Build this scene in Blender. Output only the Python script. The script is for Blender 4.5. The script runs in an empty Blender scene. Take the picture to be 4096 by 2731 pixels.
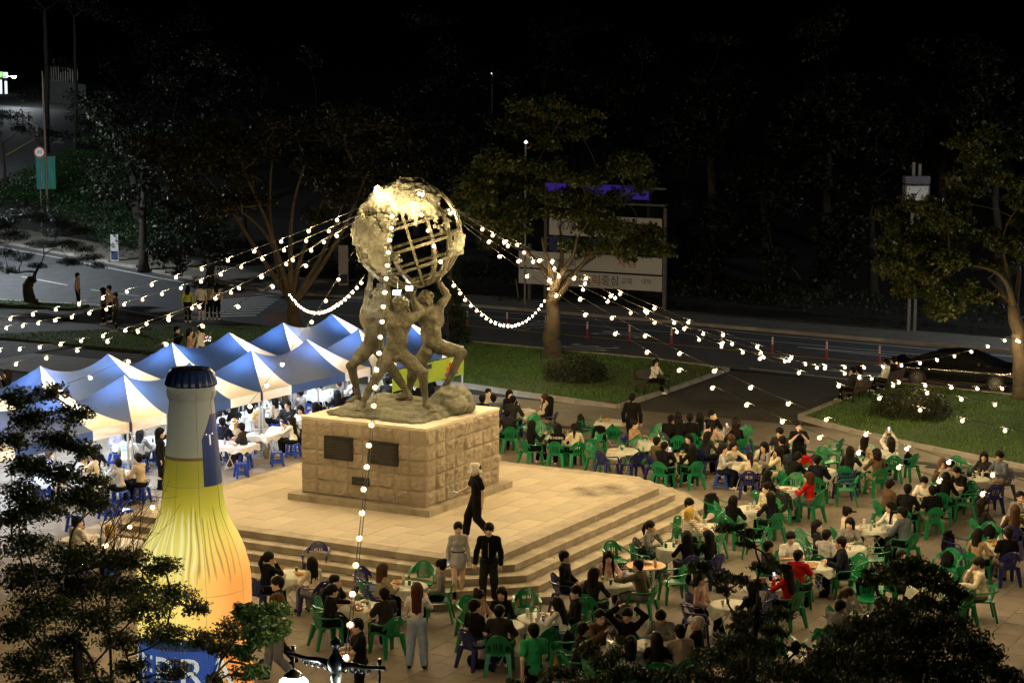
import bpy, bmesh, math, random
import numpy as np
from mathutils import Vector, Matrix
R_ = math.radians
rng = random.Random(7)
nrg = np.random.default_rng(7)
scene = bpy.context.scene
col = scene.collection

# ---------------------------------------------------------------- camera
CAMP = np.array([26.7096, -42.8380, 11.5091])
YAW, PITCH, ROLL, FPX = -0.501227, 0.132905, 0.006051, 7903.43
SW, SH = 4096.0, 2731.0
FW = np.array([math.cos(PITCH)*math.sin(YAW), math.cos(PITCH)*math.cos(YAW), -math.sin(PITCH)])
RT0 = np.array([math.cos(YAW), -math.sin(YAW), 0.0])
UP0 = np.cross(RT0, FW)
RT = math.cos(ROLL)*RT0 + math.sin(ROLL)*UP0
UPV = -math.sin(ROLL)*RT0 + math.cos(ROLL)*UP0
FH = np.array([math.sin(YAW), math.cos(YAW)])          # horizontal view direction
RH = np.array([math.cos(YAW), -math.sin(YAW)])
cam_d = bpy.data.cameras.new('camera'); cam = bpy.data.objects.new('camera', cam_d)
col.objects.link(cam)
cam_d.sensor_width = 36.0; cam_d.lens = 36.0*FPX/SW; cam_d.clip_start = 0.5; cam_d.clip_end = 3000
m = Matrix.Identity(4)
for i in range(3):
    m[i][0] = RT[i]; m[i][1] = UPV[i]; m[i][2] = -FW[i]; m[i][3] = CAMP[i]
cam.matrix_world = m
scene.camera = cam

# ---------------------------------------------------------------- world: a night sky
w = bpy.data.worlds.new('World'); scene.world = w; w.use_nodes = True
wn = w.node_tree.nodes; wl = w.node_tree.links
sky = wn.new('ShaderNodeTexSky'); sky.sky_type = 'NISHITA'; sky.sun_disc = False
sky.sun_elevation = R_(8); sky.sun_rotation = R_(200)
bg = wn['Background']; bg.inputs['Strength'].default_value = 0.0006
wl.new(sky.outputs['Color'], bg.inputs['Color'])

vs = scene.view_settings
vs.view_transform = 'Standard'; vs.look = 'None'; vs.exposure = 0.0; vs.gamma = 1.0
scene.render.engine = 'CYCLES'
cy = scene.cycles
cy.use_denoising = True; cy.use_light_tree = True
cy.max_bounces = 6; cy.diffuse_bounces = 3; cy.glossy_bounces = 2; cy.transmission_bounces = 4
cy.transparent_max_bounces = 14; cy.caustics_reflective = False; cy.caustics_refractive = False
cy.sample_clamp_indirect = 4.0

# ---------------------------------------------------------------- places
def ray(u, v): return FW + RT*((u-SW/2)/FPX) - UPV*((v-SH/2)/FPX)
SLOPE, D0 = 0.07, 105.0
def terr(x, y):
    d = (x-CAMP[0])*FH[0] + (y-CAMP[1])*FH[1]
    return max(0.0, SLOPE*(d-D0))
def G(u, v, z=0.0):
    """point where the sight line meets the level z above the terrain"""
    r = ray(u, v)
    if r[2] < -1e-6:
        t = (z-CAMP[2])/r[2]; P = CAMP+r*t
        if (P[:2]-CAMP[:2])@FH <= D0: return P
    t = (z-SLOPE*D0-CAMP[2])/(r[2]-SLOPE*(r[:2]@FH))
    return CAMP+r*t
def AT(u, v, d): return CAMP+ray(u, v)*d

# ---------------------------------------------------------------- materials
MATS = {}
def new_mat(name):
    mt = bpy.data.materials.new(name); mt.use_nodes = True
    return mt, mt.node_tree.nodes, mt.node_tree.links, mt.node_tree.nodes['Principled BSDF']
def lin(c): return (c[0], c[1], c[2], 1.0)
def mat(name, c, rough=0.6, metal=0.0, var=0.12, scale=6.0, bump=0.0, bscale=40.0, c2=None, emit=None, estr=0.0, spec=0.5, rand=0.0, sheen=0.0, trans=0.0, coat=0.0):
    """a procedural material: two noise-mixed tones, bump, optional per-object variation"""
    if name in MATS: return MATS[name]
    mt, n, l, b = new_mat(name)
    b.inputs['Roughness'].default_value = rough; b.inputs['Metallic'].default_value = metal
    b.inputs['Specular IOR Level'].default_value = spec
    if coat: b.inputs['Coat Weight'].default_value = coat
    if sheen: b.inputs['Sheen Weight'].default_value = sheen
    tc = n.new('ShaderNodeTexCoord')
    nz = n.new('ShaderNodeTexNoise'); nz.inputs['Scale'].default_value = scale; nz.inputs['Detail'].default_value = 5
    l.new(tc.outputs['Object'], nz.inputs['Vector'])
    mx = n.new('ShaderNodeMix'); mx.data_type = 'RGBA'
    a = c2 if c2 else tuple(x*(1-var) for x in c)
    bb = c if c2 else tuple(min(1, x*(1+var)) for x in c)
    mx.inputs['A'].default_value = lin(a); mx.inputs['B'].default_value = lin(bb)
    mr = n.new('ShaderNodeMapRange'); mr.inputs['From Min'].default_value = 0.3; mr.inputs['From Max'].default_value = 0.7
    l.new(nz.outputs['Fac'], mr.inputs['Value']); l.new(mr.outputs['Result'], mx.inputs['Factor'])
    out = mx.outputs['Result']
    if rand:
        oi = n.new('ShaderNodeObjectInfo'); hv = n.new('ShaderNodeHueSaturation')
        m2 = n.new('ShaderNodeMapRange'); m2.inputs['To Min'].default_value = 1-rand; m2.inputs['To Max'].default_value = 1+rand
        l.new(oi.outputs['Random'], m2.inputs['Value']); l.new(m2.outputs['Result'], hv.inputs['Value'])
        l.new(out, hv.inputs['Color']); out = hv.outputs['Color']
    l.new(out, b.inputs['Base Color'])
    if bump:
        n2 = n.new('ShaderNodeTexNoise'); n2.inputs['Scale'].default_value = bscale; n2.inputs['Detail'].default_value = 6
        l.new(tc.outputs['Object'], n2.inputs['Vector'])
        bp = n.new('ShaderNodeBump'); bp.inputs['Strength'].default_value = bump; bp.inputs['Distance'].default_value = 0.02
        l.new(n2.outputs['Fac'], bp.inputs['Height']); l.new(bp.outputs['Normal'], b.inputs['Normal'])
    if emit:
        b.inputs['Emission Color'].default_value = lin(emit); b.inputs['Emission Strength'].default_value = estr
    if trans:
        tr = n.new('ShaderNodeBsdfTranslucent'); l.new(out, tr.inputs['Color'])
        ms = n.new('ShaderNodeMixShader'); ms.inputs['Fac'].default_value = trans
        l.new(b.outputs['BSDF'], ms.inputs[1]); l.new(tr.outputs['BSDF'], ms.inputs[2])
        l.new(ms.outputs['Shader'], n['Material Output'].inputs['Surface'])
    MATS[name] = mt; return mt
def attr_mat(name, rough=0.6, attr='tint', bump=0.0, bscale=30.0, metal=0.0, trans=0.0, nvar=0.0, nscale=3.0):
    """material whose base colour is stored on the mesh piece by piece"""
    if name in MATS: return MATS[name]
    mt, n, l, b = new_mat(name)
    b.inputs['Roughness'].default_value = rough; b.inputs['Metallic'].default_value = metal
    a = n.new('ShaderNodeAttribute'); a.attribute_name = attr; out = a.outputs['Color']
    tc = n.new('ShaderNodeTexCoord')
    if nvar:
        nz = n.new('ShaderNodeTexNoise'); nz.inputs['Scale'].default_value = nscale; nz.inputs['Detail'].default_value = 6
        l.new(tc.outputs['Object'], nz.inputs['Vector'])
        mr = n.new('ShaderNodeMapRange'); mr.inputs['From Min'].default_value = .3; mr.inputs['From Max'].default_value = .7
        mr.inputs['To Min'].default_value = 1-nvar; mr.inputs['To Max'].default_value = 1+nvar
        l.new(nz.outputs['Fac'], mr.inputs['Value'])
        hv = n.new('ShaderNodeHueSaturation'); l.new(mr.outputs['Result'], hv.inputs['Value']); l.new(out, hv.inputs['Color']); out = hv.outputs['Color']
    l.new(out, b.inputs['Base Color'])
    if bump:
        n2 = n.new('ShaderNodeTexNoise'); n2.inputs['Scale'].default_value = bscale; n2.inputs['Detail'].default_value = 6
        l.new(tc.outputs['Object'], n2.inputs['Vector'])
        bp = n.new('ShaderNodeBump'); bp.inputs['Strength'].default_value = bump; bp.inputs['Distance'].default_value = 0.02
        l.new(n2.outputs['Fac'], bp.inputs['Height']); l.new(bp.outputs['Normal'], b.inputs['Normal'])
    if trans:
        tr = n.new('ShaderNodeBsdfTranslucent'); l.new(out, tr.inputs['Color'])
        ms = n.new('ShaderNodeMixShader'); ms.inputs['Fac'].default_value = trans
        l.new(b.outputs['BSDF'], ms.inputs[1]); l.new(tr.outputs['BSDF'], ms.inputs[2])
        l.new(ms.outputs['Shader'], n['Material Output'].inputs['Surface'])
    MATS[name] = mt; return mt
def emis(name, c, s):
    if name in MATS: return MATS[name]
    mt = bpy.data.materials.new(name); mt.use_nodes = True
    n = mt.node_tree.nodes; l = mt.node_tree.links; n.remove(n['Principled BSDF'])
    e = n.new('ShaderNodeEmission'); e.inputs['Color'].default_value = lin(c); e.inputs['Strength'].default_value = s
    l.new(e.outputs['Emission'], n['Material Output'].inputs['Surface'])
    MATS[name] = mt; return mt

# ---------------------------------------------------------------- objects
def tag(o, label=None, cat=None, group=None, kind=None):
    if label: o['label'] = label
    if cat: o['category'] = cat
    if group: o['group'] = group
    if kind: o['kind'] = kind
    return o
def link(name, data, parent=None, loc=None, rot=None, sc=None):
    o = bpy.data.objects.new(name, data); col.objects.link(o)
    if parent is not None: o.parent = parent
    if loc is not None: o.location = loc
    if rot is not None: o.rotation_euler = rot
    if sc is not None: o.scale = sc
    return o
def empty(name, loc=(0, 0, 0), rz=0.0, label=None, cat=None, group=None):
    o = link(name, None, None, loc, (0, 0, rz)); o.empty_display_size = 0.1
    return tag(o, label, cat, group)
class MB:
    """collects shapes and links them as one mesh"""
    def __init__(s): s.v = []; s.f = []; s.c = []; s.cc = None
    def poly(s, pts, faces):
        k = len(s.v); s.v += [tuple(map(float, p)) for p in pts]
        for f in faces:
            s.f.append(tuple(i+k for i in f))
            if s.cc is not None: s.c.append(s.cc)
        return s
    def hexa(s, b, t):        # bottom ring and top ring of equal length
        n = len(b)
        return s.poly(list(b)+list(t), [tuple(range(n-1, -1, -1)), tuple(range(n, 2*n))]+[(i, (i+1) % n, n+(i+1) % n, n+i) for i in range(n)])
    def box(s, x0, x1, y0, y1, z0, z1):
        return s.hexa([(x0, y0, z0), (x1, y0, z0), (x1, y1, z0), (x0, y1, z0)], [(x0, y0, z1), (x1, y0, z1), (x1, y1, z1), (x0, y1, z1)])
    def prism(s, pts, z0, z1):
        return s.hexa([(p[0], p[1], z0) for p in pts], [(p[0], p[1], z1) for p in pts])
    def bar(s, a, b, w, h=None, up=(0, 0, 1)):
        a = Vector(a); b = Vector(b); d = (b-a).normalized(); up = Vector(up)
        if abs(d.dot(up)) > .98: up = Vector((1, 0, 0))
        x = d.cross(up).normalized(); z = x.cross(d); h = h or w; x *= w/2; z *= h/2
        return s.hexa([a-x-z, a+x-z, a+x+z, a-x+z], [b-x-z, b+x-z, b+x+z, b-x+z])
    def tube(s, pts, r, n=6, cap=True):
        pts = [Vector(p) for p in pts]; rr = r if hasattr(r, '__len__') else [r]*len(pts)
        k = len(s.v); f0 = len(s.f); px = None
        for i, p in enumerate(pts):
            d = (pts[min(i+1, len(pts)-1)]-pts[max(i-1, 0)])
            d = d.normalized() if d.length > 1e-9 else Vector((0, 0, 1))
            if px is None:
                u = Vector((0, 0, 1)) if abs(d.z) < .9 else Vector((1, 0, 0)); px = d.cross(u).normalized()
            px = (px-d*px.dot(d)).normalized(); py = d.cross(px)
            for j in range(n):
                a = 2*math.pi*j/n
                s.v.append(tuple(p+(px*math.cos(a)+py*math.sin(a))*rr[i]))
        for i in range(len(pts)-1):
            for j in range(n):
                s.f.append((k+i*n+j, k+i*n+(j+1) % n, k+(i+1)*n+(j+1) % n, k+(i+1)*n+j))
        if cap:
            s.f.append(tuple(range(k+n-1, k-1, -1))); e = k+(len(pts)-1)*n; s.f.append(tuple(range(e, e+n)))
        if s.cc is not None: s.c += [s.cc]*(len(s.f)-f0)
        return s
    def lathe(s, prof, n=16, c=(0, 0, 0), cap=True, sy=1.0):
        k = len(s.v); f0 = len(s.f)
        for r, z in prof:
            for j in range(n):
                a = 2*math.pi*j/n; s.v.append((c[0]+r*math.cos(a), c[1]+r*math.sin(a)*sy, c[2]+z))
        m = len(prof)
        for i in range(m-1):
            for j in range(n): s.f.append((k+i*n+j, k+i*n+(j+1) % n, k+(i+1)*n+(j+1) % n, k+(i+1)*n+j))
        if cap:
            s.f.append(tuple(range(k+n-1, k-1, -1))); e = k+(m-1)*n; s.f.append(tuple(range(e, e+n)))
        if s.cc is not None: s.c += [s.cc]*(len(s.f)-f0)
        return s
    def sheet(s, grid, th=0.0):   # rows of points; th = thickness along -z handled by caller
        k = len(s.v); n = len(grid[0]); f0 = len(s.f)
        for row in grid: s.v += [tuple(map(float, p)) for p in row]
        for i in range(len(grid)-1):
            for j in range(n-1): s.f.append((k+i*n+j, k+i*n+j+1, k+(i+1)*n+j+1, k+(i+1)*n+j))
        if s.cc is not None: s.c += [s.cc]*(len(s.f)-f0)
        return s
    def mesh(s, name, smooth=False, mtl=None):
        me = bpy.data.meshes.new(name); me.from_pydata(s.v, [], s.f)
        if s.c:
            at = me.attributes.new('tint', 'FLOAT_COLOR', 'FACE')
            at.data.foreach_set('color', np.array([(*c, 1.0) for c in s.c], dtype=np.float32).ravel())
        if smooth: me.polygons.foreach_set('use_smooth', [True]*len(me.polygons))
        if mtl: me.materials.append(mtl)
        me.update(); return me
    def build(s, name, mtl, parent=None, smooth=False, **k):
        return link(name, s.mesh(name, smooth, mtl), parent, **k)
def np_mesh(name, V, F, smooth=True, mtl=None, tint=None):
    """V (n,3) float, F (m,3|4) int -> mesh, quickly"""
    me = bpy.data.meshes.new(name); V = np.ascontiguousarray(V, np.float32); F = np.ascontiguousarray(F, np.int32)
    k = F.shape[1]
    me.vertices.add(len(V)); me.vertices.foreach_set('co', V.ravel())
    me.loops.add(F.size); me.loops.foreach_set('vertex_index', F.ravel())
    me.polygons.add(len(F)); me.polygons.foreach_set('loop_start', np.arange(0, F.size, k, dtype=np.int32))
    me.polygons.foreach_set('loop_total', np.full(len(F), k, np.int32))
    if smooth: me.polygons.foreach_set('use_smooth', np.ones(len(F), bool))
    if tint is not None:
        at = me.attributes.new('tint', 'FLOAT_COLOR', 'POINT' if len(tint) == len(V) else 'FACE')
        at.data.foreach_set('color', np.concatenate([tint, np.ones((len(tint), 1))], 1).astype(np.float32).ravel())
    if mtl: me.materials.append(mtl)
    me.update(calc_edges=True); me.validate(); return me
def set_mat(o, mtl, i=0):
    o.material_slots[i].link = 'OBJECT'; o.material_slots[i].material = mtl
def copy_tree(o, parent=None):
    c = o.copy(); col.objects.link(c); c.parent = parent
    for ch in o.children: copy_tree(ch, c)
    return c
def auto_smooth(me, ang=40):
    me.polygons.foreach_set('use_smooth', [True]*len(me.polygons))
    me.set_sharp_from_angle(angle=R_(ang))
def text_mesh(name, s, size, mtl, depth=0.002, align='CENTER'):
    cu = bpy.data.curves.new(name, 'FONT'); cu.body = s; cu.size = size; cu.extrude = depth
    cu.align_x = align; cu.align_y = 'CENTER'; cu.resolution_u = 3
    o = bpy.data.objects.new(name, cu); col.objects.link(o)
    dg = bpy.context.evaluated_depsgraph_get(); me = bpy.data.meshes.new_from_object(o.evaluated_get(dg))
    bpy.data.objects.remove(o); bpy.data.curves.remove(cu)
    me.name = name; me.materials.clear(); me.materials.append(mtl); return me
def vnoise(P, seed=0, freq=1.0):
    """cheap smooth noise from summed sines, -1..1"""
    r = np.random.default_rng(seed); o = np.zeros(len(P))
    for k in range(7):
        d = r.normal(size=3); d /= np.linalg.norm(d); f = freq*(1+0.55*k); o += np.sin(P@d*f+r.uniform(0, 6.28))/(1+0.45*k)
    return o/3.2
# ================================================================= SETTING
ASPH = mat('asphalt', (.075, .076, .08), .8, bump=.3, bscale=60, var=.2, scale=1.5)
EARTH = mat('earth', (.012, .013, .008), .95, bump=.4, bscale=5, var=.4, scale=.4)
PATHM = mat('path_asphalt', (.05, .046, .04), .85, bump=.3, bscale=60, var=.2, scale=.8)
BANDM = mat('paver_band', (.16, .145, .12), .8, bump=.3, bscale=25, var=.2, scale=1.2)
STONE = mat('granite', (.53, .47, .36), .72, bump=.25, bscale=45, c2=(.42, .36, .26), scale=.9, rand=.1)
STEPM = mat('step_granite', (.47, .41, .31), .75, bump=.25, bscale=40, c2=(.25, .21, .155), scale=2.2, rand=.06)
SLABM = mat('plaza_slab', (.20, .168, .13), .8, bump=.22, bscale=38, var=.16, scale=1.7, rand=.09)
ROCKF = mat('rockface_granite', (.40, .34, .25), .8, bump=.5, bscale=14, c2=(.24, .20, .15), scale=3.5, rand=.1)
KERBM = mat('kerb_granite', (.3, .28, .25), .8, bump=.25, bscale=30, var=.2, scale=2, rand=.1)
PAINT = mat('road_paint', (.55, .55, .53), .7, var=.25, scale=8)
YPAINT = mat('yellow_paint', (.55, .36, .03), .7, var=.2, scale=8)
REDPAVE = mat('red_pavement', (.16, .07, .05), .85, var=.2, scale=3)
GRASSM = attr_mat('grass_blades', .7, trans=.25)
LAWNM = mat('lawn_soil', (.035, .06, .018), .95, var=.4, scale=1.2, bump=.5, bscale=30)
JOINT = mat('joint_mortar', (.10, .08, .055), .95, var=.2, scale=4)
DIRTM = mat('walk_dirt', (.09, .075, .055), .95, var=.25, scale=1.2)

def struct(o): o['kind'] = 'structure'; return o
# ground sheet: level to D0, then a wooded slope
mb = MB()
ds = [-80, -40, 0, 30, 60, 80, 95, D0]+[D0+15*k for k in range(1, 12)]+[300, 360, 450, 600, 900]
ls = [-600, -350, -220, -150, -100, -60, -30, 0, 30, 60, 100, 150, 220, 350, 600]
mb.sheet([[(CAMP[0]+FH[0]*d+RH[0]*s, CAMP[1]+FH[1]*d+RH[1]*s, max(0, SLOPE*(d-D0))-.05) for s in ls] for d in ds])
struct(mb.build('ground', EARTH))

def clip_poly(poly, a, b, c):          # keep a*x+b*y<=c
    out = []
    for i in range(len(poly)):
        p, q = poly[i], poly[(i+1) % len(poly)]
        dp, dq = a*p[0]+b*p[1]-c, a*q[0]+b*q[1]-c
        if dp <= 0: out.append(p)
        if (dp < 0) != (dq < 0) and abs(dp-dq) > 1e-12:
            t = dp/(dp-dq); out.append((p[0]+(q[0]-p[0])*t, p[1]+(q[1]-p[1])*t))
    return out
def offset_poly(P, d):                 # convex, counter-clockwise
    n = len(P); L = []
    for i in range(n):
        p, q = P[i], P[(i+1) % n]; ex, ey = q[0]-p[0], q[1]-p[1]; l = math.hypot(ex, ey)
        nx, ny = ey/l, -ex/l; L.append((nx, ny, nx*p[0]+ny*p[1]+d))
    out = []
    for i in range(n):
        a, b = L[i-1], L[i]; det = a[0]*b[1]-a[1]*b[0]
        out.append(((a[2]*b[1]-a[1]*b[2])/det, (a[0]*b[2]-a[2]*b[0])/det))
    return out
def half_planes(P):
    n = len(P); L = []
    for i in range(n):
        p, q = P[i], P[(i+1) % n]; ex, ey = q[0]-p[0], q[1]-p[1]; l = math.hypot(ex, ey)
        L.append((ey/l, -ex/l, (ey*p[0]-ex*p[1])/l))
    return L

# ---- the octagonal platform
PB, PBB, PBL, PC, PCR, PCL, PCK = 5.51, 5.066, 4.613, 1.023, 1.083, .32, .9
OCT = [(-PBL+PCL, -PB), (PB-PC, -PB), (PB, -PB+PC), (PB, PBB-PCR), (PB-PCR, PBB), (-PBL+PCK, PBB), (-PBL, PBB-PCK), (-PBL, -PB+PCL)]
RISE, TREAD, ZP = .156, .3907, .78
plat = empty('platform', (0, 0, 0)); struct(plat)
for k in range(5):
    P = offset_poly(OCT, k*TREAD-.05); MB().prism(P, -.04, ZP-k*RISE-(.012 if k else .0285)).build('core', STEPM if k else JOINT, plat)
gap = .005
for k in range(5):
    Po = offset_poly(OCT, k*TREAD); Pi = offset_poly(OCT, (k-1)*TREAD+.004 if k else -.42); z1 = ZP-k*RISE; z0 = z1-RISE+(.002 if k else 0)
    for i in range(8):
        a, b = Po[i], Po[(i+1) % 8]; ai, bi = Pi[i], Pi[(i+1) % 8]
        L = math.dist(a, b); n = max(1, round(L/1.25)) if i in (0, 1, 2, 3, 7) else max(1, round(L/3.5)); o = (k*.37) % 1*.35 if n > 1 else 0
        cuts = [0]+[min(.999, (j+o)/n) for j in range(1, n)]+[1]
        for s0, s1 in zip(cuts[:-1], cuts[1:]):
            e = gap/L; u0, u1 = s0+(e if s0 > 0 else 0), s1-(e if s1 < 1 else 0)
            lp = lambda p, q, t: (p[0]+(q[0]-p[0])*t, p[1]+(q[1]-p[1])*t)
            dz = rng.uniform(-.002, .002)
            ring = [lp(a, b, u0), lp(a, b, u1), lp(ai, bi, u1), lp(ai, bi, u0)]
            m_ = MB(); cx = sum(p[0] for p in ring)/4; cy_ = sum(p[1] for p in ring)/4
            rl = [(p[0]-cx, p[1]-cy_) for p in ring]
            # the nosing overhangs the riser by a lip
            lip = .012; nx, ny = half_planes(Po)[i][:2]
            m_.prism([(rl[0][0]-nx*lip, rl[0][1]-ny*lip), (rl[1][0]-nx*lip, rl[1][1]-ny*lip), rl[2], rl[3]], z0, z1-.045)
            m_.prism(rl, z1-.045, z1+dz)
            m_.build('step_stone', STEPM, plat, loc=(cx, cy_, 0))
HP = [(a, b, c-.424) for a, b, c in half_planes(OCT)]
mcount = 0
x = -6.0; row = 0
while x < 6:
    y = -6.0+(row % 2)*.55
    while y < 6.2:
        Q = [(x+.005, y+.005), (x+.595, y+.005), (x+.595, y+1.095), (x+.005, y+1.095)]
        for a, b, c in HP:
            Q = clip_poly(Q, a, b, c)
            if len(Q) < 3: break
        if len(Q) >= 3:
            cx = sum(p[0] for p in Q)/len(Q); cy_ = sum(p[1] for p in Q)/len(Q)
            if not (abs(cx) < 1.5 and abs(cy_) < 1.5):
                MB().prism([(p[0]-cx, p[1]-cy_) for p in Q], ZP-.03, ZP+rng.uniform(-.0015, .0015)).build('paving_slab', STONE, plat, loc=(cx, cy_, 0))
        y += 1.1
    x += .6; row += 1

STAIN, n_, l_, b_ = new_mat('old_stain'); b_.inputs['Base Color'].default_value = (.10, .08, .05, 1); b_.inputs['Roughness'].default_value = .9
t_ = n_.new('ShaderNodeTexCoord'); g_ = n_.new('ShaderNodeTexGradient'); g_.gradient_type = 'SPHERICAL'; z_ = n_.new('ShaderNodeTexNoise'); z_.inputs['Scale'].default_value = 5; v_ = n_.new('ShaderNodeMath'); v_.operation = 'MULTIPLY'; x_ = n_.new('ShaderNodeMixShader'); tp_ = n_.new('ShaderNodeBsdfTransparent')
l_.new(t_.outputs['Object'], g_.inputs[0]); l_.new(t_.outputs['Object'], z_.inputs['Vector']); l_.new(g_.outputs['Fac'], v_.inputs[0]); l_.new(z_.outputs['Fac'], v_.inputs[1]); l_.new(v_.outputs[0], x_.inputs[0]); l_.new(tp_.outputs[0], x_.inputs[1]); l_.new(b_.outputs[0], x_.inputs[2]); l_.new(x_.outputs[0], n_['Material Output'].inputs['Surface'])
for u, v, s in ((2330, 1957, .42), (2365, 1975, .5), (2440, 1949, .55), (2468, 1968, .48)):
    P = G(u, v, ZP); MB().poly([(-1, -1, 0), (1, -1, 0), (1, 1, 0), (-1, 1, 0)], [(0, 1, 2, 3)]).build('stain', STAIN, plat, loc=(P[0], P[1], ZP+.004), sc=(s, s*1.1, 1))
# ---- plaza paving: slabs set on the level
plaza = MB().prism([(-17, -34), (26, -34), (26, 15.0), (-17, 15.0)], -.045, -.03).build('plaza', EARTH); struct(plaza)
PSX, PSY = .6, .9
slabs = []
HO = half_planes(offset_poly(OCT, 4*TREAD-.3))
x = -16.8; row = 0
while x < 25:
    y = -33.6+(row % 2)*.45
    while y < 14.0:
        cx, cy_ = x+PSX/2, y+PSY/2
        if not all(a*cx+b*cy_ <= c-.5 for a, b, c in HO):
            d = np.array([cx, cy_, 0])-CAMP; z = d@FW
            u = SW/2+FPX*(d@RT)/z; v = SH/2-FPX*(d@UPV)/z
            if z > 5 and -250 < u < SW+250 and 1500 < v < SH+250: slabs.append((z, cx, cy_, -100 < u < SW+60 and v < SH+40 and cx > -6))
        y += PSY
    x += PSX; row += 1
slabs.sort()
vis = [s for s in slabs if s[3]][:300]; visset = set((s[1], s[2]) for s in vis)
sm = MB().box(-PSX/2+.004, PSX/2-.004, -PSY/2+.004, PSY/2-.004, -.029, 0).mesh('slab', mtl=SLABM)
for z, x, y_, _ in vis: link('slab', sm, plaza, (x, y_, rng.uniform(-.002, .002)))
m_ = MB(); SL2 = attr_mat('plaza_slab_far', .8, bump=.22, bscale=38, nvar=.14, nscale=1.7)
for z, x, y_, _ in slabs:
    if (x, y_) in visset: continue
    t = 1+rng.uniform(-.09, .09); m_.cc = (.20*t, .168*t, .13*t); zz = rng.uniform(-.002, .002)
    m_.box(x-PSX/2+.004, x+PSX/2-.004, y_-PSY/2+.004, y_+PSY/2-.004, -.029, zz)
o = m_.build('slab_field', SL2, plaza); o['kind'] = 'stuff'

# ---- path, road, walks
struct(MB().prism([(-30, 15.03), (26, 15.03), (26, 19.1), (-30, 19.1)], -.045, -.003).build('paver_path', BANDM))
struct(MB().prism([(-3.0, 19.14), (3.2, 19.14), (3.7, 29.4), (-3.1, 29.4)], -.045, -.006).build('entrance_path', PATHM))
struct(MB().prism([(-60, 15.0), (-30.03, 15.0), (-30.03, 27.5), (-60, 30)], -.045, -.006).build('side_path', PATHM))
near = [(-62, 33.2), (-44.6, 32.8), (-39.4, 33.6), (-33, 31.0), (-27, 31.0), (-16.5, 31.2), (-6.6, 30.6), (0, 29.5), (8.8, 28.8), (30, 28.0), (90, 26)]
far = [(-62, 49.4), (-56.7, 48.0), (-52.1, 47.0), (-48.8, 46.1), (-43.5, 44.7), (-36.1, 43.2), (-30.3, 43.0), (-24.5, 43.3), (-10.9, 42.2), (-.5, 41.0), (5.9, 40.3), (30, 38.6), (90, 35)]
def ribbon(name, A, B, z, mtl, n=60, lift=terr, parent=None):
    def samp(L, t):
        ss = [0]
        for p, q in zip(L[:-1], L[1:]): ss.append(ss[-1]+math.dist(p, q))
        s = t*ss[-1]
        for i in range(len(L)-1):
            if s <= ss[i+1]+1e-9:
                k = (s-ss[i])/max(1e-9, ss[i+1]-ss[i]); return (L[i][0]+(L[i+1][0]-L[i][0])*k, L[i][1]+(L[i+1][1]-L[i][1])*k)
        return L[-1]
    g = []
    for i in range(n+1):
        a, b = samp(A, i/n), samp(B, i/n); g.append([(a[0]+(b[0]-a[0])*j/4, a[1]+(b[1]-a[1])*j/4, 0) for j in range(5)])
    g = [[(p[0], p[1], (lift(p[0], p[1]) if lift else 0)+z) for p in r] for r in g]
    return MB().sheet(g).build(name, mtl, parent)
struct(ribbon('road', near, far, -.004, ASPH))
far2 = [(p[0], p[1]+4.0) for p in far]
struct(ribbon('pavement', [(p[0], p[1]+.17) for p in far], far2, .1, BANDM))
def line(name, pts, wd, mtl, z=.003, dash=None):
    m_ = MB(); P = []
    for p, q in zip(pts[:-1], pts[1:]):
        L = math.dist(p, q); n = max(1, int(L/2))
        P += [(p[0]+(q[0]-p[0])*i/n, p[1]+(q[1]-p[1])*i/n) for i in range(n)]
    P.append(pts[-1])
    for i, (p, q) in enumerate(zip(P[:-1], P[1:])):
        if dash and i % 3 == 2: continue
        ex, ey = q[0]-p[0], q[1]-p[1]; l = math.hypot(ex, ey); nx, ny = -ey/l*wd/2, ex/l*wd/2
        m_.poly([(a, b, terr(a, b)+z) for a, b in ((p[0]-nx, p[1]-ny), (q[0]-nx, q[1]-ny), (q[0]+nx, q[1]+ny), (p[0]+nx, p[1]+ny))], [(0, 1, 2, 3)])
    return struct(m_.build(name, mtl))
yc = [(-27, 36.9), (-19.3, 36.5), (-8.2, 35.4), (2.6, 34.4), (30, 32.3)]
line('centre_line', yc, .17, YPAINT)
line('edge_line', [(p[0], p[1]-.9) for p in far], .16, PAINT)
line('lane_line', [(-24, 40.4), (-10, 39.2), (6, 37.6), (30, 35.6)], .14, PAINT)
line('edge_line', [(-2.6, 30.5), (3.0, 29.55), (12, 29.3)], .16, PAINT)
line('edge_line', [(p[0], p[1]+.5) for p in near[:4]], .15, PAINT)
line('lane_line', [(-62, 41.5), (-50, 40.2), (-44, 39.0), (-38, 37.8)], .14, PAINT, dash=True)
# long give-way triangles and hatch strokes
line('give_way_marking', [(.2, 31.6), (6.0, 31.9)], .17, PAINT, z=.006); line('give_way_marking', [(.2, 31.6), (5.4, 30.6), (7.6, 31.0)], .17, PAINT, z=.008)
line('give_way_marking', [(-3.2, 37.5), (2.6, 36.4)], .17, PAINT, z=.006); line('give_way_marking', [(-3.2, 37.5), (2.6, 37.3)], .17, PAINT, z=.008)
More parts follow.
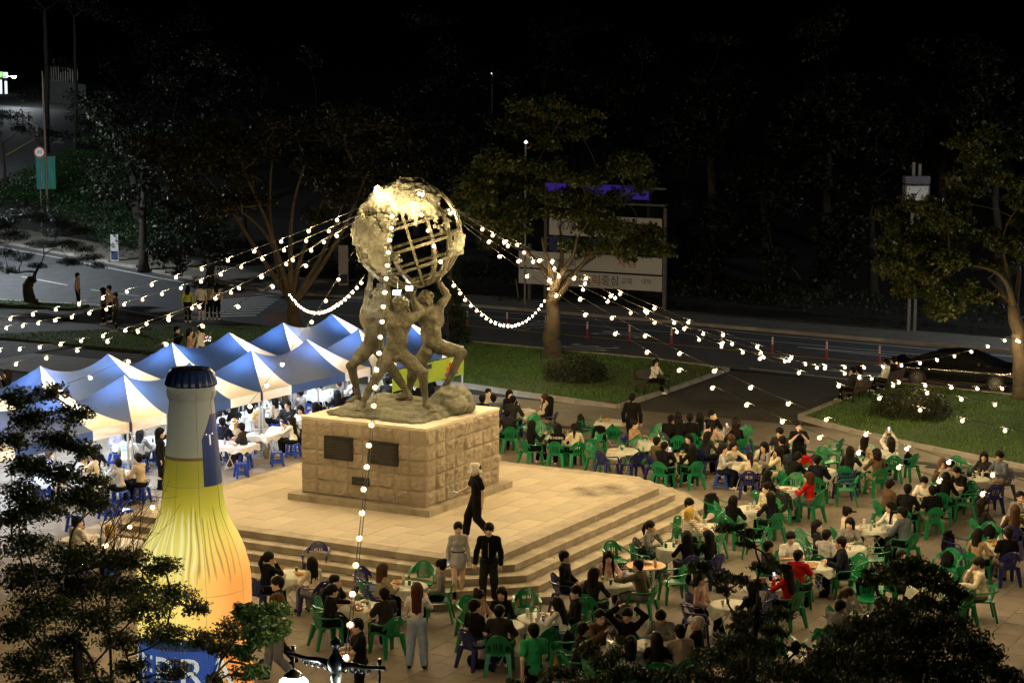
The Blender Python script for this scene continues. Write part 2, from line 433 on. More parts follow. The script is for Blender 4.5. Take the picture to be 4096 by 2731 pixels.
# the crossing
cw = struct(empty('crossing'))
A0, A1, B0, B1 = [G(*p)[:2] for p in ((880, 1198), (1143, 1176), (640, 1278), (1015, 1268))]
for i in range(9):
    t0, t1 = (i+.12)/9, (i+.62)/9
    q = [A0+(B0-A0)*t0, A1+(B1-A1)*t0, A1+(B1-A1)*t1, A0+(B0-A0)*t1]
    MB().poly([(p[0], p[1], .004) for p in q][::-1], [(0, 1, 2, 3)]).build('stripe', PAINT, cw)
rp = [G(*p) for p in ((1050, 1262), (1150, 1228), (1240, 1250), (1150, 1300), (1060, 1282))]
struct(MB().poly([(p[0], p[1], -.001) for p in rp][::-1], [(0, 1, 2, 3, 4)]).build('red_pavement', REDPAVE))
rp = [G(*p) for p in ((800, 1190), (1000, 1168), (1010, 1180), (900, 1195), (870, 1198))]
struct(MB().poly([(p[0], p[1], .001) for p in rp][::-1], [(0, 1, 2, 3, 4)]).build('red_pavement', REDPAVE))
# lane numbers and the Korean road lettering, painted flat; read from the far lane's traffic
def road_text(s, u, v, size, ang, sx=1.0, sy=1.6):
    P = G(u, v); me = text_mesh('road_lettering', s, size, PAINT, depth=0.0)
    return struct(link('road_lettering', me, None, (P[0], P[1], .004), (0, 0, ang), (sx, sy, 1)))
AX = math.atan2(-1.07, 11.2)
road_text('30', 2500, 1338, 1.7, AX+math.pi/2, 1.0, 2.2)
road_text('30', 2345, 1388, 1.7, AX-math.pi/2, 1.0, 2.0)
road_text('노인보호', 2140, 1303, 1.25, AX+math.pi/2, .9, 1.5)

# uphill branch road at the upper left
br = [G(*p) for p in ((-200, 420), (0, 420), (120, 430), (260, 440), (338, 457), (300, 560), (279, 633), (227, 662), (110, 717), (44, 739), (0, 760), (-200, 830))]
struct(MB().poly([(p[0], p[1], terr(p[0], p[1])-.03) for p in br][::-1], [tuple(range(12))]).build('branch_road', ASPH))
line('centre_line', [tuple(G(*p)[:2]) for p in ((22, 623), (90, 584), (147, 552), (145, 505), (100, 480), (0, 462))], .28, YPAINT)
line('edge_line', [tuple(G(*p)[:2]) for p in ((40, 745), (110, 719), (150, 702), (225, 664), (279, 635))], .35, PAINT)
road_text('30', 85, 668, 3.0, math.atan2(RH[1], RH[0])+.25, 1.0, 1.6)
ar = [G(*p) for p in ((205, 582), (214, 570), (232, 562), (232, 553), (248, 551), (250, 566), (258, 574), (240, 576), (222, 572))]
struct(MB().poly([(p[0], p[1], terr(p[0], p[1])+.004) for p in ar][::-1], [tuple(range(9))]).build('road_arrow', PAINT))
wk = [G(*p) for p in ((70, 822), (230, 712), (300, 690), (400, 672), (410, 712), (350, 722), (250, 770), (150, 828))]
struct(MB().poly([(p[0], p[1], terr(p[0], p[1])+.02) for p in wk][::-1], [tuple(range(8))]).build('footpath', DIRTM))
w2 = [G(*p) for p in ((-100, 905), (0, 905), (90, 935), (190, 960), (330, 985), (480, 1015), (640, 1062), (700, 1090), (650, 1098), (435, 1052), (296, 1022), (105, 988), (-100, 960))]
struct(MB().poly([(p[0], p[1], terr(p[0], p[1])+.11) for p in w2][::-1], [tuple(range(13))]).build('pavement', BANDM))

# ---- lawns with kerb stones
def kerb(name, pts, h=.13, wd=.17, L=1.0, closed=False):
    root = struct(empty(name)); P = pts+([pts[0]] if closed else [])
    for p, q in zip(P[:-1], P[1:]):
        D = math.dist(p, q); n = max(1, round(D/L)); ang = math.atan2(q[1]-p[1], q[0]-p[0])
        for i in range(n):
            l = D/n; cx = p[0]+(q[0]-p[0])*(i+.5)/n; cy_ = p[1]+(q[1]-p[1])*(i+.5)/n
            key = round(l, 2)
            if ('k', key, h) not in MATS:
                MATS[('k', key, h)] = MB().hexa([(-l/2+.004, -wd/2, -.05), (l/2-.004, -wd/2, -.05), (l/2-.004, wd/2, -.05), (-l/2+.004, wd/2, -.05)],
                    [(-l/2+.004, -wd/2+.012, h), (l/2-.004, -wd/2+.012, h), (l/2-.004, wd/2, h), (-l/2+.004, wd/2, h)]).mesh('kerb_stone', mtl=KERBM)
            link('kerb_stone', MATS[('k', key, h)], root, (cx, cy_, terr(cx, cy_)+rng.uniform(-.004, .004)), (0, 0, ang+rng.uniform(-.004, .004)))
    return root
LW1 = [(-24, 21.5), (-14, 21.1), (-10, 20.65), (-7.4, 20.0), (-4.8, 19.55), (-3.1, 19.2), (-3.05, 24), (-3.2, 29.3), (-6.6, 30.3), (-16.5, 31.0), (-24, 30.9)]
LW2 = [(3.45, 20.5), (5.8, 18.75), (8.3, 17.4), (12.4, 15.5), (20, 15.3), (26, 15.3), (26, 28.0), (8.8, 28.6), (3.8, 29.2), (3.5, 25)]
LW3 = [(-62, 31.0), (-45, 30.6), (-39, 31.6), (-39.2, 33.3), (-44.6, 32.5), (-62, 32.9)]
LW4 = [(-36, 21.6), (-24.4, 21.6), (-24.4, 30.8), (-27, 30.8), (-30, 28.5), (-33, 25)]
def lawn(poly, nblade, kerb_name=None, seed=1, h=.07):
    o = struct(MB().prism(poly, -.05, .085).build('lawn', LAWNM))
    r = np.random.default_rng(seed); P = np.array(poly); lo, hi = P.min(0), P.max(0)
    X = r.uniform(lo, hi, (nblade, 2)); ins = np.zeros(nblade, bool)
    for i in range(len(P)):
        p, q = P[i], P[(i+1) % len(P)]
        c = ((p[1] > X[:, 1]) != (q[1] > X[:, 1])) & (X[:, 0] < (q[0]-p[0])*(X[:, 1]-p[1])/(q[1]-p[1]+1e-12)+p[0]); ins ^= c
    X = X[ins]; n = len(X); a = r.uniform(0, 6.28, n); hh = h*r.uniform(.5, 1.3, n)*(1+.35*vnoise(np.c_[X, np.zeros(n)], 3, 1.1)); wd = r.uniform(.012, .025, n)
    ca, sa = np.cos(a)*wd, np.sin(a)*wd; lx, ly = r.normal(0, .02, n), r.normal(0, .02, n)
    z0 = np.full(n, .08)
    V = np.stack([np.c_[X[:, 0]-ca, X[:, 1]-sa, z0], np.c_[X[:, 0]+ca, X[:, 1]+sa, z0], np.c_[X[:, 0]+lx, X[:, 1]+ly, z0+hh]], 1).reshape(-1, 3)
    F = np.arange(3*n).reshape(-1, 3)
    dry = np.clip(vnoise(np.c_[X, np.zeros(n)], 9, .5), 0, 1)[:, None]
    t = np.array([.075, .165, .024])*r.uniform(.6, 1.4, (n, 1))*(1-dry*.6)+np.array([.09, .07, .03])*dry*.6
    g = link('grass', np_mesh('grass', V, F, False, GRASSM, t), o); g['kind'] = 'stuff'
    return o
lawn(LW1, 60000, seed=1); lawn(LW2, 60000, seed=2); lawn(LW3, 8000, seed=3); lawn(LW4, 14000, seed=5)
kerb('kerb', [(p[0], p[1]-.09) for p in LW1[:5]]+[(-2.95, 19.08), (-2.93, 24), (-3.08, 29.4)])
kerb('kerb', [(3.34, 25), (3.3, 20.42)]+[(p[0]-.05, p[1]-.1) for p in LW2[1:6]])
kerb('kerb', [(p[0], p[1]+.085) for p in far], L=2.2, h=.14)
kerb('kerb', [(3.72, 29.3), (8.8, 28.7), (26, 28.1)], L=1.5)
kerb('kerb', [(-3.1, 29.45), (-6.6, 30.42), (-16.5, 31.1), (-24, 31.0)], L=1.5)

# ---- the plinth
HW, PH, PS, PO = 1.85, 1.979, .166, .2687
plinth = empty('stone_plinth', (0, 0, ZP), 0, 'square rock-faced granite plinth carrying the bronze globe sculpture', 'plinth')
Z0 = PS
for (a, b) in (((-1, -1), (1, -1)), ((1, -1), (1, 1)), ((1, 1), (-1, 1)), ((-1, 1), (-1, -1))):
    q = HW+PO; n = 4
    for i in range(n):
        s = [-q+2*q*i/n+.003*(i > 0), -q+2*q*(i+1)/n-.003*(i < n-1)]
        mi = lambda t, dep: (t, -q) if dep == 0 else (max(-HW+.1, min(HW-.1, t)), -HW+.1)
        ring = [mi(s[0], 0), mi(s[1], 0), mi(s[1], 1), mi(s[0], 1)]
        ang = math.atan2(b[1]-a[1], b[0]-a[0])
        MB().prism(ring, 0, PS).build('base_stone', STEPM, plinth, rot=(0, 0, ang))
MB().box(-HW+.03, HW-.03, -HW+.03, HW-.03, PS-.1, PS+PH-.07).build('core', JOINT, plinth)
BW, BH = 2*HW/8, (PH-.07)/5
def rock_block(seed, amp):
    r = np.random.default_rng(seed); n = 8; xs = np.linspace(-BW/2+.005, BW/2-.005, n); zs = np.linspace(.005, BH-.005, n)
    X, Zz = np.meshgrid(xs, zs, indexing='ij'); ex = np.minimum(X-xs[0], xs[-1]-X)/(BW/2); ez = np.minimum(Zz-zs[0], zs[-1]-Zz)/(BH/2)
    edge = np.minimum(ex, ez); P = np.stack([X.ravel(), np.zeros(n*n), Zz.ravel()], 1)
    nz = vnoise(P, seed, 9).reshape(n, n)
    pl = r.normal(0, 1, 2); D = amp*(np.clip(edge*3.2, 0, 1)**.7)*(.7+.8*nz+.4*(pl[0]*X/BW+pl[1]*(Zz/BH-.5))*2+r.normal(0, .22, (n, n)))
    D = np.maximum(D, 0)+.006
    V = [(X[i, j], -D[i, j], Zz[i, j]) for i in range(n) for j in range(n)]
    F = [(i*n+j, (i+1)*n+j, (i+1)*n+j+1, i*n+j+1) for i in range(n-1) for j in range(n-1)]
    k = len(V); bd = [(i, 0) for i in range(n)]+[(n-1, j) for j in range(1, n)]+[(i, n-1) for i in range(n-2, -1, -1)]+[(0, j) for j in range(n-2, 0, -1)]
    V += [(X[i, j], .05, Zz[i, j]) for i, j in bd]
    F += [(bd[t][0]*n+bd[t][1], k+t, k+(t+1) % len(bd), bd[(t+1) % len(bd)][0]*n+bd[(t+1) % len(bd)][1]) for t in range(len(bd))]
    return MB().poly(V, F).mesh('rock_block', mtl=ROCKF)
soft = [rock_block(s, .035) for s in range(10)]; hard = [rock_block(s+40, .06) for s in range(12)]; flat = [rock_block(s+80, .012) for s in range(3)]
for f in range(4):
    ang = f*math.pi/2; ca, sa = math.cos(ang), math.sin(ang)
    for i in range(8):
        for j in range(5):
            lx = -HW+BW*(i+.5)
            src = (flat if i in (0, 7) and f == 0 and rng.random() < .5 else soft) if f in (0, 2) else (hard if i not in (0,) else soft)
            px, py = lx, -HW
            link('rock_block', rng.choice(src), plinth, (ca*px-sa*py, sa*px+ca*py, PS+j*BH), (0, 0, ang))
CAPM = mat('cap_granite', (.62, .57, .46), .7, bump=.15, bscale=40, var=.1, scale=2, rand=.05)
for f in range(4):
    q, qi = HW+.012, HW-.55
    for s0, s1 in ((-1, -.33), (-.33, .33), (.33, 1)):
        ring = [(s0*q+.002, -q), (s1*q-.002, -q), (s1*qi-.002, -qi), (s0*qi+.002, -qi)]
        MB().prism(ring, PS+PH-.068, PS+PH+rng.uniform(-.001, .001)).build('cap_stone', CAPM, plinth, rot=(0, 0, f*math.pi/2))
MB().box(-HW+.54, HW-.54, -HW+.54, HW-.54, PS+PH-.07, PS+PH-.006).build('cap_stone', CAPM, plinth)
PLQ = mat('black_granite', (.02, .019, .02), .35, var=.2, scale=10); INSC = mat('inscription_grey', (.16, .15, .13), .6)
def plaque(x0, x1, f0, f1, lines, gh, seed):
    r = random.Random(seed); X0, X1 = -HW+2*HW*x0, -HW+2*HW*x1; T, B = PS+PH*(1-f0), PS+PH*(1-f1)
    p = MB().box(X0, X1, -HW-.085, -HW+.02, B, T).build('plaque', PLQ, plinth)
    m_ = MB(); W_ = X1-X0; hh = (T-B)/(lines+1.2)
    for li in range(lines):
        z = T-hh*(li+1.0); x = X0+W_*(.07 if li < lines-1 else .38); end = X1-W_*r.uniform(.06, .2) if li < lines-1 else X1-W_*.18
        if li == 0: end = X0+W_*.35
        while x < end:
            if r.random() < .14: x += gh*.5; continue
            yy = -HW-.0855                                  # small carved syllable blocks: strokes of a jamo each
            m_.box(x, x+gh*.7, yy, yy+.002, z+gh*.3, z+gh*.42); m_.box(x+gh*.55, x+gh*.68, yy-.0004, yy+.002, z-gh*.1, z+gh*.55)
            if r.random() < .7: m_.box(x, x+gh*.7, yy-.0002, yy+.002, z-gh*.42, z-gh*.3)
            x += gh*.95
    o = m_.build('inscription', INSC, p); o['kind'] = 'stuff'
plaque(.199, .427, .216, .511, 8, .032, 1); plaque(.555, .79, .218, .51, 9, .032, 2); plaque(.425, .554, .709, .81, 2, .05, 3)
# ================================================================= SIGNED-DISTANCE MODELLING (continuous bodies)
def surface_nets(f, org, h):
    s = f < 0; n = np.array(f.shape)
    c8 = [s[i:n[0]-1+i, j:n[1]-1+j, k:n[2]-1+k] for i in (0, 1) for j in (0, 1) for k in (0, 1)]
    tot = sum(c.astype(np.int8) for c in c8); act = (tot > 0) & (tot < 8)
    idx = np.full(act.shape, -1, np.int64); I = np.argwhere(act); idx[act] = np.arange(len(I))
    acc = np.zeros((len(I), 3)); cnt = np.zeros(len(I))
    off = np.array([(i, j, k) for i in (0, 1) for j in (0, 1) for k in (0, 1)])
    val = np.stack([f[I[:, 0]+o[0], I[:, 1]+o[1], I[:, 2]+o[2]] for o in off], 1)
    for a in range(8):
        for ax in range(3):
            if off[a][ax]: continue
            b = a+(4, 2, 1)[ax]; va, vb = val[:, a], val[:, b]; m = (va < 0) != (vb < 0)
            t = np.where(m, va/np.where(m, va-vb, 1), 0)
            p = np.tile(off[a].astype(float), (len(I), 1)); p[:, ax] += t
            acc += p*m[:, None]; cnt += m
    V = (I+acc/cnt[:, None])*h+org
    Fs = []
    for ax in range(3):
        sl0 = [slice(None)]*3; sl1 = [slice(None)]*3; sl0[ax] = slice(0, -1); sl1[ax] = slice(1, None)
        a, b = s[tuple(sl0)], s[tuple(sl1)]; e = np.argwhere(a != b)
        o1, o2 = [x for x in range(3) if x != ax]
        ok = (e[:, o1] > 0) & (e[:, o2] > 0) & (e[:, o1] < n[o1]-1) & (e[:, o2] < n[o2]-1); e = e[ok]
        if not len(e): continue
        flip = a[tuple(e.T)]
        def at(d1, d2):
            q = e.copy(); q[:, o1] += d1; q[:, o2] += d2; return idx[tuple(q.T)]
        q = np.stack([at(-1, -1), at(0, -1), at(0, 0), at(-1, 0)], 1)
        if ax == 1: flip = ~flip
        q = np.where(flip[:, None], q, q[:, ::-1]); Fs.append(q)
    return V, np.concatenate(Fs)
def cone(a, b, ra, rb, k=.03): return ('c', np.array(a, float), np.array(b, float), ra, rb, k)
def ell(c, r, M=None, k=.03): return ('e', np.array(c, float), np.array(r, float), np.eye(3) if M is None else np.asarray(M, float), k)
def cut(c, r, M=None, k=.02): return ('x', np.array(c, float), np.array(r, float), np.eye(3) if M is None else np.asarray(M, float), k)
def sdf_mesh(prims, h, infl=0.0, noise=None, floor=None):
    lo, hi = np.full(3, 1e9), np.full(3, -1e9)
    for p in prims:
        if p[0] == 'x': continue
        if p[0] == 'c': r = max(p[3], p[4])+infl; l, u = np.minimum(p[1], p[2])-r, np.maximum(p[1], p[2])+r
        else: r = max(p[2])+infl; l, u = p[1]-r, p[1]+r
        lo = np.minimum(lo, l); hi = np.maximum(hi, u)
    org = lo-4*h; n = np.ceil((hi-lo)/h).astype(int)+8
    f = np.full(n, .5, np.float32)
    ax = [org[i]+h*np.arange(n[i]) for i in range(3)]
    for p in prims:
        k = p[-1]; pad = k+3*h
        if p[0] == 'c': r = max(p[3], p[4])+infl; l, u = np.minimum(p[1], p[2])-r-pad, np.maximum(p[1], p[2])+r+pad
        else: r = max(p[2])+infl; l, u = p[1]-r-pad, p[1]+r+pad
        i0 = np.maximum(0, np.floor((l-org)/h).astype(int)); i1 = np.minimum(n, np.ceil((u-org)/h).astype(int)+1)
        if (i1 <= i0).any(): continue
        sl = tuple(slice(i0[j], i1[j]) for j in range(3))
        X, Y, Z = np.meshgrid(*[ax[j][sl[j]] for j in range(3)], indexing='ij', sparse=True)
        if p[0] == 'c':
            a, b, ra, rb = p[1], p[2], p[3]+infl, p[4]+infl; ba = b-a; l2 = ba@ba+1e-12
            px, py, pz = X-a[0], Y-a[1], Z-a[2]
            t = np.clip((px*ba[0]+py*ba[1]+pz*ba[2])/l2, 0, 1)
            d = np.sqrt((px-ba[0]*t)**2+(py-ba[1]*t)**2+(pz-ba[2]*t)**2)-(ra+(rb-ra)*t)
        else:
            c, r, M = p[1], p[2]+(infl if p[0] == 'e' else 0), p[3]
            px, py, pz = X-c[0], Y-c[1], Z-c[2]
            q = [(px*M[0][i]+py*M[1][i]+pz*M[2][i])/r[i] for i in range(3)]
            k0 = np.sqrt(q[0]**2+q[1]**2+q[2]**2); k1 = np.sqrt((q[0]/r[0])**2+(q[1]/r[1])**2+(q[2]/r[2])**2)+1e-9
            d = k0*(k0-1)/k1
        g = f[sl]
        if p[0] == 'x':
            hh = np.maximum(k-np.abs(g+d), 0)/k; f[sl] = np.maximum(g, -d)+hh*hh*k*.25
        else:
            hh = np.maximum(k-np.abs(g-d), 0)/k; f[sl] = np.minimum(g, d)-hh*hh*k*.25
    V, F = surface_nets(f, org, h)
    return V, F
def smooth_disp(V, F, amt):
    """push vertices along averaged normals"""
    a, b, c = V[F[:, 0]], V[F[:, 1]], V[F[:, 2]]; fn = np.cross(b-a, c-a); N = np.zeros_like(V)
    for i in range(4): np.add.at(N, F[:, i], fn)
    N /= np.linalg.norm(N, axis=1, keepdims=True)+1e-9
    return V+N*amt[:, None]

# ================================================================= THE BRONZE SCULPTURE
BRONZE, n_, l_, b_ = new_mat('patinated_bronze')
b_.inputs['Roughness'].default_value = .8; b_.inputs['Specular IOR Level'].default_value = .18
tc = n_.new('ShaderNodeTexCoord'); nz = n_.new('ShaderNodeTexNoise'); nz.inputs['Scale'].default_value = 3.2; nz.inputs['Detail'].default_value = 8; nz.inputs['Roughness'].default_value = .65
l_.new(tc.outputs['Object'], nz.inputs['Vector'])
cr = n_.new('ShaderNodeValToRGB'); cr.color_ramp.elements[0].position = .3; cr.color_ramp.elements[0].color = (.04, .036, .026, 1)
cr.color_ramp.elements[1].position = .72; cr.color_ramp.elements[1].color = (.155, .152, .108, 1)
e = cr.color_ramp.elements.new(.5); e.color = (.078, .075, .052, 1)
l_.new(nz.outputs['Fac'], cr.inputs['Fac']); l_.new(cr.outputs['Color'], b_.inputs['Base Color'])
bp = n_.new('ShaderNodeBump'); bp.inputs['Strength'].default_value = .8; bp.inputs['Distance'].default_value = .05
n2 = n_.new('ShaderNodeTexNoise'); n2.inputs['Scale'].default_value = 14; n2.inputs['Detail'].default_value = 7
l_.new(tc.outputs['Object'], n2.inputs['Vector']); l_.new(n2.outputs['Fac'], bp.inputs['Height']); l_.new(bp.outputs['Normal'], b_.inputs['Normal'])
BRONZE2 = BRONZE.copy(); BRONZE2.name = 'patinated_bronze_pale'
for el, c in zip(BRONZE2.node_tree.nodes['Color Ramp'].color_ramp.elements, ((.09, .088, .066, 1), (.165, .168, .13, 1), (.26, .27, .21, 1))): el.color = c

ZT = ZP+PS+PH                                       # plinth top
statue = empty('bronze_sculpture', (0, 0, ZT), 0, 'bronze sculpture of three nude men holding up an open lattice globe', 'statue')
def sub(o): o.location = (-0.0, 0, -ZT); return o  # children are modelled in world coordinates
def J(u, v, dd): return AT(u, v, 50.95+dd)
def Jz(u, v, z): return G(u, v, z)
fwd3 = FW; rt3 = RT; up3 = np.array([0, 0, 1.0])
def statue_figure(j, face, hairseed):
    """muscular nude from traced joints; j = dict of points"""
    P = []; S = 1.95
    def mid(a, b, t): return j[a]*(1-t)+j[b]*t
    hc = j['head']; f = np.array(face, float); f /= np.linalg.norm(f); u_ = hc-j['neck']; u_ /= np.linalg.norm(u_); f = f-u_*(f@u_); f /= np.linalg.norm(f)
    r = np.cross(f, u_); M = np.stack([r, f, u_], 1)
    def hl(x, y, z): return hc+M@np.array([x, y, z])*S
    P += [ell(hl(0, -.01, .03), np.array([.078, .1, .1])*S, M, .04), ell(hl(0, .03, -.055), np.array([.055, .065, .07])*S, M, .04),
          cone(hl(0, .095, .0), hl(0, .118, -.028), .012*S, .017*S, .02), ell(hl(0, .085, .035), np.array([.055, .018, .012])*S, M, .02),
          ell(hl(0, .085, -.062), np.array([.028, .016, .012])*S, M, .015), ell(hl(0, .075, -.1), np.array([.024, .02, .018])*S, M, .02)]
    for s in (-1, 1):
        P.append(cut(hl(.032*s, .105, .012), np.array([.02, .02, .012])*S, M, .015)); P.append(ell(hl(.082*s, 0, -.005), np.array([.012, .022, .034])*S, M, .01))
    rr = np.random.default_rng(hairseed)
    for i in range(46):                                # cropped curls
        d = rr.normal(size=3); d[2] = abs(d[2])*.9+.05; d[1] -= .35; d /= np.linalg.norm(d)
        P.append(ell(hl(d[0]*.083, d[1]*.105-.012, d[2]*.108+.032), np.array([.021]*3)*S, None, .02))
    P.append(cone(hl(0, -.02, -.06), j['neck']*.4+(j['chest'])*.6, .062*S, .085*S, .06))
    # trunk
    sh = j['sl']-j['sr']; sh /= np.linalg.norm(sh); spine = j['chest']-j['pelvis']; spine /= np.linalg.norm(spine)
    fr = np.cross(sh, spine) if np.cross(sh, spine)@f > 0 or True else None
    fr = np.array(j.get('front', fr), float); fr -= spine*(fr@spine); fr /= np.linalg.norm(fr)
    rt = np.cross(fr, spine); T = np.stack([rt, fr, spine], 1)
    c = j['chest']; L = np.linalg.norm(j['chest']-j['pelvis'])
    P += [ell(c, np.array([.165, .115, .175])*S, T, .08), ell(c-spine*.17*S, np.array([.135, .095, .14])*S, T, .08), ell(j['pelvis']+spine*.05*S, np.array([.14, .105, .12])*S, T, .08),
          cone(c-spine*.1*S, j['pelvis']+spine*.08*S, .105*S, .11*S, .08)]
    for s, key in ((1, 'sr'), (-1, 'sl')):
        pass
    sides = {1: 'sa', -1: 'sb'}
    for s in (1, -1):
        P.append(ell(c+rt*.078*s*S+fr*.088*S+spine*.035*S, np.array([.085, .045, .062])*S, T, .03))           # pectoral
        P.append(ell(c+rt*.105*s*S-fr*.07*S+spine*.02*S, np.array([.07, .05, .13])*S, T, .05))               # lat
        for q in range(3): P.append(ell(c+rt*.034*s*S+fr*(.098-.006*q)*S-spine*(.095+.062*q)*S, np.array([.034, .018, .028])*S, T, .014))
        P.append(ell(c+rt*.105*s*S+fr*.045*S-spine*.17*S, np.array([.04, .045, .09])*S, T, .04))             # oblique
        P.append(ell(j['pelvis']+rt*.075*s*S-fr*.075*S-spine*.02*S, np.array([.078, .075, .09])*S, T, .04))  # buttock
    P.append(ell(j['pelvis']+fr*.095*S-spine*.085*S, np.array([.04, .04, .045])*S, T, .03))
    def arm(s, e_, h_):
        P.append(cone(c*.75+s*.25+up3*.05, s, .09*S, .082*S, .06)); P.append(ell(s, np.array([.082]*3)*S, None, .05))
        d = (e_-s)/np.linalg.norm(e_-s)
        P.append(cone(s, e_, .066*S, .045*S, .04)); P.append(ell(s+(e_-s)*.5+fr*.012*S, np.array([.058]*3)*S, None, .05))
        d2 = h_-e_; P.append(cone(e_, e_+d2*.35, .045*S, .05*S, .03)); P.append(cone(e_+d2*.35, h_, .05*S, .031*S, .03))
        dn = d2/np.linalg.norm(d2); sd = np.cross(dn, fwd3); sd /= np.linalg.norm(sd); nn = np.cross(sd, dn)
        P.append(ell(h_+dn*.05*S, np.array([.043, .02, .055])*S, np.stack([sd, nn, dn], 1), .02))
        for q, (o, ln) in enumerate(((-.033, .07), (-.011, .085), (.012, .08), (.034, .062))):
            b0 = h_+dn*.09*S+sd*o*S; b1 = b0+(dn*ln*.55+nn*.012)*S+sd*o*.25*S; b2 = b1+(dn*ln*.3+nn*.035)*S
            P.append(cone(b0, b1, .0125*S, .011*S, .008)); P.append(cone(b1, b2, .011*S, .009*S, .008))
        P.append(cone(h_+dn*.03*S-sd*.04*S, h_+dn*.08*S-sd*.082*S+nn*.02, .015*S, .011*S, .012))
    def leg(h_, k_, a_, t_):
        P.append(cone(h_, k_, .098*S, .062*S, .06)); P.append(ell(h_+(k_-h_)*.42+fr*.018*S, np.array([.09]*3)*S, None, .07)); P.append(ell(k_+(k_-(h_+a_)/2)/max(.1, np.linalg.norm(k_-(h_+a_)/2))*.018*S, np.array([.056]*3)*S, None, .03))
        d = a_-k_; back = -(k_-(h_+a_)/2); back = back/max(.05, np.linalg.norm(back))
        P.append(cone(k_, a_, .058*S, .036*S, .04)); P.append(cone(k_+d*.12+back*.03*S, k_+d*.5+back*.015*S, .055*S, .045*S, .05))
        ft = t_-a_; ft[2] = 0; ft /= np.linalg.norm(ft); sd = np.cross(ft, up3)
        zf = min(a_[2], t_[2])
        P.append(ell(a_-ft*.03*S-up3*.045*S, np.array([.038]*3)*S, None, .03)); P.append(cone(a_-up3*.02*S, t_-ft*.06*S, .04*S, .034*S, .03))
        for q in range(5):
            o = (-.036+.018*q)*S; P.append(cone(t_-ft*.07*S+sd*o*.8, t_+ft*(.0+.012*(2-abs(q-1.4)))*S+sd*o, .016*S, .0135*S, .008))
    arm(j['sa'], j['ea'], j['ha']); arm(j['sb'], j['eb'], j['hb'])
    leg(j['la'], j['ka'], j['aa'], j['ta']); leg(j['lb'], j['kb'], j['ab'], j['tb'])
    V, F = sdf_mesh(P, .021)
    V = smooth_disp(V, F, .016*vnoise(V, hairseed, 8)+.010*vnoise(V, hairseed+5, 21))
    return np_mesh('figure', V, F, True, BRONZE)
ZF = ZT+.24
def fig(name, d, face, seed):
    j = {k: np.array(v, float) for k, v in d.items()}
    sub(link(name, statue_figure(j, face, seed), statue))
# middle man, nearest the viewer: face in profile to the right
a2 = Jz(1450, 1608, ZF+.16); t2 = Jz(1430, 1640, ZF+.06); b2 = Jz(1703, 1608, ZF+.17); tb2 = Jz(1735, 1644, ZF+.06)
fig('figure', dict(head=J(1604, 1226, -.62), neck=J(1597, 1262, -.55), chest=J(1592, 1305, -.55), pelvis=J(1582, 1408, -.5), sl=J(1552, 1264, -.6), sr=J(1640, 1278, -.55), front=-FW+RT*.25,
    sa=J(1550, 1266, -.58), ea=J(1549, 1198, -.45), ha=J(1549, 1128, -.2), sb=J(1636, 1277, -.58), eb=J(1688, 1252, -.5), hb=J(1652, 1195, -.35),
    la=J(1556, 1415, -.5), ka=J(1508, 1508, -.85), aa=a2, ta=t2, lb=J(1608, 1420, -.5), kb=J(1692, 1490, -.95), ab=b2, tb=tb2), RT-FW*.25, 3)
# left man
a1 = Jz(1434, 1580, ZF+.17); t1 = Jz(1392, 1604, ZF+.06); b1 = Jz(1634, 1577, ZF+.2); tb1 = Jz(1592, 1592, ZF+.07)
fig('figure', dict(head=J(1514, 1196, .05), neck=J(1505, 1232, .05), chest=J(1496, 1277, .05), pelvis=J(1494, 1380, .05), sl=J(1466, 1246, .1), sr=J(1526, 1240, 0), front=-FW+RT*.5,
    sa=J(1466, 1243, .12), ea=J(1474, 1180, .3), ha=J(1483, 1118, .2), sb=J(1528, 1238, -.05), eb=J(1545, 1172, 0), hb=J(1549, 1118, .1),
    la=J(1477, 1388, .05), ka=J(1403, 1464, -.35), aa=a1, ta=t1, lb=J(1513, 1392, .15), kb=J(1590, 1508, .45), ab=b1, tb=tb1), RT*.6-FW*.8, 11)
# right man, one foot up on the rock
a3 = J(1784, 1538, .1); t3 = J(1836, 1570, 0.02); b3 = Jz(1634, 1566, ZF+.2); tb3 = Jz(1600, 1578, ZF+.07)
fig('figure', dict(head=J(1702, 1206, .3), neck=J(1712, 1236, .35), chest=J(1722, 1283, .35), pelvis=J(1731, 1385, .35), sl=J(1684, 1250, .3), sr=J(1752, 1240, .4), front=-FW*.8-RT*.45,
    sa=J(1750, 1243, .4), ea=J(1791, 1184, .35), ha=J(1755, 1130, .2), sb=J(1686, 1253, .28), eb=J(1660, 1228, .1), hb=J(1652, 1175, .1),
    la=J(1760, 1390, .3), ka=J(1848, 1412, .0), aa=a3, ta=t3, lb=J(1706, 1405, .4), kb=J(1648, 1506, .5), ab=b3, tb=tb3), -FW*.3-RT*.9+up3*.4, 23)
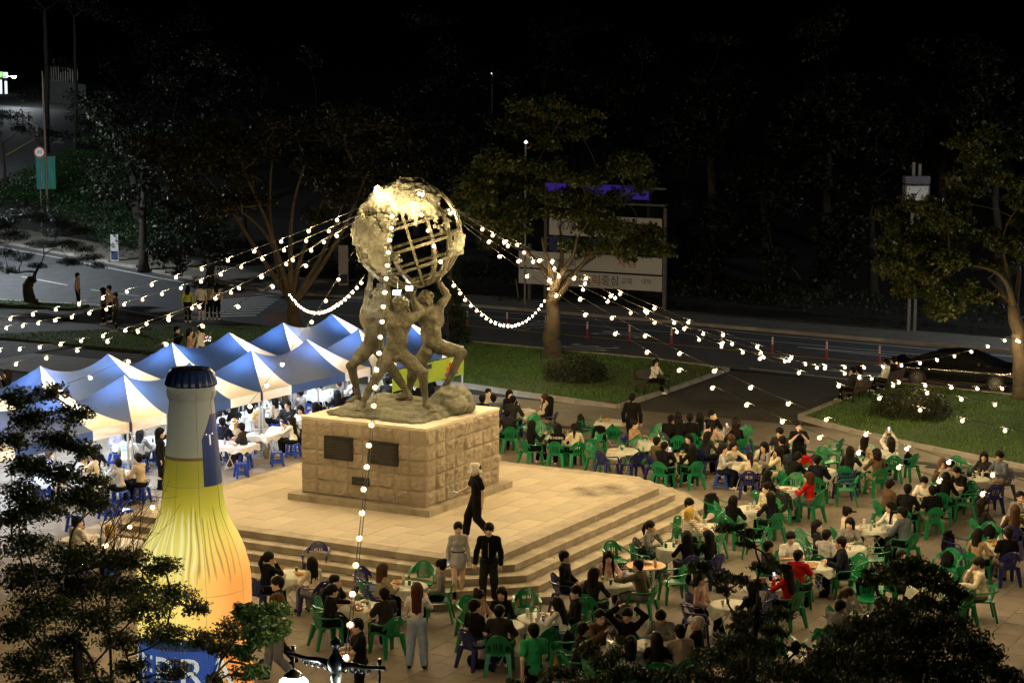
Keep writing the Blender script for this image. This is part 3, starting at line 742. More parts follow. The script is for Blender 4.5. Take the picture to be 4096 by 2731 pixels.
# rock base: layered slabs and a boulder under the raised foot
def rockgrid(P, h=.04, seed=5, amp=.07):
    V, F = sdf_mesh(P, h); q = np.round(V[:, 2:3]*9)/9
    V = smooth_disp(V, F, amp*vnoise(V*np.array([1, 1, 2.2]), seed, 5)+amp*.5*vnoise(V*np.array([1, 1, 4]), seed+1, 13)); return V, F
P = []
rb = np.random.default_rng(4)
def rbox(x0, x1, y0, y1, z0, z1):
    nx, ny = max(1, int((x1-x0)/.3)), max(1, int((y1-y0)/.3))
    for i in range(nx+1):
        for k in range(ny+1):
            c = np.array([x0+(x1-x0)*i/nx, y0+(y1-y0)*k/ny, (z0+z1)/2]); P.append(ell(c+rb.normal(0, .025, 3)*np.array([1, 1, .4]), np.array([.27, .27, (z1-z0)/2*1.25]), None, .05))
rbox(-1.22, 1.18, -1.2, 1.12, ZT-.05, ZT+.12); rbox(-1.05, 1.05, -.95, .95, ZT+.05, ZT+.22)
for (u, v, dd, r) in ((1790, 1585, .05, (.34, .34, .3)), (1815, 1600, -.15, (.36, .32, .28)), (1840, 1592, .0, (.28, .3, .3)), (1765, 1610, .1, (.36, .36, .26)), (1820, 1625, -.3, (.3, .3, .22)), (1860, 1625, 0, (.22, .24, .2)), (1740, 1622, .1, (.4, .35, .18))):
    P.append(ell(J(u, v, dd), r, None, .03))
V, F = rockgrid(P)
V[:, 2] = np.maximum(V[:, 2], ZT-.004)
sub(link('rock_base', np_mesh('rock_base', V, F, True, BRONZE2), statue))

# the globe
GC = AT(1633, 938, 50.75); GR = 1.375
lon0, lat0, rollg = R_(66), R_(3), R_(17)
vdir = (CAMP-GC)/np.linalg.norm(CAMP-GC); rx = np.cross(np.array([0, 0, 1.0]), vdir); rx /= np.linalg.norm(rx); ry = np.cross(vdir, rx)
rx2 = math.cos(rollg)*rx+math.sin(rollg)*ry; ry2 = -math.sin(rollg)*rx+math.cos(rollg)*ry
# earth frame: point(lon0,lat0) faces the viewer, north along ry2
gz = ry2*math.cos(lat0)+vdir*math.sin(lat0); gx0 = vdir*math.cos(lat0)-ry2*math.sin(lat0); gy0 = np.cross(gz, gx0)
def sph(lon, lat, r=1.0):
    lo, la = np.radians(lon)-lon0, np.radians(lat)
    return GC+r*GR*(np.cos(la)[..., None]*(np.cos(lo)[..., None]*gx0+np.sin(lo)[..., None]*gy0)+np.sin(la)[..., None]*gz)
def flat_ring(fn, n, wd, th):
    """a closed flat strap: fn(t, side, r) -> point"""
    g = MB(); pts = []
    for i in range(n):
        t = i/n; pts.append([fn(t, -wd, 1-th), fn(t, wd, 1-th), fn(t, wd, 1+th), fn(t, -wd, 1+th)])
    V = [p for q in pts for p in q]; F = []
    for i in range(n):
        k = (i+1) % n
        for s in range(4): F.append((i*4+s, i*4+(s+1) % 4, k*4+(s+1) % 4, k*4+s))
    return g.poly(V, F)
WD, TH = 1.5, .011
for lat in (-60, -36, -12, 12, 36, 60):
    f = lambda t, s, r, la=lat: sph(np.array(t*360.0), np.array(la+s), r)
    g = flat_ring(lambda t, s, r: f(t, s*WD, r), 72, 1, TH); g.build('parallel_bar', BRONZE, statue, loc=(0, 0, -ZT))
for lon in range(-6, 174, 24):
    def mf(t, s, r, lo=lon):
        a = 2*math.pi*t; q = math.radians(lo)-lon0; e1 = math.cos(q)*gx0+math.sin(q)*gy0; nn = np.cross(e1, gz)
        return GC+GR*r*(math.cos(a)*e1+math.sin(a)*gz)+nn*s*.034
    flat_ring(mf, 72, 1, TH+.008).build('meridian_bar', BRONZE, statue, loc=(0, 0, -ZT))
LAND = dict(
  africa=[(-17, 15), (-16, 21), (-10, 29), (-6, 35.5), (3, 37), (10, 37), (11, 33), (20, 32), (25, 32), (32, 31), (35, 27), (37, 21), (39, 16), (43, 12), (51, 12), (48, 5), (41, -2), (40, -10), (40, -16), (35, -21), (32, -28), (26, -34), (18, -34.5), (14, -24), (12, -15), (13, -6), (9, 1), (8, 5), (-2, 5), (-8, 4.5), (-13, 9)],
  arabia=[(35, 28), (39, 21), (43, 13), (52, 16), (59, 22), (56, 26), (51, 25), (48, 30), (40, 33), (36, 33)],
  eurasia=[(-9, 37), (-9, 43), (-1, 44), (-4, 48), (3, 51), (8, 54), (6, 60), (12, 66), (25, 71), (40, 67), (45, 68), (60, 69), (70, 72), (85, 74), (105, 77), (125, 73), (140, 72), (160, 70), (178, 68), (178, 64), (165, 61), (158, 53), (154, 58), (140, 56), (138, 48), (131, 43), (129, 37), (126, 35), (125, 39), (119, 37), (122, 30), (116, 23), (108, 21), (109, 12), (104, 10), (101, 13), (104, 2), (100, 6), (98, 14), (94, 17), (90, 22), (86, 20), (80, 14), (77, 8), (73, 17), (71, 22), (66, 25), (57, 27), (50, 30), (46, 32), (36, 34), (36, 37), (27, 37), (23, 38), (20, 41), (14, 45), (18, 40), (13, 42), (8, 44), (3, 42), (-2, 37)],
  sumatra=[(95, 5), (99, 3), (104, -2), (106, -6), (102, -4), (97, 1)], borneo=[(109, 1), (113, 3), (117, 7), (119, 4), (116, -3), (110, -3)],
  japan=[(130, 31), (131, 34), (136, 36), (140, 40), (145, 44), (142, 45), (139, 38), (136, 34)], australia=[(114, -22), (122, -18), (130, -12), (136, -12), (142, -11), (146, -19), (153, -26), (150, -37), (141, -38), (131, -32), (115, -34)],
  madagascar=[(44, -17), (49, -12), (50, -16), (47, -25), (44, -24)], philippines=[(120, 18), (122, 17), (124, 12), (126, 7), (122, 8), (121, 13)],
  namerica=[(-165, 66), (-130, 70), (-95, 70), (-80, 63), (-60, 55), (-70, 43), (-81, 30), (-97, 27), (-95, 17), (-84, 10), (-106, 22), (-124, 40), (-135, 58), (-160, 57)],
  samerica=[(-78, 8), (-60, 9), (-50, 0), (-35, -7), (-40, -22), (-55, -34), (-68, -53), (-74, -40), (-70, -18), (-81, -5)])
def inside(px, py, poly):
    c = np.zeros(px.shape, bool)
    for i in range(len(poly)):
        (x1, y1), (x2, y2) = poly[i], poly[(i+1) % len(poly)]
        c ^= ((y1 > py) != (y2 > py)) & (px < (x2-x1)*(py-y1)/(y2-y1+1e-12)+x1)
    return c
for nm, poly in LAND.items():
    p = np.array(poly, float); st = 1.6 if nm in ('eurasia', 'africa', 'arabia') else 2.2
    x = np.arange(p[:, 0].min()-st, p[:, 0].max()+2*st, st); y = np.arange(p[:, 1].min()-st, p[:, 1].max()+2*st, st)
    X, Y = np.meshgrid(x, y, indexing='ij'); jx, jy = X+1.8*np.sin(Y*.9+X*.4), Y+1.8*np.sin(X*.8-Y*.3)
    # thick cells near the land, tapered edge
    m = inside(jx+st/2, jy+st/2, poly)[:-1, :-1]
    if not m.any(): continue
    W3 = sph(X, Y).reshape(-1, 3); rel = .06+.05*vnoise(W3, 31, 6)+.05*np.abs(vnoise(W3, 37, 15))
    rel = rel.reshape(X.shape); cntm = np.zeros(X.shape); 
    for a in (0, 1):
        for b in (0, 1): cntm[a:a+m.shape[0], b:b+m.shape[1]] += m
    rel = np.where(cntm < 4, rel*.35, rel)
    To, Bo = sph(X, Y, (1.004+rel)[..., None]).reshape(-1, 3), sph(X, Y, np.full(X.shape, .972)[..., None]).reshape(-1, 3)
    N = X.size; ny = X.shape[1]; F = []
    for i, k in np.argwhere(m):
        a, b, c, d = i*ny+k, (i+1)*ny+k, (i+1)*ny+k+1, i*ny+k+1
        F.append((a, b, c, d)); F.append((a+N, d+N, c+N, b+N))
        if i == 0 or not m[i-1, k]: F.append((a, d, d+N, a+N))
        if i == m.shape[0]-1 or not m[i+1, k]: F.append((b, b+N, c+N, c))
        if k == 0 or not m[i, k-1]: F.append((a, a+N, b+N, b))
        if k == m.shape[1]-1 or not m[i, k+1]: F.append((d, c, c+N, d+N))
    V = np.concatenate([To, Bo]); F = np.array(F); used = np.unique(F); rm = np.full(len(V), -1); rm[used] = np.arange(len(used))
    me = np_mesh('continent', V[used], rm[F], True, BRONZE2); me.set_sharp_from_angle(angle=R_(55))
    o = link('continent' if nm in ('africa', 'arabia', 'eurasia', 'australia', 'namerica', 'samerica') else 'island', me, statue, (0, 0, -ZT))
# ================================================================= PEOPLE
SKINS = [mat('skin_%d' % i, c, .55, var=.06, scale=20) for i, c in enumerate(((.60, .40, .28), (.68, .48, .36), (.53, .34, .23)))]
def skin_mat(i):
    nm = 'face_skin_%d' % i
    if nm in MATS: return MATS[nm]
    mt = SKINS[i].copy(); mt.name = nm; n = mt.node_tree.nodes; l = mt.node_tree.links; b = n['Principled BSDF']
    src = b.inputs['Base Color'].links[0].from_socket
    a = n.new('ShaderNodeAttribute'); a.attribute_name = 'tint'
    mx = n.new('ShaderNodeMix'); mx.data_type = 'RGBA'; mx.blend_type = 'MULTIPLY'; mx.inputs['Factor'].default_value = 1
    l.new(src, mx.inputs['A']); l.new(a.outputs['Color'], mx.inputs['B']); l.new(mx.outputs['Result'], b.inputs['Base Color'])
    MATS[nm] = mt; return mt
HAIRC = dict(black=(.006, .005, .0045), dark=(.011, .007, .005), brown=(.07, .035, .018), blond=(.55, .36, .10), silver=(.55, .5, .4), auburn=(.06, .022, .012))
def hair_mat(k):
    return mat('hair_'+k, HAIRC[k], .6, var=.4, scale=30, bump=.6, bscale=90, spec=.12)
CLOTH = dict(black=(.005, .005, .0055), charcoal=(.02, .02, .021), grey=(.22, .21, .2), palegrey=(.42, .41, .40), white=(.72, .70, .66), cream=(.62, .54, .40), beige=(.46, .36, .25), tan=(.33, .23, .13),
    pink=(.6, .38, .33), red=(.42, .012, .012), navy=(.008, .010, .022), olive=(.09, .075, .04), brown=(.10, .06, .035), green=(.03, .30, .10), blue=(.10, .16, .32), denim=(.14, .18, .24), lightdenim=(.27, .36, .48), khaki=(.36, .29, .19), hivis=(.55, .60, .08), slate=(.10, .12, .15), lilac=(.42, .40, .50))
def cloth(k): return mat('cloth_'+k, CLOTH[k], .9, var=.15, scale=9, bump=.6, bscale=16, spec=.15)
def stripe_mat():
    if 'cloth_striped' in MATS: return MATS['cloth_striped']
    mt = cloth('white').copy(); mt.name = 'cloth_striped'; n = mt.node_tree.nodes; l = mt.node_tree.links; b = n['Principled BSDF']
    tc = n.new('ShaderNodeTexCoord'); wv = n.new('ShaderNodeTexWave'); wv.bands_direction = 'Z'; wv.inputs['Scale'].default_value = 7; wv.inputs['Distortion'].default_value = .3
    l.new(tc.outputs['Object'], wv.inputs['Vector']); rp = n.new('ShaderNodeValToRGB'); rp.color_ramp.interpolation = 'CONSTANT'
    rp.color_ramp.elements[0].color = (.22, .10, .06, 1); rp.color_ramp.elements[1].position = .22; rp.color_ramp.elements[1].color = (.7, .64, .54, 1)
    l.new(wv.outputs['Fac'], rp.inputs['Fac']); l.new(rp.outputs['Color'], b.inputs['Base Color']); MATS['cloth_striped'] = mt; return mt

def rotx(a): c, s = math.cos(a), math.sin(a); return np.array([[1, 0, 0], [0, c, -s], [0, s, c]])
def rotz(a): c, s = math.cos(a), math.sin(a); return np.array([[c, -s, 0], [s, c, 0], [0, 0, 1]])
def A3(*v): return np.array(v, float)
def skeleton(legs, arms, lean=0., yaw=0., nod=0., hip=.52, female=False, side=0.):
    """legs: ((knee),(ankle),(toe)) right then left; arms: ((elbow),(wrist)) right then left. x right, y forward"""
    L = rotx(-lean); roll = np.array([[math.cos(side), 0, math.sin(side)], [0, 1, 0], [-math.sin(side), 0, math.cos(side)]])
    p0 = A3(0, 0, hip); B = lambda v: p0+roll@L@A3(*v)
    sw = .15 if female else .175
    j = dict(pelvis=p0, waist=B((0, .0, .17)), chest=B((0, .005, .34)), neck=B((0, -.005, .51)), sr=B((sw, -.005, .447)), sl=B((-sw, -.005, .447)))
    j['head'] = B((0, .0, .51))+roll@rotx(-lean*.45-nod)@A3(0, .022, .135)
    j['M'] = roll@rotz(yaw)@rotx(-lean*.3-nod); j['T'] = roll@L
    for s, nm, k in ((1, 'r', 0), (-1, 'l', 1)):
        j['h'+nm] = p0+A3(.085*s, .0, -.01); j['k'+nm], j['a'+nm], j['t'+nm] = [A3(*q) for q in legs[k]]
        j['e'+nm], j['w'+nm] = [A3(*q) for q in arms[k]]
        sh = j['s'+nm]; e_ = j['e'+nm]; d = e_-sh; d = d/max(1e-6, np.linalg.norm(d))*.285; j['e'+nm] = sh+d
        d = j['w'+nm]-j['e'+nm]; d = d/max(1e-6, np.linalg.norm(d))*.25; j['w'+nm] = j['e'+nm]+d
    j['female'] = female
    return j
HS = 1.14
def head_prims(hc, M):
    k = HS; h = lambda x, y, z: hc+M@A3(x, y, z)*k
    P = [ell(h(0, -.012, .028), (.074*k, .094*k, .092*k), M, .03), ell(h(0, .022, -.045), (.056*k, .066*k, .072*k), M, .03), cone(h(0, .082, .0), h(0, .1, -.026), .009, .013, .012),
         ell(h(0, .07, -.062), (.024, .016, .011), M, .012), ell(h(0, .062, -.095), (.022, .02, .018), M, .02)]
    for s in (-1, 1): P += [ell(h(.077*s, -.005, -.008), (.010, .02, .03), M, .008), cut(h(.03*s, .088, .012), (.017, .014, .009), M, .012)]
    return P
def hand_prims(w_, e_, curl=.5, up=None):
    d = (w_-e_)/np.linalg.norm(w_-e_); n = A3(0, 0, 1) if abs(d[2]) < .8 else A3(0, 1, 0); s = np.cross(d, n); s /= np.linalg.norm(s); n = np.cross(s, d)
    P = [ell(w_+d*.045, (.038, .016, .048), np.stack([s, n, d], 1), .015)]
    for o, l in ((-.03, .062), (-.0105, .076), (.0105, .072), (.03, .056)):
        a = w_+d*.082+s*o; b = a+d*l*.55-n*l*.25*curl+s*o*.3; c = b+d*l*.35-n*l*.55*curl+s*o*.1
        P += [cone(a, b, .0092, .0085, .004), cone(b, c, .0085, .0075, .004)]
    sg = 1 if s[0]*w_[0] < 0 else -1
    P += [cone(w_+d*.03+s*.03*sg, w_+d*.062+s*.062*sg-n*.012, .011, .0095, .008), cone(w_+d*.062+s*.062*sg-n*.012, w_+d*.092+s*.066*sg-n*.022, .0095, .008, .006)]
    return P
def body_mesh(j, h=.0125):
    T = j['T']; P = head_prims(j['head'], j['M']); fem = j['female']
    P.append(cone(j['head']+j['M']@A3(0, -.02, -.06), j['neck']*.7+j['chest']*.3, .046 if fem else .054, .062, .03))
    P += [ell(j['chest'], (.135 if fem else .155, .095, .15), T, .05), ell(j['waist'], (.115 if fem else .13, .088, .12), T, .05), ell(j['pelvis'], (.15 if fem else .145, .11, .11), T, .05), cone(j['sr'], j['sl'], .055, .055, .05)]
    for nm in 'rl':
        P += [cone(j['neck']-T@A3(0, 0, .04), j['s'+nm], .045, .04, .04), cone(j['s'+nm], j['e'+nm], .043 if fem else .049, .036 if fem else .04, .02), cone(j['e'+nm], j['w'+nm], .037 if fem else .042, .025 if fem else .029, .02)]+hand_prims(j['w'+nm], j['e'+nm])
        P += [cone(j['h'+nm], j['k'+nm], .085, .056, .04), cone(j['k'+nm], j['k'+nm]*.6+j['a'+nm]*.4, .054, .053, .03), cone(j['k'+nm]*.6+j['a'+nm]*.4, j['a'+nm], .053, .035, .03), cone(j['a'+nm]-A3(0, 0, .03), j['t'+nm], .036, .03, .02)]
    V, F = sdf_mesh(P, h)
    # colour marks of the face: eyes, brows, lips
    q = (V-j['head'])@j['M']/HS; t = np.ones((len(V), 3))
    for s in (-1, 1):
        m = (np.abs(q[:, 0]-.031*s) < .013) & (np.abs(q[:, 2]-.013) < .007) & (q[:, 1] > .05); t[m] = (.3, .27, .26)
        m = (np.abs(q[:, 0]-.031*s) < .02) & (np.abs(q[:, 2]-.037) < .0065) & (q[:, 1] > .05); t[m] = (.5, .45, .42)
    m = (np.abs(q[:, 0]) < .024) & (np.abs(q[:, 2]+.061) < .0085) & (q[:, 1] > .05); t[m] = (.8, .38, .38)
    return np_mesh('body', V, F, True, skin_mat(0), t)
def shirt_mesh(j, sleeve, h=.0145, loose=.016, length=.0, crop=0.):
    T = j['T']; fem = j['female']; P = []
    P += [ell(j['chest'], (.142 if fem else .165, .108, .155), T, .05), ell(j['waist'], (.125 if fem else .148, .10, .13), T, .05), cone(j['sr'], j['sl'], .05, .05, .05)]
    if fem: P += [ell(j['chest']+T@A3(.06*s, .075, .0), (.055, .05, .055), T, .03) for s in (-1, 1)]
    if not crop: P.append(ell(j['pelvis']+T@A3(0, .0, .05-length), (.163, .125, .095), T, .05))
    P.append(cone(j['neck']-T@A3(0, 0, .05), j['neck']-T@A3(0, 0, .016), .075, .06, .03))
    for nm in 'rl': P.append(cone(j['neck']-T@A3(0, 0, .035), j['s'+nm], .052, .05, .04))
    for nm in 'rl':
        s, e_, w_ = j['s'+nm], j['e'+nm], j['w'+nm]
        if sleeve > 1: P += [cone(s, e_, .052, .048, .03), cone(e_, e_+(w_-e_)*.9, .05, .042, .02)]
        elif sleeve > 0: P += [cone(s, s+(e_-s)*.62, .053, .06, .03)]
    V, F = sdf_mesh(P, h, loose-.012+(0 if fem else .009))
    V = smooth_disp(V, F, .006*vnoise(V, 3, 26)+.004*vnoise(V, 4, 55))
    return np_mesh('top', V, F, True, cloth('black'))
def trousers_mesh(j, h=.0155, wide=.0, short=False):
    P = [ell(j['pelvis'], (.16, .122, .115), None, .05)]
    for nm in 'rl':
        k, a = j['k'+nm], j['a'+nm]
        P.append(cone(j['h'+nm], k, .098+wide*.4, .07+wide*.7, .04))
        if not short: P.append(cone(k, a+(k-a)*.08, .067+wide*.8, .05+wide, .03))
    V, F = sdf_mesh(P, h); V = smooth_disp(V, F, .006*vnoise(V, 8, 22)+.004*vnoise(V, 9, 48))
    return np_mesh('trousers', V, F, True, cloth('black'))
def skirt_mesh(j, h=.016):
    k = (j['kr']+j['kl'])/2; P = [ell(j['pelvis']+A3(0, 0, .06), (.15, .115, .1), None, .05), cone(j['pelvis'], j['pelvis']*.66+k*.34, .145, .155, .05)]
    for nm in 'rl': P.append(cone(j['h'+nm], j['h'+nm]*.66+j['k'+nm]*.34, .105, .1, .06))
    V, F = sdf_mesh(P, h); return np_mesh('skirt', smooth_disp(V, F, .006*vnoise(V, 8, 22)), F, True, cloth('black'))
def shoe_mesh(j, nm, boot=False):
    a, t = j['a'+nm], j['t'+nm]; d = t-a; d[2] = 0; d /= np.linalg.norm(d); z = min(a[2], t[2])
    P = [cone(t-d*.02, t-d*.09+A3(0, 0, .012), .036, .042, .02), cone(t-d*.09+A3(0, 0, .012), a-d*.035-A3(0, 0, .035), .042, .04, .02), cone(a-A3(0, 0, .03), a+A3(0, 0, .09 if boot else .0), .042, .045, .02)]
    V, F = sdf_mesh(P, .014); V[:, 2] = np.maximum(V[:, 2], z-.042); return np_mesh('shoe', V, F, True, cloth('black'))
HAIR = {}
def hair_mesh(style):
    """head-local hair volumes"""
    if style in HAIR: return HAIR[style]
    I = np.eye(3); P = [ell((0, -.022, .045), (.094, .106, .1), None, .03)]
    c = [cut((0, .118, -.035), (.068, .06, .088), None, .015)]
    r = np.random.default_rng(sum(map(ord, style)))
    if style in ('short', 'crop'):
        P = [ell((0, -.026, .052), (.093, .102, .094 if style == 'short' else .084), None, .03), ell((0, -.06, .0), (.072, .055, .085), None, .03)]; c = [cut((0, .125, -.03), (.074, .085, .088 if style == 'short' else .1), None, .02)]
    if style == 'curly':
        for i in range(60):
            d = r.normal(size=3); d[2] = abs(d[2])-.12; d /= np.linalg.norm(d); P.append(ell((d[0]*.084, d[1]*.095-.02, d[2]*.1+.045), (.024,)*3, None, .012))
    if style == 'fringe':
        P += [ell((0, .05, .055), (.068, .034, .035), None, .03), ell((0, -.06, .0), (.074, .055, .085), None, .03)]; c = [cut((0, .12, -.05), (.07, .06, .078), None, .012)]
    if style in ('bob', 'long', 'longside', 'half'):
        zl = dict(bob=-.12, long=-.36, longside=-.33, half=-.22)[style]
        for s in (-1, 1):
            P += [cone((.072*s, -.02, .03), (.082*s, -.035, max(zl, -.16)), .034, .026, .03), cone((.045*s, -.085, .0), (.06*s, -.095, zl), .045, .024, .04)]
            if style == 'longside': P.append(cone((.08*s, .0, -.06), (.1*s, .06, zl*.95), .032, .02, .03))
        P += [cone((0, -.09, .03), (0, -.105, zl-.03), .055, .028, .05), ell((0, .055, .075), (.06, .035, .03), None, .03)]
        if style == 'bob': P += [ell((0, .066, .055), (.066, .025, .03), None, .03)]
    if style in ('ponytail', 'bun'):
        P += [ell((0, -.05, .01), (.076, .07, .085), None, .03)]
        if style == 'ponytail': P += [ell((0, -.125, .03), (.035,)*3, None, .02), cone((0, -.14, .02), (.01, -.175, -.09), .04, .038, .02), cone((.01, -.175, -.09), (.02, -.15, -.25), .038, .012, .02)]
        else: P += [ell((0, -.085, .115), (.05, .05, .042), None, .02)]
    if style == 'hood': P = [ell((0, -.03, .03), (.115, .13, .135), None, .03), cone((0, -.06, -.1), (0, -.05, -.16), .11, .13, .05)]; c = [cut((0, .13, -.01), (.08, .09, .11), None, .02)]
    V, F = sdf_mesh(P+c, .0115)
    V = smooth_disp(V, F, .004*vnoise(V*A3(3, 3, .6), 5, 60))
    HAIR[style] = np_mesh('hair', V, F, True, hair_mat('black')); return HAIR[style]
def cap_mesh():
    if 'cap' in HAIR: return HAIR['cap']
    V, F = sdf_mesh([ell((0, -.018, .055), (.092, .11, .085), None, .02), ell((0, .125, .035), (.075, .075, .012), None, .02), cut((0, 0, -.06), (.2, .2, .085), None, .01)], .011)
    HAIR['cap'] = np_mesh('cap', V, F, True, cloth('black')); return HAIR['cap']

SIT = lambda f=0: (((.11, .40, .50+f), (.12, .42, .085), (.14, .57, .045)), ((-.11, .40, .50+f), (-.12, .36, .085), (-.15, .51, .045)))
SITX = (((.09, .40, .52), (.02, .52, .10), (.0, .66, .06)), ((-.11, .40, .50), (-.10, .30, .085), (-.13, .45, .045)))
POSES = dict(
  table=dict(legs=SIT(), arms=(((.27, .17, .76), (.12, .42, .77)), ((-.27, .17, .76), (-.1, .42, .77))), lean=.18, yaw=.25),
  lap=dict(legs=SITX, arms=(((.25, .0, .72), (.08, .25, .62)), ((-.25, .0, .72), (-.06, .27, .62))), lean=-.06, yaw=-.2),
  eat=dict(legs=SIT(), arms=(((.24, .25, .80), (.06, .22, 1.06)), ((-.26, .18, .76), (-.1, .42, .77))), lean=.14, yaw=.1),
  phone=dict(legs=SIT(), arms=(((.22, .2, .82), (.07, .36, 1.0)), ((-.22, .2, .82), (-.05, .38, .99))), lean=.08, yaw=0, nod=.15),
  cheek=dict(legs=SITX, arms=(((.16, .4, .78), (.08, .25, 1.05)), ((-.26, .2, .74), (-.02, .42, .77))), lean=.24, yaw=-.35),
  reach=dict(legs=SIT(), arms=(((.22, .36, .86), (.12, .62, .82)), ((-.25, .02, .72), (-.06, .27, .64))), lean=.22, yaw=.15),
  headhands=dict(legs=SIT(), arms=(((.40, .0, 1.22), (.1, -.02, 1.38)), ((-.40, .0, 1.22), (-.1, -.02, 1.38))), lean=-.1, yaw=0),
  raise_=dict(legs=SIT(), arms=(((.22, .2, 1.14), (.07, .25, 1.42)), ((-.22, .2, 1.14), (-.07, .25, 1.42))), lean=.02, yaw=0),
  gest=dict(legs=SITX, arms=(((.28, .1, .80), (.24, .36, .97)), ((-.26, .1, .78), (-.14, .36, .82))), lean=.06, yaw=.3),
  hunch=dict(legs=SIT(), arms=(((.25, .3, .74), (.06, .46, .77)), ((-.25, .3, .74), (-.06, .46, .77))), lean=.42, yaw=0, nod=.3),
  fold=dict(legs=SITX, arms=(((.27, .08, .78), (-.04, .22, .80)), ((-.27, .08, .76), (.04, .24, .77))), lean=-.08, yaw=-.3),
)
PMESH = {}
def pose_set(pose, fem):
    key = (pose, fem)
    if key in PMESH: return PMESH[key]
    d = POSES[pose]; j = skeleton(d['legs'], d['arms'], d.get('lean', 0), d.get('yaw', 0), d.get('nod', 0), female=fem)
    PMESH[key] = dict(j=j, body=body_mesh(j), cache={}); return PMESH[key]
def part(S, key, fn):
    if key not in S['cache']: S['cache'][key] = fn()
    return S['cache'][key]
def head_matrix(j):
    m = Matrix.Identity(4)
    for a in range(3):
        for b in range(3): m[a][b] = j['M'][a][b]*HS
        m[a][3] = j['head'][a]
    return m
POSEW = dict(table='leaning forward', lap='hands in lap', eat='eating', phone='holding a phone', cheek='cheek on hand', reach='reaching out', headhands='hands on head', raise_='phone raised overhead', gest='gesturing', hunch='hunched over', fold='arms folded')
HAIRW = dict(short='short', crop='cropped', curly='curly', fringe='fringed', bob='bob-cut', long='long', longside='long loose', half='shoulder-length', ponytail='ponytailed', bun='bunned', cap='capped', hood='hooded')
def dress(root, S, hair, hc, top, bottom, sleeve=2, skin=1, shoes='black', crop=0, wide=.0, kind='trousers', cap=None, boot=False, length=0.):
    j = S['j']
    b = link('body', S['body'], root); set_mat(b, skin_mat(skin))
    t = link('top', part(S, ('top', sleeve, crop, length), lambda: shirt_mesh(j, sleeve, crop=crop, length=length)), root); set_mat(t, stripe_mat() if top == 'striped' else cloth(top))
    if kind == 'skirt': q = link('skirt', part(S, 'skirt', lambda: skirt_mesh(j)), root)
    else: q = link('shorts' if kind == 'shorts' else 'trousers', part(S, ('tr', wide, kind), lambda: trousers_mesh(j, wide=wide, short=kind == 'shorts')), root)
    set_mat(q, cloth(bottom))
    for nm in 'rl':
        s_ = link('shoe', part(S, ('shoe', nm, boot), lambda nm=nm: shoe_mesh(j, nm, boot)), root); set_mat(s_, cloth(shoes))
    st = 'half' if hair == 'cap' else hair
    h = link('hair' if hair != 'hood' else 'hood', hair_mesh(st if st != 'cap' else 'short'), root); h.matrix_local = head_matrix(j); set_mat(h, hair_mat(hc) if hair != 'hood' else cloth(top))
    if cap:
        c = link('cap', cap_mesh(), root); c.matrix_local = head_matrix(j); set_mat(c, cloth(cap))
    return h
# ================================================================= FURNITURE
def plastic(name, c): return mat(name, c, .28, var=.08, scale=5, spec=.5, rand=.12)
PL = dict(g=plastic('green_plastic', (.008, .19, .07)), b=plastic('blue_plastic', (.018, .022, .13)), d=plastic('slate_plastic', (.06, .075, .11)), p=plastic('pale_green_plastic', (.08, .28, .17)), s=plastic('stool_blue_plastic', (.015, .05, .36)))
PLW = dict(g='green', b='dark blue', d='slate grey', p='pale green', s='bright blue')
def shell(grid, mask, th):
    """closed plate from a point grid with cells switched off by mask; th = offset vectors or scalar along cell normals"""
    g = np.array(grid, float); n, k = g.shape[:2]
    du = np.gradient(g, axis=0); dv = np.gradient(g, axis=1); N = np.cross(du, dv); N /= np.linalg.norm(N, axis=2, keepdims=True)+1e-9
    A, B = g+N*th/2, g-N*th/2; V = np.concatenate([A.reshape(-1, 3), B.reshape(-1, 3)]); o = n*k; F = []
    for i in range(n-1):
        for j in range(k-1):
            if not mask[i][j]: continue
            a, b, c, d = i*k+j, (i+1)*k+j, (i+1)*k+j+1, i*k+j+1
            F += [(a, b, c, d), (a+o, d+o, c+o, b+o)]
            if i == 0 or not mask[i-1][j]: F.append((a, d, d+o, a+o))
            if i == n-2 or not mask[i+1][j]: F.append((b, b+o, c+o, c))
            if j == 0 or not mask[i][j-1]: F.append((a, a+o, b+o, b))
            if j == k-2 or not mask[i][j+1]: F.append((d, c, c+o, d+o))
    return V, F
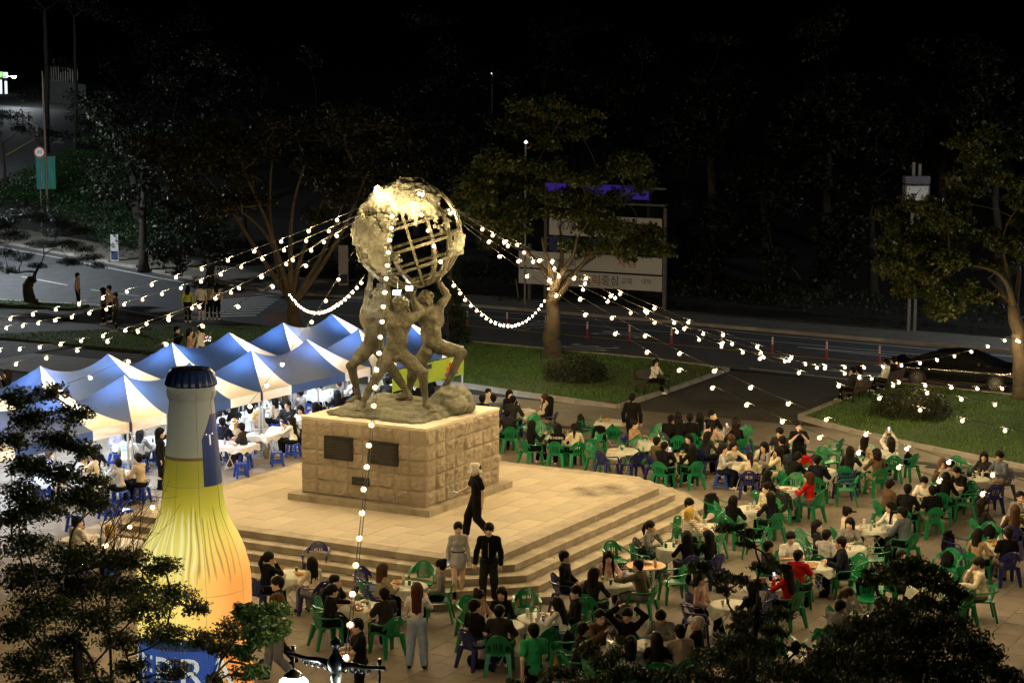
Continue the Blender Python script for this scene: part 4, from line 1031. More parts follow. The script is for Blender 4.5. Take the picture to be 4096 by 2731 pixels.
def chair_meshes():
    M = {}
    # seat: dished plate with rolled front
    us = np.linspace(-1, 1, 9); vs_ = np.linspace(-1, 1, 9); g = [[(u*(.225-.01*(v < 0)*abs(v)), v*.215, .425+.012*(abs(u)**3)-.022*max(0, v-.6)/.4-.008*(1-u*u)*(1-v*v)) for v in vs_] for u in us]
    V, F = shell(g, [[True]*8 for _ in range(8)], .022); m_ = MB().poly(V, F); m_.box(-.21, .21, .185, .2, .385, .418); m_.box(-.21, .21, -.2, -.185, .385, .418)
    M['seat'] = m_.mesh('seat')
    # back: arched, curved, hand slot on top and slits below
    nu, nv = 23, 19; g = []
    for i in range(nu):
        u = -1+2*i/(nu-1); top = .84-.20*abs(u)**2.6; row = []
        for j in range(nv):
            v = j/(nv-1); z = .43+(top-.43)*v; wx = .215+.035*math.sin(v*math.pi*.7); row.append((u*wx, -.195-.13*(z-.43)/.4+.045*u*u-.01*math.sin(v*3.1), z))
        g.append(row)
    mk = [[True]*(nv-1) for _ in range(nu-1)]
    for i in range(nu-1):
        for j in range(nv-1):
            if j in (15,) and 9 <= i <= 12: mk[i][j] = False
            if 3 <= j <= 10 and i in (7, 9, 11+1, 14+0): mk[i][j] = False
            if 2 <= j <= 9 and (i < 4 or i > nu-6): mk[i][j] = (i in () or j < 2)      # the open cut-outs at the sides
    V, F = shell(g, mk, .014); M['backrest'] = MB().poly(V, F).mesh('backrest')
    for s, nm in ((1, 'armrest_r'), (-1, 'armrest_l')):
        m_ = MB(); pts = [(.238*s, -.30, .70), (.262*s, -.22, .675), (.277*s, -.08, .652), (.283*s, .06, .648), (.283*s, .15, .64), (.28*s, .205, .60), (.272*s, .23, .52), (.268*s, .235, .42)]
        for p, q in zip(pts[:-1], pts[1:]): m_.bar(p, (q[0], q[1]+.004, q[2]), .05, .02)
        M[nm] = m_.mesh('armrest')
        a, b = (.195*s, .265*s) if s > 0 else (.265*s, .195*s)
        m_ = MB().hexa([(.268*s-.03, .225, 0), (.268*s+.03, .225, 0), (.268*s+.03, .265, 0), (.268*s-.03, .265, 0)], [(.235*s-.04, .17, .43), (.235*s+.04, .17, .43), (.235*s+.04, .235, .43), (.235*s-.04, .235, .43)]); M['leg_f%d' % s] = m_.mesh('leg')
        m_ = MB().hexa([(.25*s-.032, -.33, 0), (.25*s+.032, -.33, 0), (.25*s+.032, -.29, 0), (.25*s-.032, -.29, 0)], [(.19*s-.052, -.235, .45), (.19*s+.052, -.235, .45), (.19*s+.052, -.17, .45), (.19*s-.052, -.17, .45)]); M['leg_b%d' % s] = m_.mesh('leg')
    for k, me in M.items():
        me.materials.append(PL['g']); auto_smooth(me, 35)
    return M
CH = chair_meshes()
def chair(kind, x, y, rz, label, group=None):
    r = empty('plastic_armchair', (x, y, .001), rz, label, 'chair', group)
    for k, me in CH.items():
        o = link(me.name.split('.')[0], me, r); set_mat(o, PL[kind])
    return r
def stool_meshes():
    M = {}; m_ = MB(); m_.hexa([(-.15, -.15, .395), (.15, -.15, .395), (.15, .15, .395), (-.15, .15, .395)], [(-.14, -.14, .425), (.14, -.14, .425), (.14, .14, .425), (-.14, .14, .425)])
    m_.lathe([(.034, .4255), (.034, .4275)], 10); M['seat'] = m_.mesh('seat')
    for i, (sx, sy) in enumerate(((1, 1), (1, -1), (-1, 1), (-1, -1))):
        M['leg%d' % i] = MB().hexa([(.175*sx-.028, .175*sy-.028, 0), (.175*sx+.028, .175*sy-.028, 0), (.175*sx+.028, .175*sy+.028, 0), (.175*sx-.028, .175*sy+.028, 0)], [(.12*sx-.034, .12*sy-.034, .4), (.12*sx+.034, .12*sy-.034, .4), (.12*sx+.034, .12*sy+.034, .4), (.12*sx-.034, .12*sy+.034, .4)]).mesh('leg')
    m_ = MB()
    for a, b in (((1, 1), (1, -1)), ((1, -1), (-1, -1)), ((-1, -1), (-1, 1)), ((-1, 1), (1, 1))): m_.bar((.158*a[0], .158*a[1], .13), (.158*b[0], .158*b[1], .13), .02, .05)
    M['brace'] = m_.mesh('brace')
    for me in M.values(): me.materials.append(PL['s'])
    return M
ST = stool_meshes()
def stool(x, y, rz, label, group=None):
    r = empty('plastic_stool', (x, y, .001), rz, label, 'stool', group)
    for k, me in ST.items(): link(me.name.split('.')[0], me, r)
    return r
WHITEM = mat('white_enamel', (.7, .7, .68), .4, var=.05)
TOPM = mat('table_top_green', (.10, .42, .24), .4, var=.08); TOPO = mat('table_top_orange', (.75, .28, .04), .35, c2=(.6, .16, .03), scale=3); TOPW = mat('table_top_white', (.7, .7, .68), .4, var=.06)
FILM = mat('plastic_film', (.66, .66, .56), .45, var=.08, scale=5, bump=.5, bscale=12, trans=.2); FILMW = mat('plastic_film_white', (.72, .73, .74), .45, var=.08, scale=5, bump=.5, bscale=12, trans=.2)
TR = .44; TZ = .72
def leg_frame(s):
    m_ = MB()
    for k in (-1, 1): m_.tube([(.30*s, .16*k, .7), (-.33*s, .2*k, .012)], .011, 6)
    m_.tube([(-.33*s, -.2, .012), (-.33*s, .2, .012)], .011, 6); m_.tube([(.1*s, -.175, .49), (.1*s, .175, .49)], .009, 6); return m_.mesh('leg_frame', True, WHITEM)
TLEG = [leg_frame(1), leg_frame(-1)]
TTOP = MB().lathe([(TR-.008, TZ-.028), (TR, TZ-.022), (TR, TZ-.004), (TR-.008, TZ)], 32).mesh('table_top', mtl=TOPM)
TTOPO = MB().lathe([(TR-.012, TZ+.0005), (TR-.012, TZ+.0015)], 32).mesh('table_inlay', mtl=TOPO)
def cloth_round(seed):
    r = np.random.default_rng(seed); n = 48; rings = [.1, .25, .38, TR+.004, TR+.014]; th = np.linspace(0, 2*np.pi, n, endpoint=False)
    drop = .17+.09*np.sin(th*2+r.uniform(0, 6))+.05*np.sin(th*4+r.uniform(0, 6))+.02*np.sin(th*7+r.uniform(0, 6)); drop = np.clip(drop*r.uniform(.8, 1.3), .05, .42)
    fold = .022*np.sin(th*9+r.uniform(0, 6))+.018*np.sin(th*14+r.uniform(0, 6))
    V = [(0, 0, TZ+.006)]; R_s = []
    for q in rings[:-1]: R_s.append([(q*np.cos(t), q*np.sin(t), TZ+.0055+r.uniform(0, .0015)) for t in th])
    for s in (.06, .35, .7, 1.0): R_s.append([((TR+.012+max(0, f)*s*1.6+.02*s)*np.cos(t), (TR+.012+max(0, f)*s*1.6+.02*s)*np.sin(t), TZ+.003-d*s) for t, f, d in zip(th, fold, drop)])
    F = [(0, 1+i, 1+(i+1) % n) for i in range(n)]
    for q in R_s: V += q
    for k in range(len(R_s)-1): F += [(1+k*n+i, 1+(k+1)*n+i, 1+(k+1)*n+(i+1) % n, 1+k*n+(i+1) % n) for i in range(n)]
    return MB().poly(V, F).mesh('tablecloth', True, FILM)
CLOTHS = [cloth_round(s) for s in range(8)]
def round_table(x, y, rz, phrase, bare=False, seed=0):
    r = empty('folding_table', (x, y, .001), rz, ('round folding table with bare orange top beside bottom step' if bare else 'round folding table with crossed white legs, '+phrase), 'table')
    t = link('table_top', TTOP, r)
    if bare: set_mat(t, TOPW); link('inlay', TTOPO, r)
    for me in TLEG: link('leg_frame', me, r)
    if not bare: tag(link('tablecloth', CLOTHS[seed % 8], None, (x, y, .001), (0, 0, rng.uniform(0, 6))), 'thin white plastic cloth draped over '+phrase, 'tablecloth')
    return r
RW, RL = .45, .9
RTOP = MB().box(-RL, RL, -RW, RW, TZ-.03, TZ).mesh('table_top', mtl=TOPW)
def leg_frame_r(s):
    m_ = MB()
    for k in (-1, 1): m_.tube([(.55*s, .36*k, TZ-.03), (.2*s, .36*k, .012)], .013, 6); m_.tube([(.2*s, .30*k, TZ-.03), (.55*s, .30*k, .012)], .013, 6)
    m_.tube([(.2*s, -.36, .02), (.2*s, .36, .02)], .011, 6); return m_.mesh('leg_frame', True, WHITEM)
RLEG = [leg_frame_r(1), leg_frame_r(-1)]
def cloth_rect(seed):
    r = np.random.default_rng(seed); nu, nv = 37, 19; g = []
    for i in range(nu):
        row = []
        for j in range(nv):
            u, v = -1.16+2.32*i/(nu-1), -1.3+2.6*j/(nv-1); ox, oy = max(0, abs(u)-1)*RL, max(0, abs(v)-1)*RW; d = ox+oy
            k = .012*math.sin(i*1.9+seed)+.012*math.sin(j*2.3+seed*2)
            row.append((math.copysign(min(abs(u), 1)*RL+(.012+k if ox else 0)+.2*ox, u), math.copysign(min(abs(v), 1)*RW+(.012+k if oy else 0)+.2*oy, v), TZ+.006-d*1.15*(1+.25*math.sin(i*.7+j*.9+seed))+.001*math.sin(i*3+j*5)))
        g.append(row)
    return MB().sheet(g).mesh('tablecloth', True, FILMW)
RCL = [cloth_rect(s) for s in range(3)]
def rect_table(x, y, rz, phrase, seed=0):
    r = empty('folding_table', (x, y, .001), rz, 'long white folding table, '+phrase, 'table'); link('table_top', RTOP, r)
    for me in RLEG: link('leg_frame', me, r)
    tag(link('tablecloth', RCL[seed % 3], None, (x, y, .001), (0, 0, rz)), 'white plastic sheet covering '+phrase, 'tablecloth'); return r

# ---- things on the tables
ITEM = attr_mat('packaging', .35); ITEMG = attr_mat('clear_packaging', .12)
def item(fn): m_ = MB(); fn(m_); me = m_.mesh('item', mtl=ITEM); auto_smooth(me, 40); return me
def _can(c, c2):
    def f(m):
        m.cc = (.55, .55, .55); m.lathe([(.022, 0), (.027, .004), (.033, .012)], 12); m.cc = c; m.lathe([(.033, .012), (.033, .045)], 12, cap=False); m.cc = c2; m.lathe([(.033, .045), (.033, .085)], 12, cap=False); m.cc = c; m.lathe([(.033, .085), (.033, .112)], 12, cap=False); m.cc = (.6, .6, .6); m.lathe([(.033, .112), (.027, .12), (.026, .118)], 12)
    return f
def _bottle(body, lab, capc, h=.21, r=.033):
    def f(m):
        m.cc = body; m.lathe([(r*.9, 0), (r, .006), (r, h*.3)], 12); m.cc = lab; m.lathe([(r*1.01, h*.3), (r*1.01, h*.55)], 12, cap=False); m.cc = body; m.lathe([(r, h*.55), (r*.95, h*.62), (r*.45, h*.8), (r*.38, h*.93)], 12, cap=False); m.cc = capc; m.lathe([(r*.45, h*.93), (r*.45, h)], 10)
    return f
def _cup(m):
    m.cc = (.68, .66, .6); m.lathe([(.026, 0), (.036, .085), (.038, .09), (.034, .088), (.025, .008)], 12)
def _cupstack(m):
    m.cc = (.68, .66, .6)
    for k in range(4): m.lathe([(.026, k*.022), (.036, .085+k*.022), (.038, .09+k*.022)], 12)
def _box(m):
    m.cc = (.52, .33, .15); m.hexa([(-.1, -.07, 0), (.1, -.07, 0), (.1, .07, 0), (-.1, .07, 0)], [(-.12, -.09, .055), (.12, -.09, .055), (.12, .09, .055), (-.12, .09, .055)]); m.cc = (.6, .40, .2); m.poly([(-.12, .09, .055), (.12, .09, .055), (.13, .16, .12), (-.13, .16, .12)], [(0, 1, 2, 3), (3, 2, 1, 0)])
    m.cc = (.5, .28, .1)
    r = random.Random(3)
    for i in range(14):
        x, y = r.uniform(-.09, .09), r.uniform(-.06, .06); m.lathe([(.0, 0), (.02, .006), (.012, .022), (0, .026)], 6, (x, y, .045), cap=False)
def _tray(m):
    m.cc = (.66, .62, .52); m.lathe([(.075, 0), (.105, .022), (.108, .024), (.07, .006)], 16); m.cc = (.5, .22, .06)
    r = random.Random(5)
    for i in range(12): m.lathe([(.0, 0), (.02, .006), (.012, .02), (0, .024)], 6, (r.uniform(-.055, .055), r.uniform(-.055, .055), .008), cap=False)
def _menu(m): m.cc = (.6, .03, .02); m.box(-.14, .14, -.1, .1, 0, .012); m.cc = (.7, .6, .42); m.box(-.13, .13, -.09, .09, .012, .03)
def _bag(m):
    m.cc = (.68, .68, .66); r = random.Random(9)
    for i in range(9): m.lathe([(0, 0), (.05, .012), (.045, .05), (.0, .075)], 7, (r.uniform(-.06, .06), r.uniform(-.05, .05), 0), cap=False)
def _paperbag(m): m.cc = (.23, .11, .05); m.hexa([(-.075, -.05, 0), (.075, -.05, 0), (.075, .05, 0), (-.075, .05, 0)], [(-.08, -.035, .15), (.08, -.035, .17), (.08, .035, .17), (-.08, .035, .15)])
ITEMS = dict(can=(item(_can((.012, .11, .04), (.02, .2, .06))), 'beer_can', 'green beer can', 'can'), colacan=(item(_can((.16, .06, .03), (.35, .12, .05))), 'drink_can', 'amber drink can', 'can'), bluecan=(item(_can((.02, .06, .25), (.4, .42, .45))), 'drink_can', 'blue and silver drink can', 'can'),
  water=(item(_bottle((.5, .54, .54), (.45, .55, .68), (.05, .12, .55))), 'water_bottle', 'clear water bottle with blue cap', 'bottle'), soju=(item(_bottle((.46, .52, .48), (.62, .64, .6), (.05, .4, .12))), 'glass_bottle', 'clear glass bottle with green cap', 'bottle'), green=(item(_bottle((.02, .14, .05), (.5, .52, .48), (.03, .3, .1))), 'glass_bottle', 'green glass bottle', 'bottle'), milk=(item(_bottle((.62, .62, .58), (.66, .66, .62), (.62, .62, .6), .2, .036)), 'plastic_bottle', 'white plastic bottle', 'bottle'),
  cup=(item(_cup), 'paper_cup', 'white paper cup', 'cup'), cups=(item(_cupstack), 'paper_cup_stack', 'stack of white paper cups', 'cups'), box=(item(_box), 'food_box', 'open brown cardboard food box', 'food box'), tray=(item(_tray), 'food_plate', 'white paper plate of fried food', 'plate'), menu=(item(_menu), 'menu_board', 'red-edged menu board', 'menu'), bag=(item(_bag), 'plastic_bag', 'crumpled white plastic bag', 'bag'), pbag=(item(_paperbag), 'paper_bag', 'brown paper bag', 'paper bag'))
def put(kind, x, y, z, where, rz=None):
    me, nm, ds, cat = ITEMS[kind]
    return tag(link(nm, me, None, (x, y, z), (0, 0, rng.uniform(0, 6.28) if rz is None else rz)), ds+' on '+where, cat, ds+' set on '+where)
# ---- coats and bags
def lump(name, P, mtl, h=.022, amp=.012):
    V, F = sdf_mesh(P, h); V = smooth_disp(V, F, amp*vnoise(V, 3, 16)+amp*.5*vnoise(V, 7, 34)); return np_mesh(name, V, F, True, mtl)
COAT = lump('coat', [ell((0, -.29, .70), (.2, .035, .17), None, .04), cone((-.2, -.24, .72), (-.25, -.22, .42), .05, .04, .04), cone((.2, -.24, .72), (.24, -.2, .40), .05, .04, .04), ell((0, -.335, .52), (.19, .03, .2), None, .04), cone((-.17, -.27, .82), (.17, -.27, .82), .03, .03, .05)], cloth('black'))
PACK = lump('backpack', [ell((0, 0, .2), (.15, .09, .2), None, .05), ell((0, .08, .14), (.11, .05, .11), None, .04), cone((-.06, -.09, .34), (-.09, -.1, .1), .016, .016, .01), cone((.06, -.09, .34), (.09, -.1, .1), .016, .016, .01), cone((-.03, 0, .4), (.03, 0, .4), .02, .02, .03)], cloth('black'))
HEAP = lump('heap', [ell((0, 0, .06), (.2, .16, .09), None, .05), ell((.12, .1, .1), (.12, .1, .12), None, .05), cone((-.1, -.1, .04), (-.42, -.16, .03), .05, .035, .05)], cloth('black'))

# ================================================================= SEATING PLAN
# key: (u, v of the table top), phrase
TABLES = dict(
 t1=(1955, 1640, 'table half hidden by the plinth'), t2=(2089, 1643, 'table beside the lawn kerb'), t3=(2004, 1690, 'table against the plinth corner'), t4=(2245, 1747, 'yellow bottle table behind the platform'), t5=(2440, 1684, 'table by the standing man'),
 t6=(2491, 1801, 'unoccupied table with red menu'), t7=(2612, 1764, 'cotton candy table'), t8=(2722, 1824, 'table at the platform back corner'), t9=(2868, 1790, 'table with stacked paper cups'), t10=(2735, 1714, 'far crowded table'), t11=(2985, 1858, 'table by the blue stool'),
 t12=(3085, 1806, 'table before the white sheet table'), t10b=(2885, 1736, 'far ponytail group table'), t13=(3280, 1880, 'table by the red jacket chair'), t14=(3443, 1844, 'two-woman table near backpack chair'), t14b=(3532, 1810, 'phone flash table'), t15=(3144, 1958, 'table of the red sweater'),
 t16=(3018, 2034, 'table of the smiling girl'), t17=(2832, 2108, 'table of the blond striped-shirt person'), t18=(2700, 2186, 'table under the step corner'), t20=(2446, 2332, 'table below the side steps'), t21=(2020, 2496, 'front twin table'), t21b=(2145, 2474, 'cup-laden twin table'),
 t22=(1158, 2297, 'table by the giant bottle'), t23=(1445, 2425, 'table behind the lamp post'), t24=(1628, 2343, 'table at the front steps'), t25=(2490, 2600, 'bottle-crowded twin table'), t25b=(2615, 2578, 'long party twin table'), t26=(2925, 2418, 'table behind the sapling'), t27=(3062, 2344, 'table with brown mugs'),
 t28=(3258, 2262, 'table of the red jersey'), t29=(3387, 2188, 'table of the track jacket girl'), t30=(3491, 2113, 'table with four water bottles'), t31=(3671, 2003, 'table of the white tee man'), t32=(3775, 1952, 'table of the hooded person'), t33=(3893, 1914, 'table under the low bulb'), t34=(4085, 2074, 'table at the right lawn side'),
 t35=(3978, 2182, 'table with the round green chair'), t36=(3715, 2342, 'leaf-screened cluttered table'), t37=(3492, 2478, 'table hidden in leaves'), t38=(3245, 2618, 'table with long white cloth'), t19=(2584, 2258, 'bare orange table'))
# (table, u, v of the head, pose, hair, hair colour, top, bottom, sex, seat, extra)
PEOPLE = [
 ('t1', 1928, 1598, 'table', 'short', 'black', 'black', 'black', 'm', 'g'), ('t1', 1953, 1576, 'table', 'short', 'black', 'palegrey', 'black', 'f', 'g'), ('t1', 1968, 1594, 'lap', 'crop', 'black', 'slate', 'black', 'm', 'b'),
 ('t2', 2039, 1577, 'eat', 'half', 'black', 'black', 'black', 'f', 'g'), ('t2', 2032, 1610, 'table', 'short', 'black', 'charcoal', 'black', 'm', 'b'), ('t2', 2135, 1592, 'lap', 'longside', 'auburn', 'cream', 'khaki', 'f', 'd'), ('t2', 2186, 1597, 'lap', 'long', 'black', 'navy', 'khaki', 'f', 'd'),
 ('t3', 2043, 1667, 'gest', 'short', 'black', 'charcoal', 'black', 'm', 'g'), ('t3', 1994, 1672, 'eat', 'short', 'black', 'black', 'black', 'm', 'g'),
 ('t4', 2130, 1702, 'gest', 'long', 'black', 'black', 'black', 'f', 'g'), ('t4', 2224, 1723, 'table', 'half', 'black', 'black', 'black', 'f', 'g', dict(nomirror=1, back=('歷史敎育科', .085))), ('t4', 2293, 1724, 'table', 'ponytail', 'black', 'cream', 'black', 'f', 'g'),
 ('t7', 2538, 1697, 'gest', 'bun', 'dark', 'tan', 'tan', 'f', 'b'),
 ('t8', 2630, 1767, 'lap', 'short', 'black', 'olive', 'black', 'm', 'b'), ('t8', 2658, 1787, 'phone', 'crop', 'black', 'black', 'black', 'm', 'g'), ('t8', 2741, 1759, 'table', 'bob', 'black', 'black', 'black', 'f', 'g'), ('t8', 2784, 1800, 'gest', 'long', 'black', 'black', 'black', 'f', 'g'),
 ('t9', 2788, 1748, 'table', 'long', 'dark', 'charcoal', 'black', 'f', 'b'), ('t9', 2923, 1760, 'table', 'curly', 'brown', 'brown', 'black', 'f', 'b'),
 ('t10', 2684, 1680, 'hunch', 'short', 'black', 'black', 'black', 'm', 'd'), ('t10', 2712, 1668, 'eat', 'long', 'dark', 'cream', 'black', 'f', 'g'), ('t10', 2758, 1662, 'lap', 'longside', 'black', 'lilac', 'black', 'f', 'g'), ('t10', 2771, 1686, 'reach', 'short', 'black', 'black', 'black', 'm', 'g'), ('t10', 2680, 1724, 'table', 'long', 'black', 'black', 'black', 'f', 'g'),
 ('t10b', 2834, 1706, 'table', 'ponytail', 'black', 'pink', 'black', 'f', 'g'), ('t10b', 2838, 1664, 'cheek', 'short', 'black', 'black', 'black', 'm', 'g'), ('t10b', 2918, 1685, 'phone', 'bob', 'black', 'grey', 'denim', 'f', 'g'), ('t10b', 2982, 1716, 'table', 'long', 'dark', 'black', 'black', 'f', 'g'),
 ('t11', 2912, 1795, 'gest', 'long', 'dark', 'palegrey', 'navy', 'f', 's'), ('t11', 2935, 1785, 'reach', 'half', 'black', 'cream', 'black', 'f', 'b'), ('t11', 3036, 1790, 'table', 'longside', 'black', 'grey', 'black', 'f', 'g'), ('t11', 3002, 1838, 'table', 'ponytail', 'dark', 'cream', 'black', 'f', 'b'), ('t11', 3110, 1805, 'eat', 'long', 'black', 'cream', 'cream', 'f', 'g'),
 ('t12', 3106, 1737, 'table', 'curly', 'black', 'charcoal', 'black', 'm', 'g'), ('t12', 3124, 1764, 'table', 'bun', 'dark', 'black', 'black', 'f', 'd'), ('t12', 3200, 1760, 'reach', 'short', 'black', 'black', 'black', 'm', 'd', dict(sleeve=1)),
 ('t13', 3150, 1838, 'hunch', 'short', 'black', 'black', 'black', 'm', 'g'), ('t13', 3262, 1869, 'table', 'crop', 'black', 'navy', 'black', 'm', 'g'),
 ('t14', 3377, 1818, 'eat', 'long', 'dark', 'charcoal', 'black', 'f', 'g'), ('t14', 3506, 1814, 'table', 'bob', 'dark', 'brown', 'khaki', 'f', 'g'), ('t14b', 3463, 1764, 'lap', 'long', 'black', 'beige', 'black', 'f', 'g'), ('t14b', 3560, 1765, 'raise_', 'half', 'dark', 'white', 'black', 'f', 'g'),
 ('t15', 3074, 1902, 'table', 'longside', 'black', 'black', 'black', 'f', 'g'), ('t15', 3234, 1910, 'eat', 'bob', 'auburn', 'red', 'slate', 'f', 'g'),
 ('t16', 3060, 1955, 'reach', 'bun', 'black', 'cream', 'black', 'f', 'g'), ('t16', 2935, 2004, 'eat', 'long', 'black', 'black', 'black', 'f', 'g'), ('t16', 3078, 1991, 'table', 'long', 'black', 'navy', 'black', 'f', 'g'),
 ('t17', 2768, 2050, 'table', 'bob', 'blond', 'striped', 'black', 'f', 'g'), ('t17', 2784, 2022, 'eat', 'fringe', 'black', 'cream', 'black', 'm', 'g'),
 ('t18', 2625, 2109, 'eat', 'ponytail', 'dark', 'grey', 'denim', 'f', 'd'), ('t18', 2748, 2147, 'table', 'half', 'black', 'black', 'black', 'f', 'b'), ('t18', 2810, 2146, 'table', 'long', 'black', 'black', 'black', 'f', 'b'),
 ('t20', 2262, 2230, 'lap', 'short', 'black', 'black', 'black', 'm', 'b'), ('t20', 2433, 2233, 'reach', 'longside', 'black', 'pink', 'black', 'f', 'b'), ('t20', 2377, 2296, 'table', 'half', 'dark', 'charcoal', 'black', 'f', 'g'), ('t20', 2549, 2263, 'reach', 'short', 'black', 'olive', 'grey', 'm', 'g'),
 ('t21', 1902, 2426, 'lap', 'fringe', 'black', 'black', 'palegrey', 'm', 'b', dict(sleeve=1)), ('t21', 1930, 2390, 'table', 'bun', 'dark', 'pink', 'black', 'f', 'g'), ('t21', 2005, 2375, 'lap', 'bob', 'black', 'black', 'black', 'f', 'g'), ('t21', 1999, 2447, 'table', 'crop', 'black', 'charcoal', 'black', 'm', 'g'), ('t21b', 2211, 2415, 'hunch', 'long', 'black', 'white', 'denim', 'f', 'g'), ('t21b', 2246, 2372, 'lap', 'fringe', 'black', 'black', 'black', 'm', 'g'),
 ('t22', 1115, 2225, 'cheek', 'ponytail', 'black', 'black', 'black', 'f', 'b'), ('t22', 1248, 2252, 'table', 'long', 'black', 'cream', 'grey', 'f', 'b'),
 ('t23', 1346, 2326, 'table', 'crop', 'black', 'black', 'black', 'm', 'g', dict(sleeve=1)), ('t23', 1331, 2363, 'reach', 'ponytail', 'black', 'black', 'black', 'f', 'g'), ('t23', 1537, 2378, 'table', 'short', 'black', 'charcoal', 'black', 'm', 'g', dict(sleeve=1)),
 ('t24', 1534, 2278, 'table', 'half', 'brown', 'khaki', 'black', 'f', 'b'), ('t24', 1642, 2259, 'lap', 'bun', 'black', 'grey', 'black', 'f', 'g'),
 ('t25', 2337, 2519, 'table', 'crop', 'black', 'black', 'black', 'm', 'g'), ('t25', 2402, 2469, 'phone', 'short', 'black', 'brown', 'black', 'm', 'g'), ('t25', 2495, 2462, 'headhands', 'fringe', 'black', 'black', 'black', 'm', 'g'), ('t25b', 2643, 2475, 'hunch', 'fringe', 'black', 'grey', 'black', 'm', 'g'), ('t25b', 2718, 2528, 'table', 'short', 'black', 'beige', 'black', 'm', 'g'), ('t25b', 2786, 2495, 'lap', 'crop', 'silver', 'black', 'black', 'm', 'd'), ('t25', 2543, 2598, 'table', 'long', 'black', 'palegrey', 'white', 'f', 'g'), ('t25b', 2690, 2590, 'eat', 'long', 'dark', 'black', 'black', 'f', 'g'),
 ('t26', 2889, 2330, 'lap', 'long', 'black', 'pink', 'black', 'f', 'b'), ('t26', 2960, 2345, 'table', 'half', 'black', 'black', 'black', 'f', 'b'),
 ('t27', 3146, 2289, 'phone', 'long', 'dark', 'red', 'black', 'f', 'g'),
 ('t28', 3078, 2188, 'lap', 'short', 'black', 'charcoal', 'black', 'm', 'g'), ('t28', 3166, 2152, 'table', 'fringe', 'black', 'white', 'black', 'm', 'g', dict(sleeve=1)), ('t28', 3195, 2224, 'table', 'crop', 'black', 'red', 'black', 'm', 'g', dict(sleeve=1)), ('t28', 3323, 2174, 'table', 'short', 'black', 'navy', 'black', 'm', 'g'),
 ('t29', 3274, 2104, 'lap', 'half', 'black', 'charcoal', 'black', 'f', 'p'), ('t29', 3310, 2143, 'reach', 'short', 'black', 'palegrey', 'black', 'm', 'g'), ('t29', 3392, 2109, 'table', 'bob', 'black', 'grey', 'black', 'f', 'g'),
 ('t30', 3392, 2051, 'eat', 'bun', 'black', 'cream', 'black', 'f', 'g', dict(cap='black')), ('t30', 3542, 2033, 'table', 'longside', 'dark', 'white', 'black', 'f', 'g'), ('t30', 3606, 2054, 'table', 'crop', 'black', 'slate', 'black', 'm', 'g', dict(cap='black')),
 ('t31', 3563, 1940, 'table', 'fringe', 'dark', 'brown', 'black', 'm', 'g'), ('t31', 3609, 1972, 'table', 'short', 'black', 'black', 'black', 'm', 'g'), ('t31', 3675, 1940, 'hunch', 'short', 'black', 'white', 'black', 'm', 'g', dict(sleeve=1)), ('t31', 3729, 1964, 'lap', 'short', 'black', 'black', 'khaki', 'm', 'g', dict(sleeve=1)),
 ('t32', 3794, 1892, 'hunch', 'short', 'black', 'black', 'black', 'm', 'g', dict(sleeve=1)), ('t32', 3706, 1928, 'table', 'long', 'black', 'black', 'black', 'f', 'g'), ('t32', 3768, 1848, 'eat', 'hood', 'black', 'brown', 'black', 'f', 'g'),
 ('t33', 3814, 1857, 'reach', 'curly', 'dark', 'grey', 'black', 'm', 'g'), ('t33', 3970, 1806, 'table', 'long', 'dark', 'charcoal', 'black', 'f', 'd'), ('t33', 4060, 1818, 'table', 'curly', 'black', 'slate', 'khaki', 'm', 'd'),
 ('t34', 3934, 2017, 'fold', 'half', 'dark', 'charcoal', 'khaki', 'f', 'g'), ('t34', 4046, 2058, 'gest', 'long', 'brown', 'brown', 'black', 'f', 'b'), ('t34', 4086, 2002, 'cheek', 'short', 'black', 'grey', 'black', 'f', 'g'),
 ('t35', 3914, 2138, 'table', 'half', 'dark', 'tan', 'black', 'f', 'g'), ('t35', 4029, 2136, 'lap', 'short', 'dark', 'black', 'khaki', 'm', 'b', dict(sleeve=1)),
 ('t36', 3608, 2226, 'table', 'short', 'dark', 'black', 'black', 'm', 'g'), ('t36', 3911, 2256, 'eat', 'fringe', 'dark', 'cream', 'khaki', 'm', 'g'),
 ('t37', 3418, 2382, 'cheek', 'ponytail', 'brown', 'palegrey', 'black', 'f', 'g'), ('t37', 3364, 2430, 'hunch', 'short', 'dark', 'grey', 'black', 'm', 'g'), ('t37', 3511, 2412, 'hunch', 'short', 'black', 'black', 'black', 'm', 'g'), ('t38', 3330, 2640, 'phone', 'short', 'black', 'black', 'black', 'm', 'g'),
]
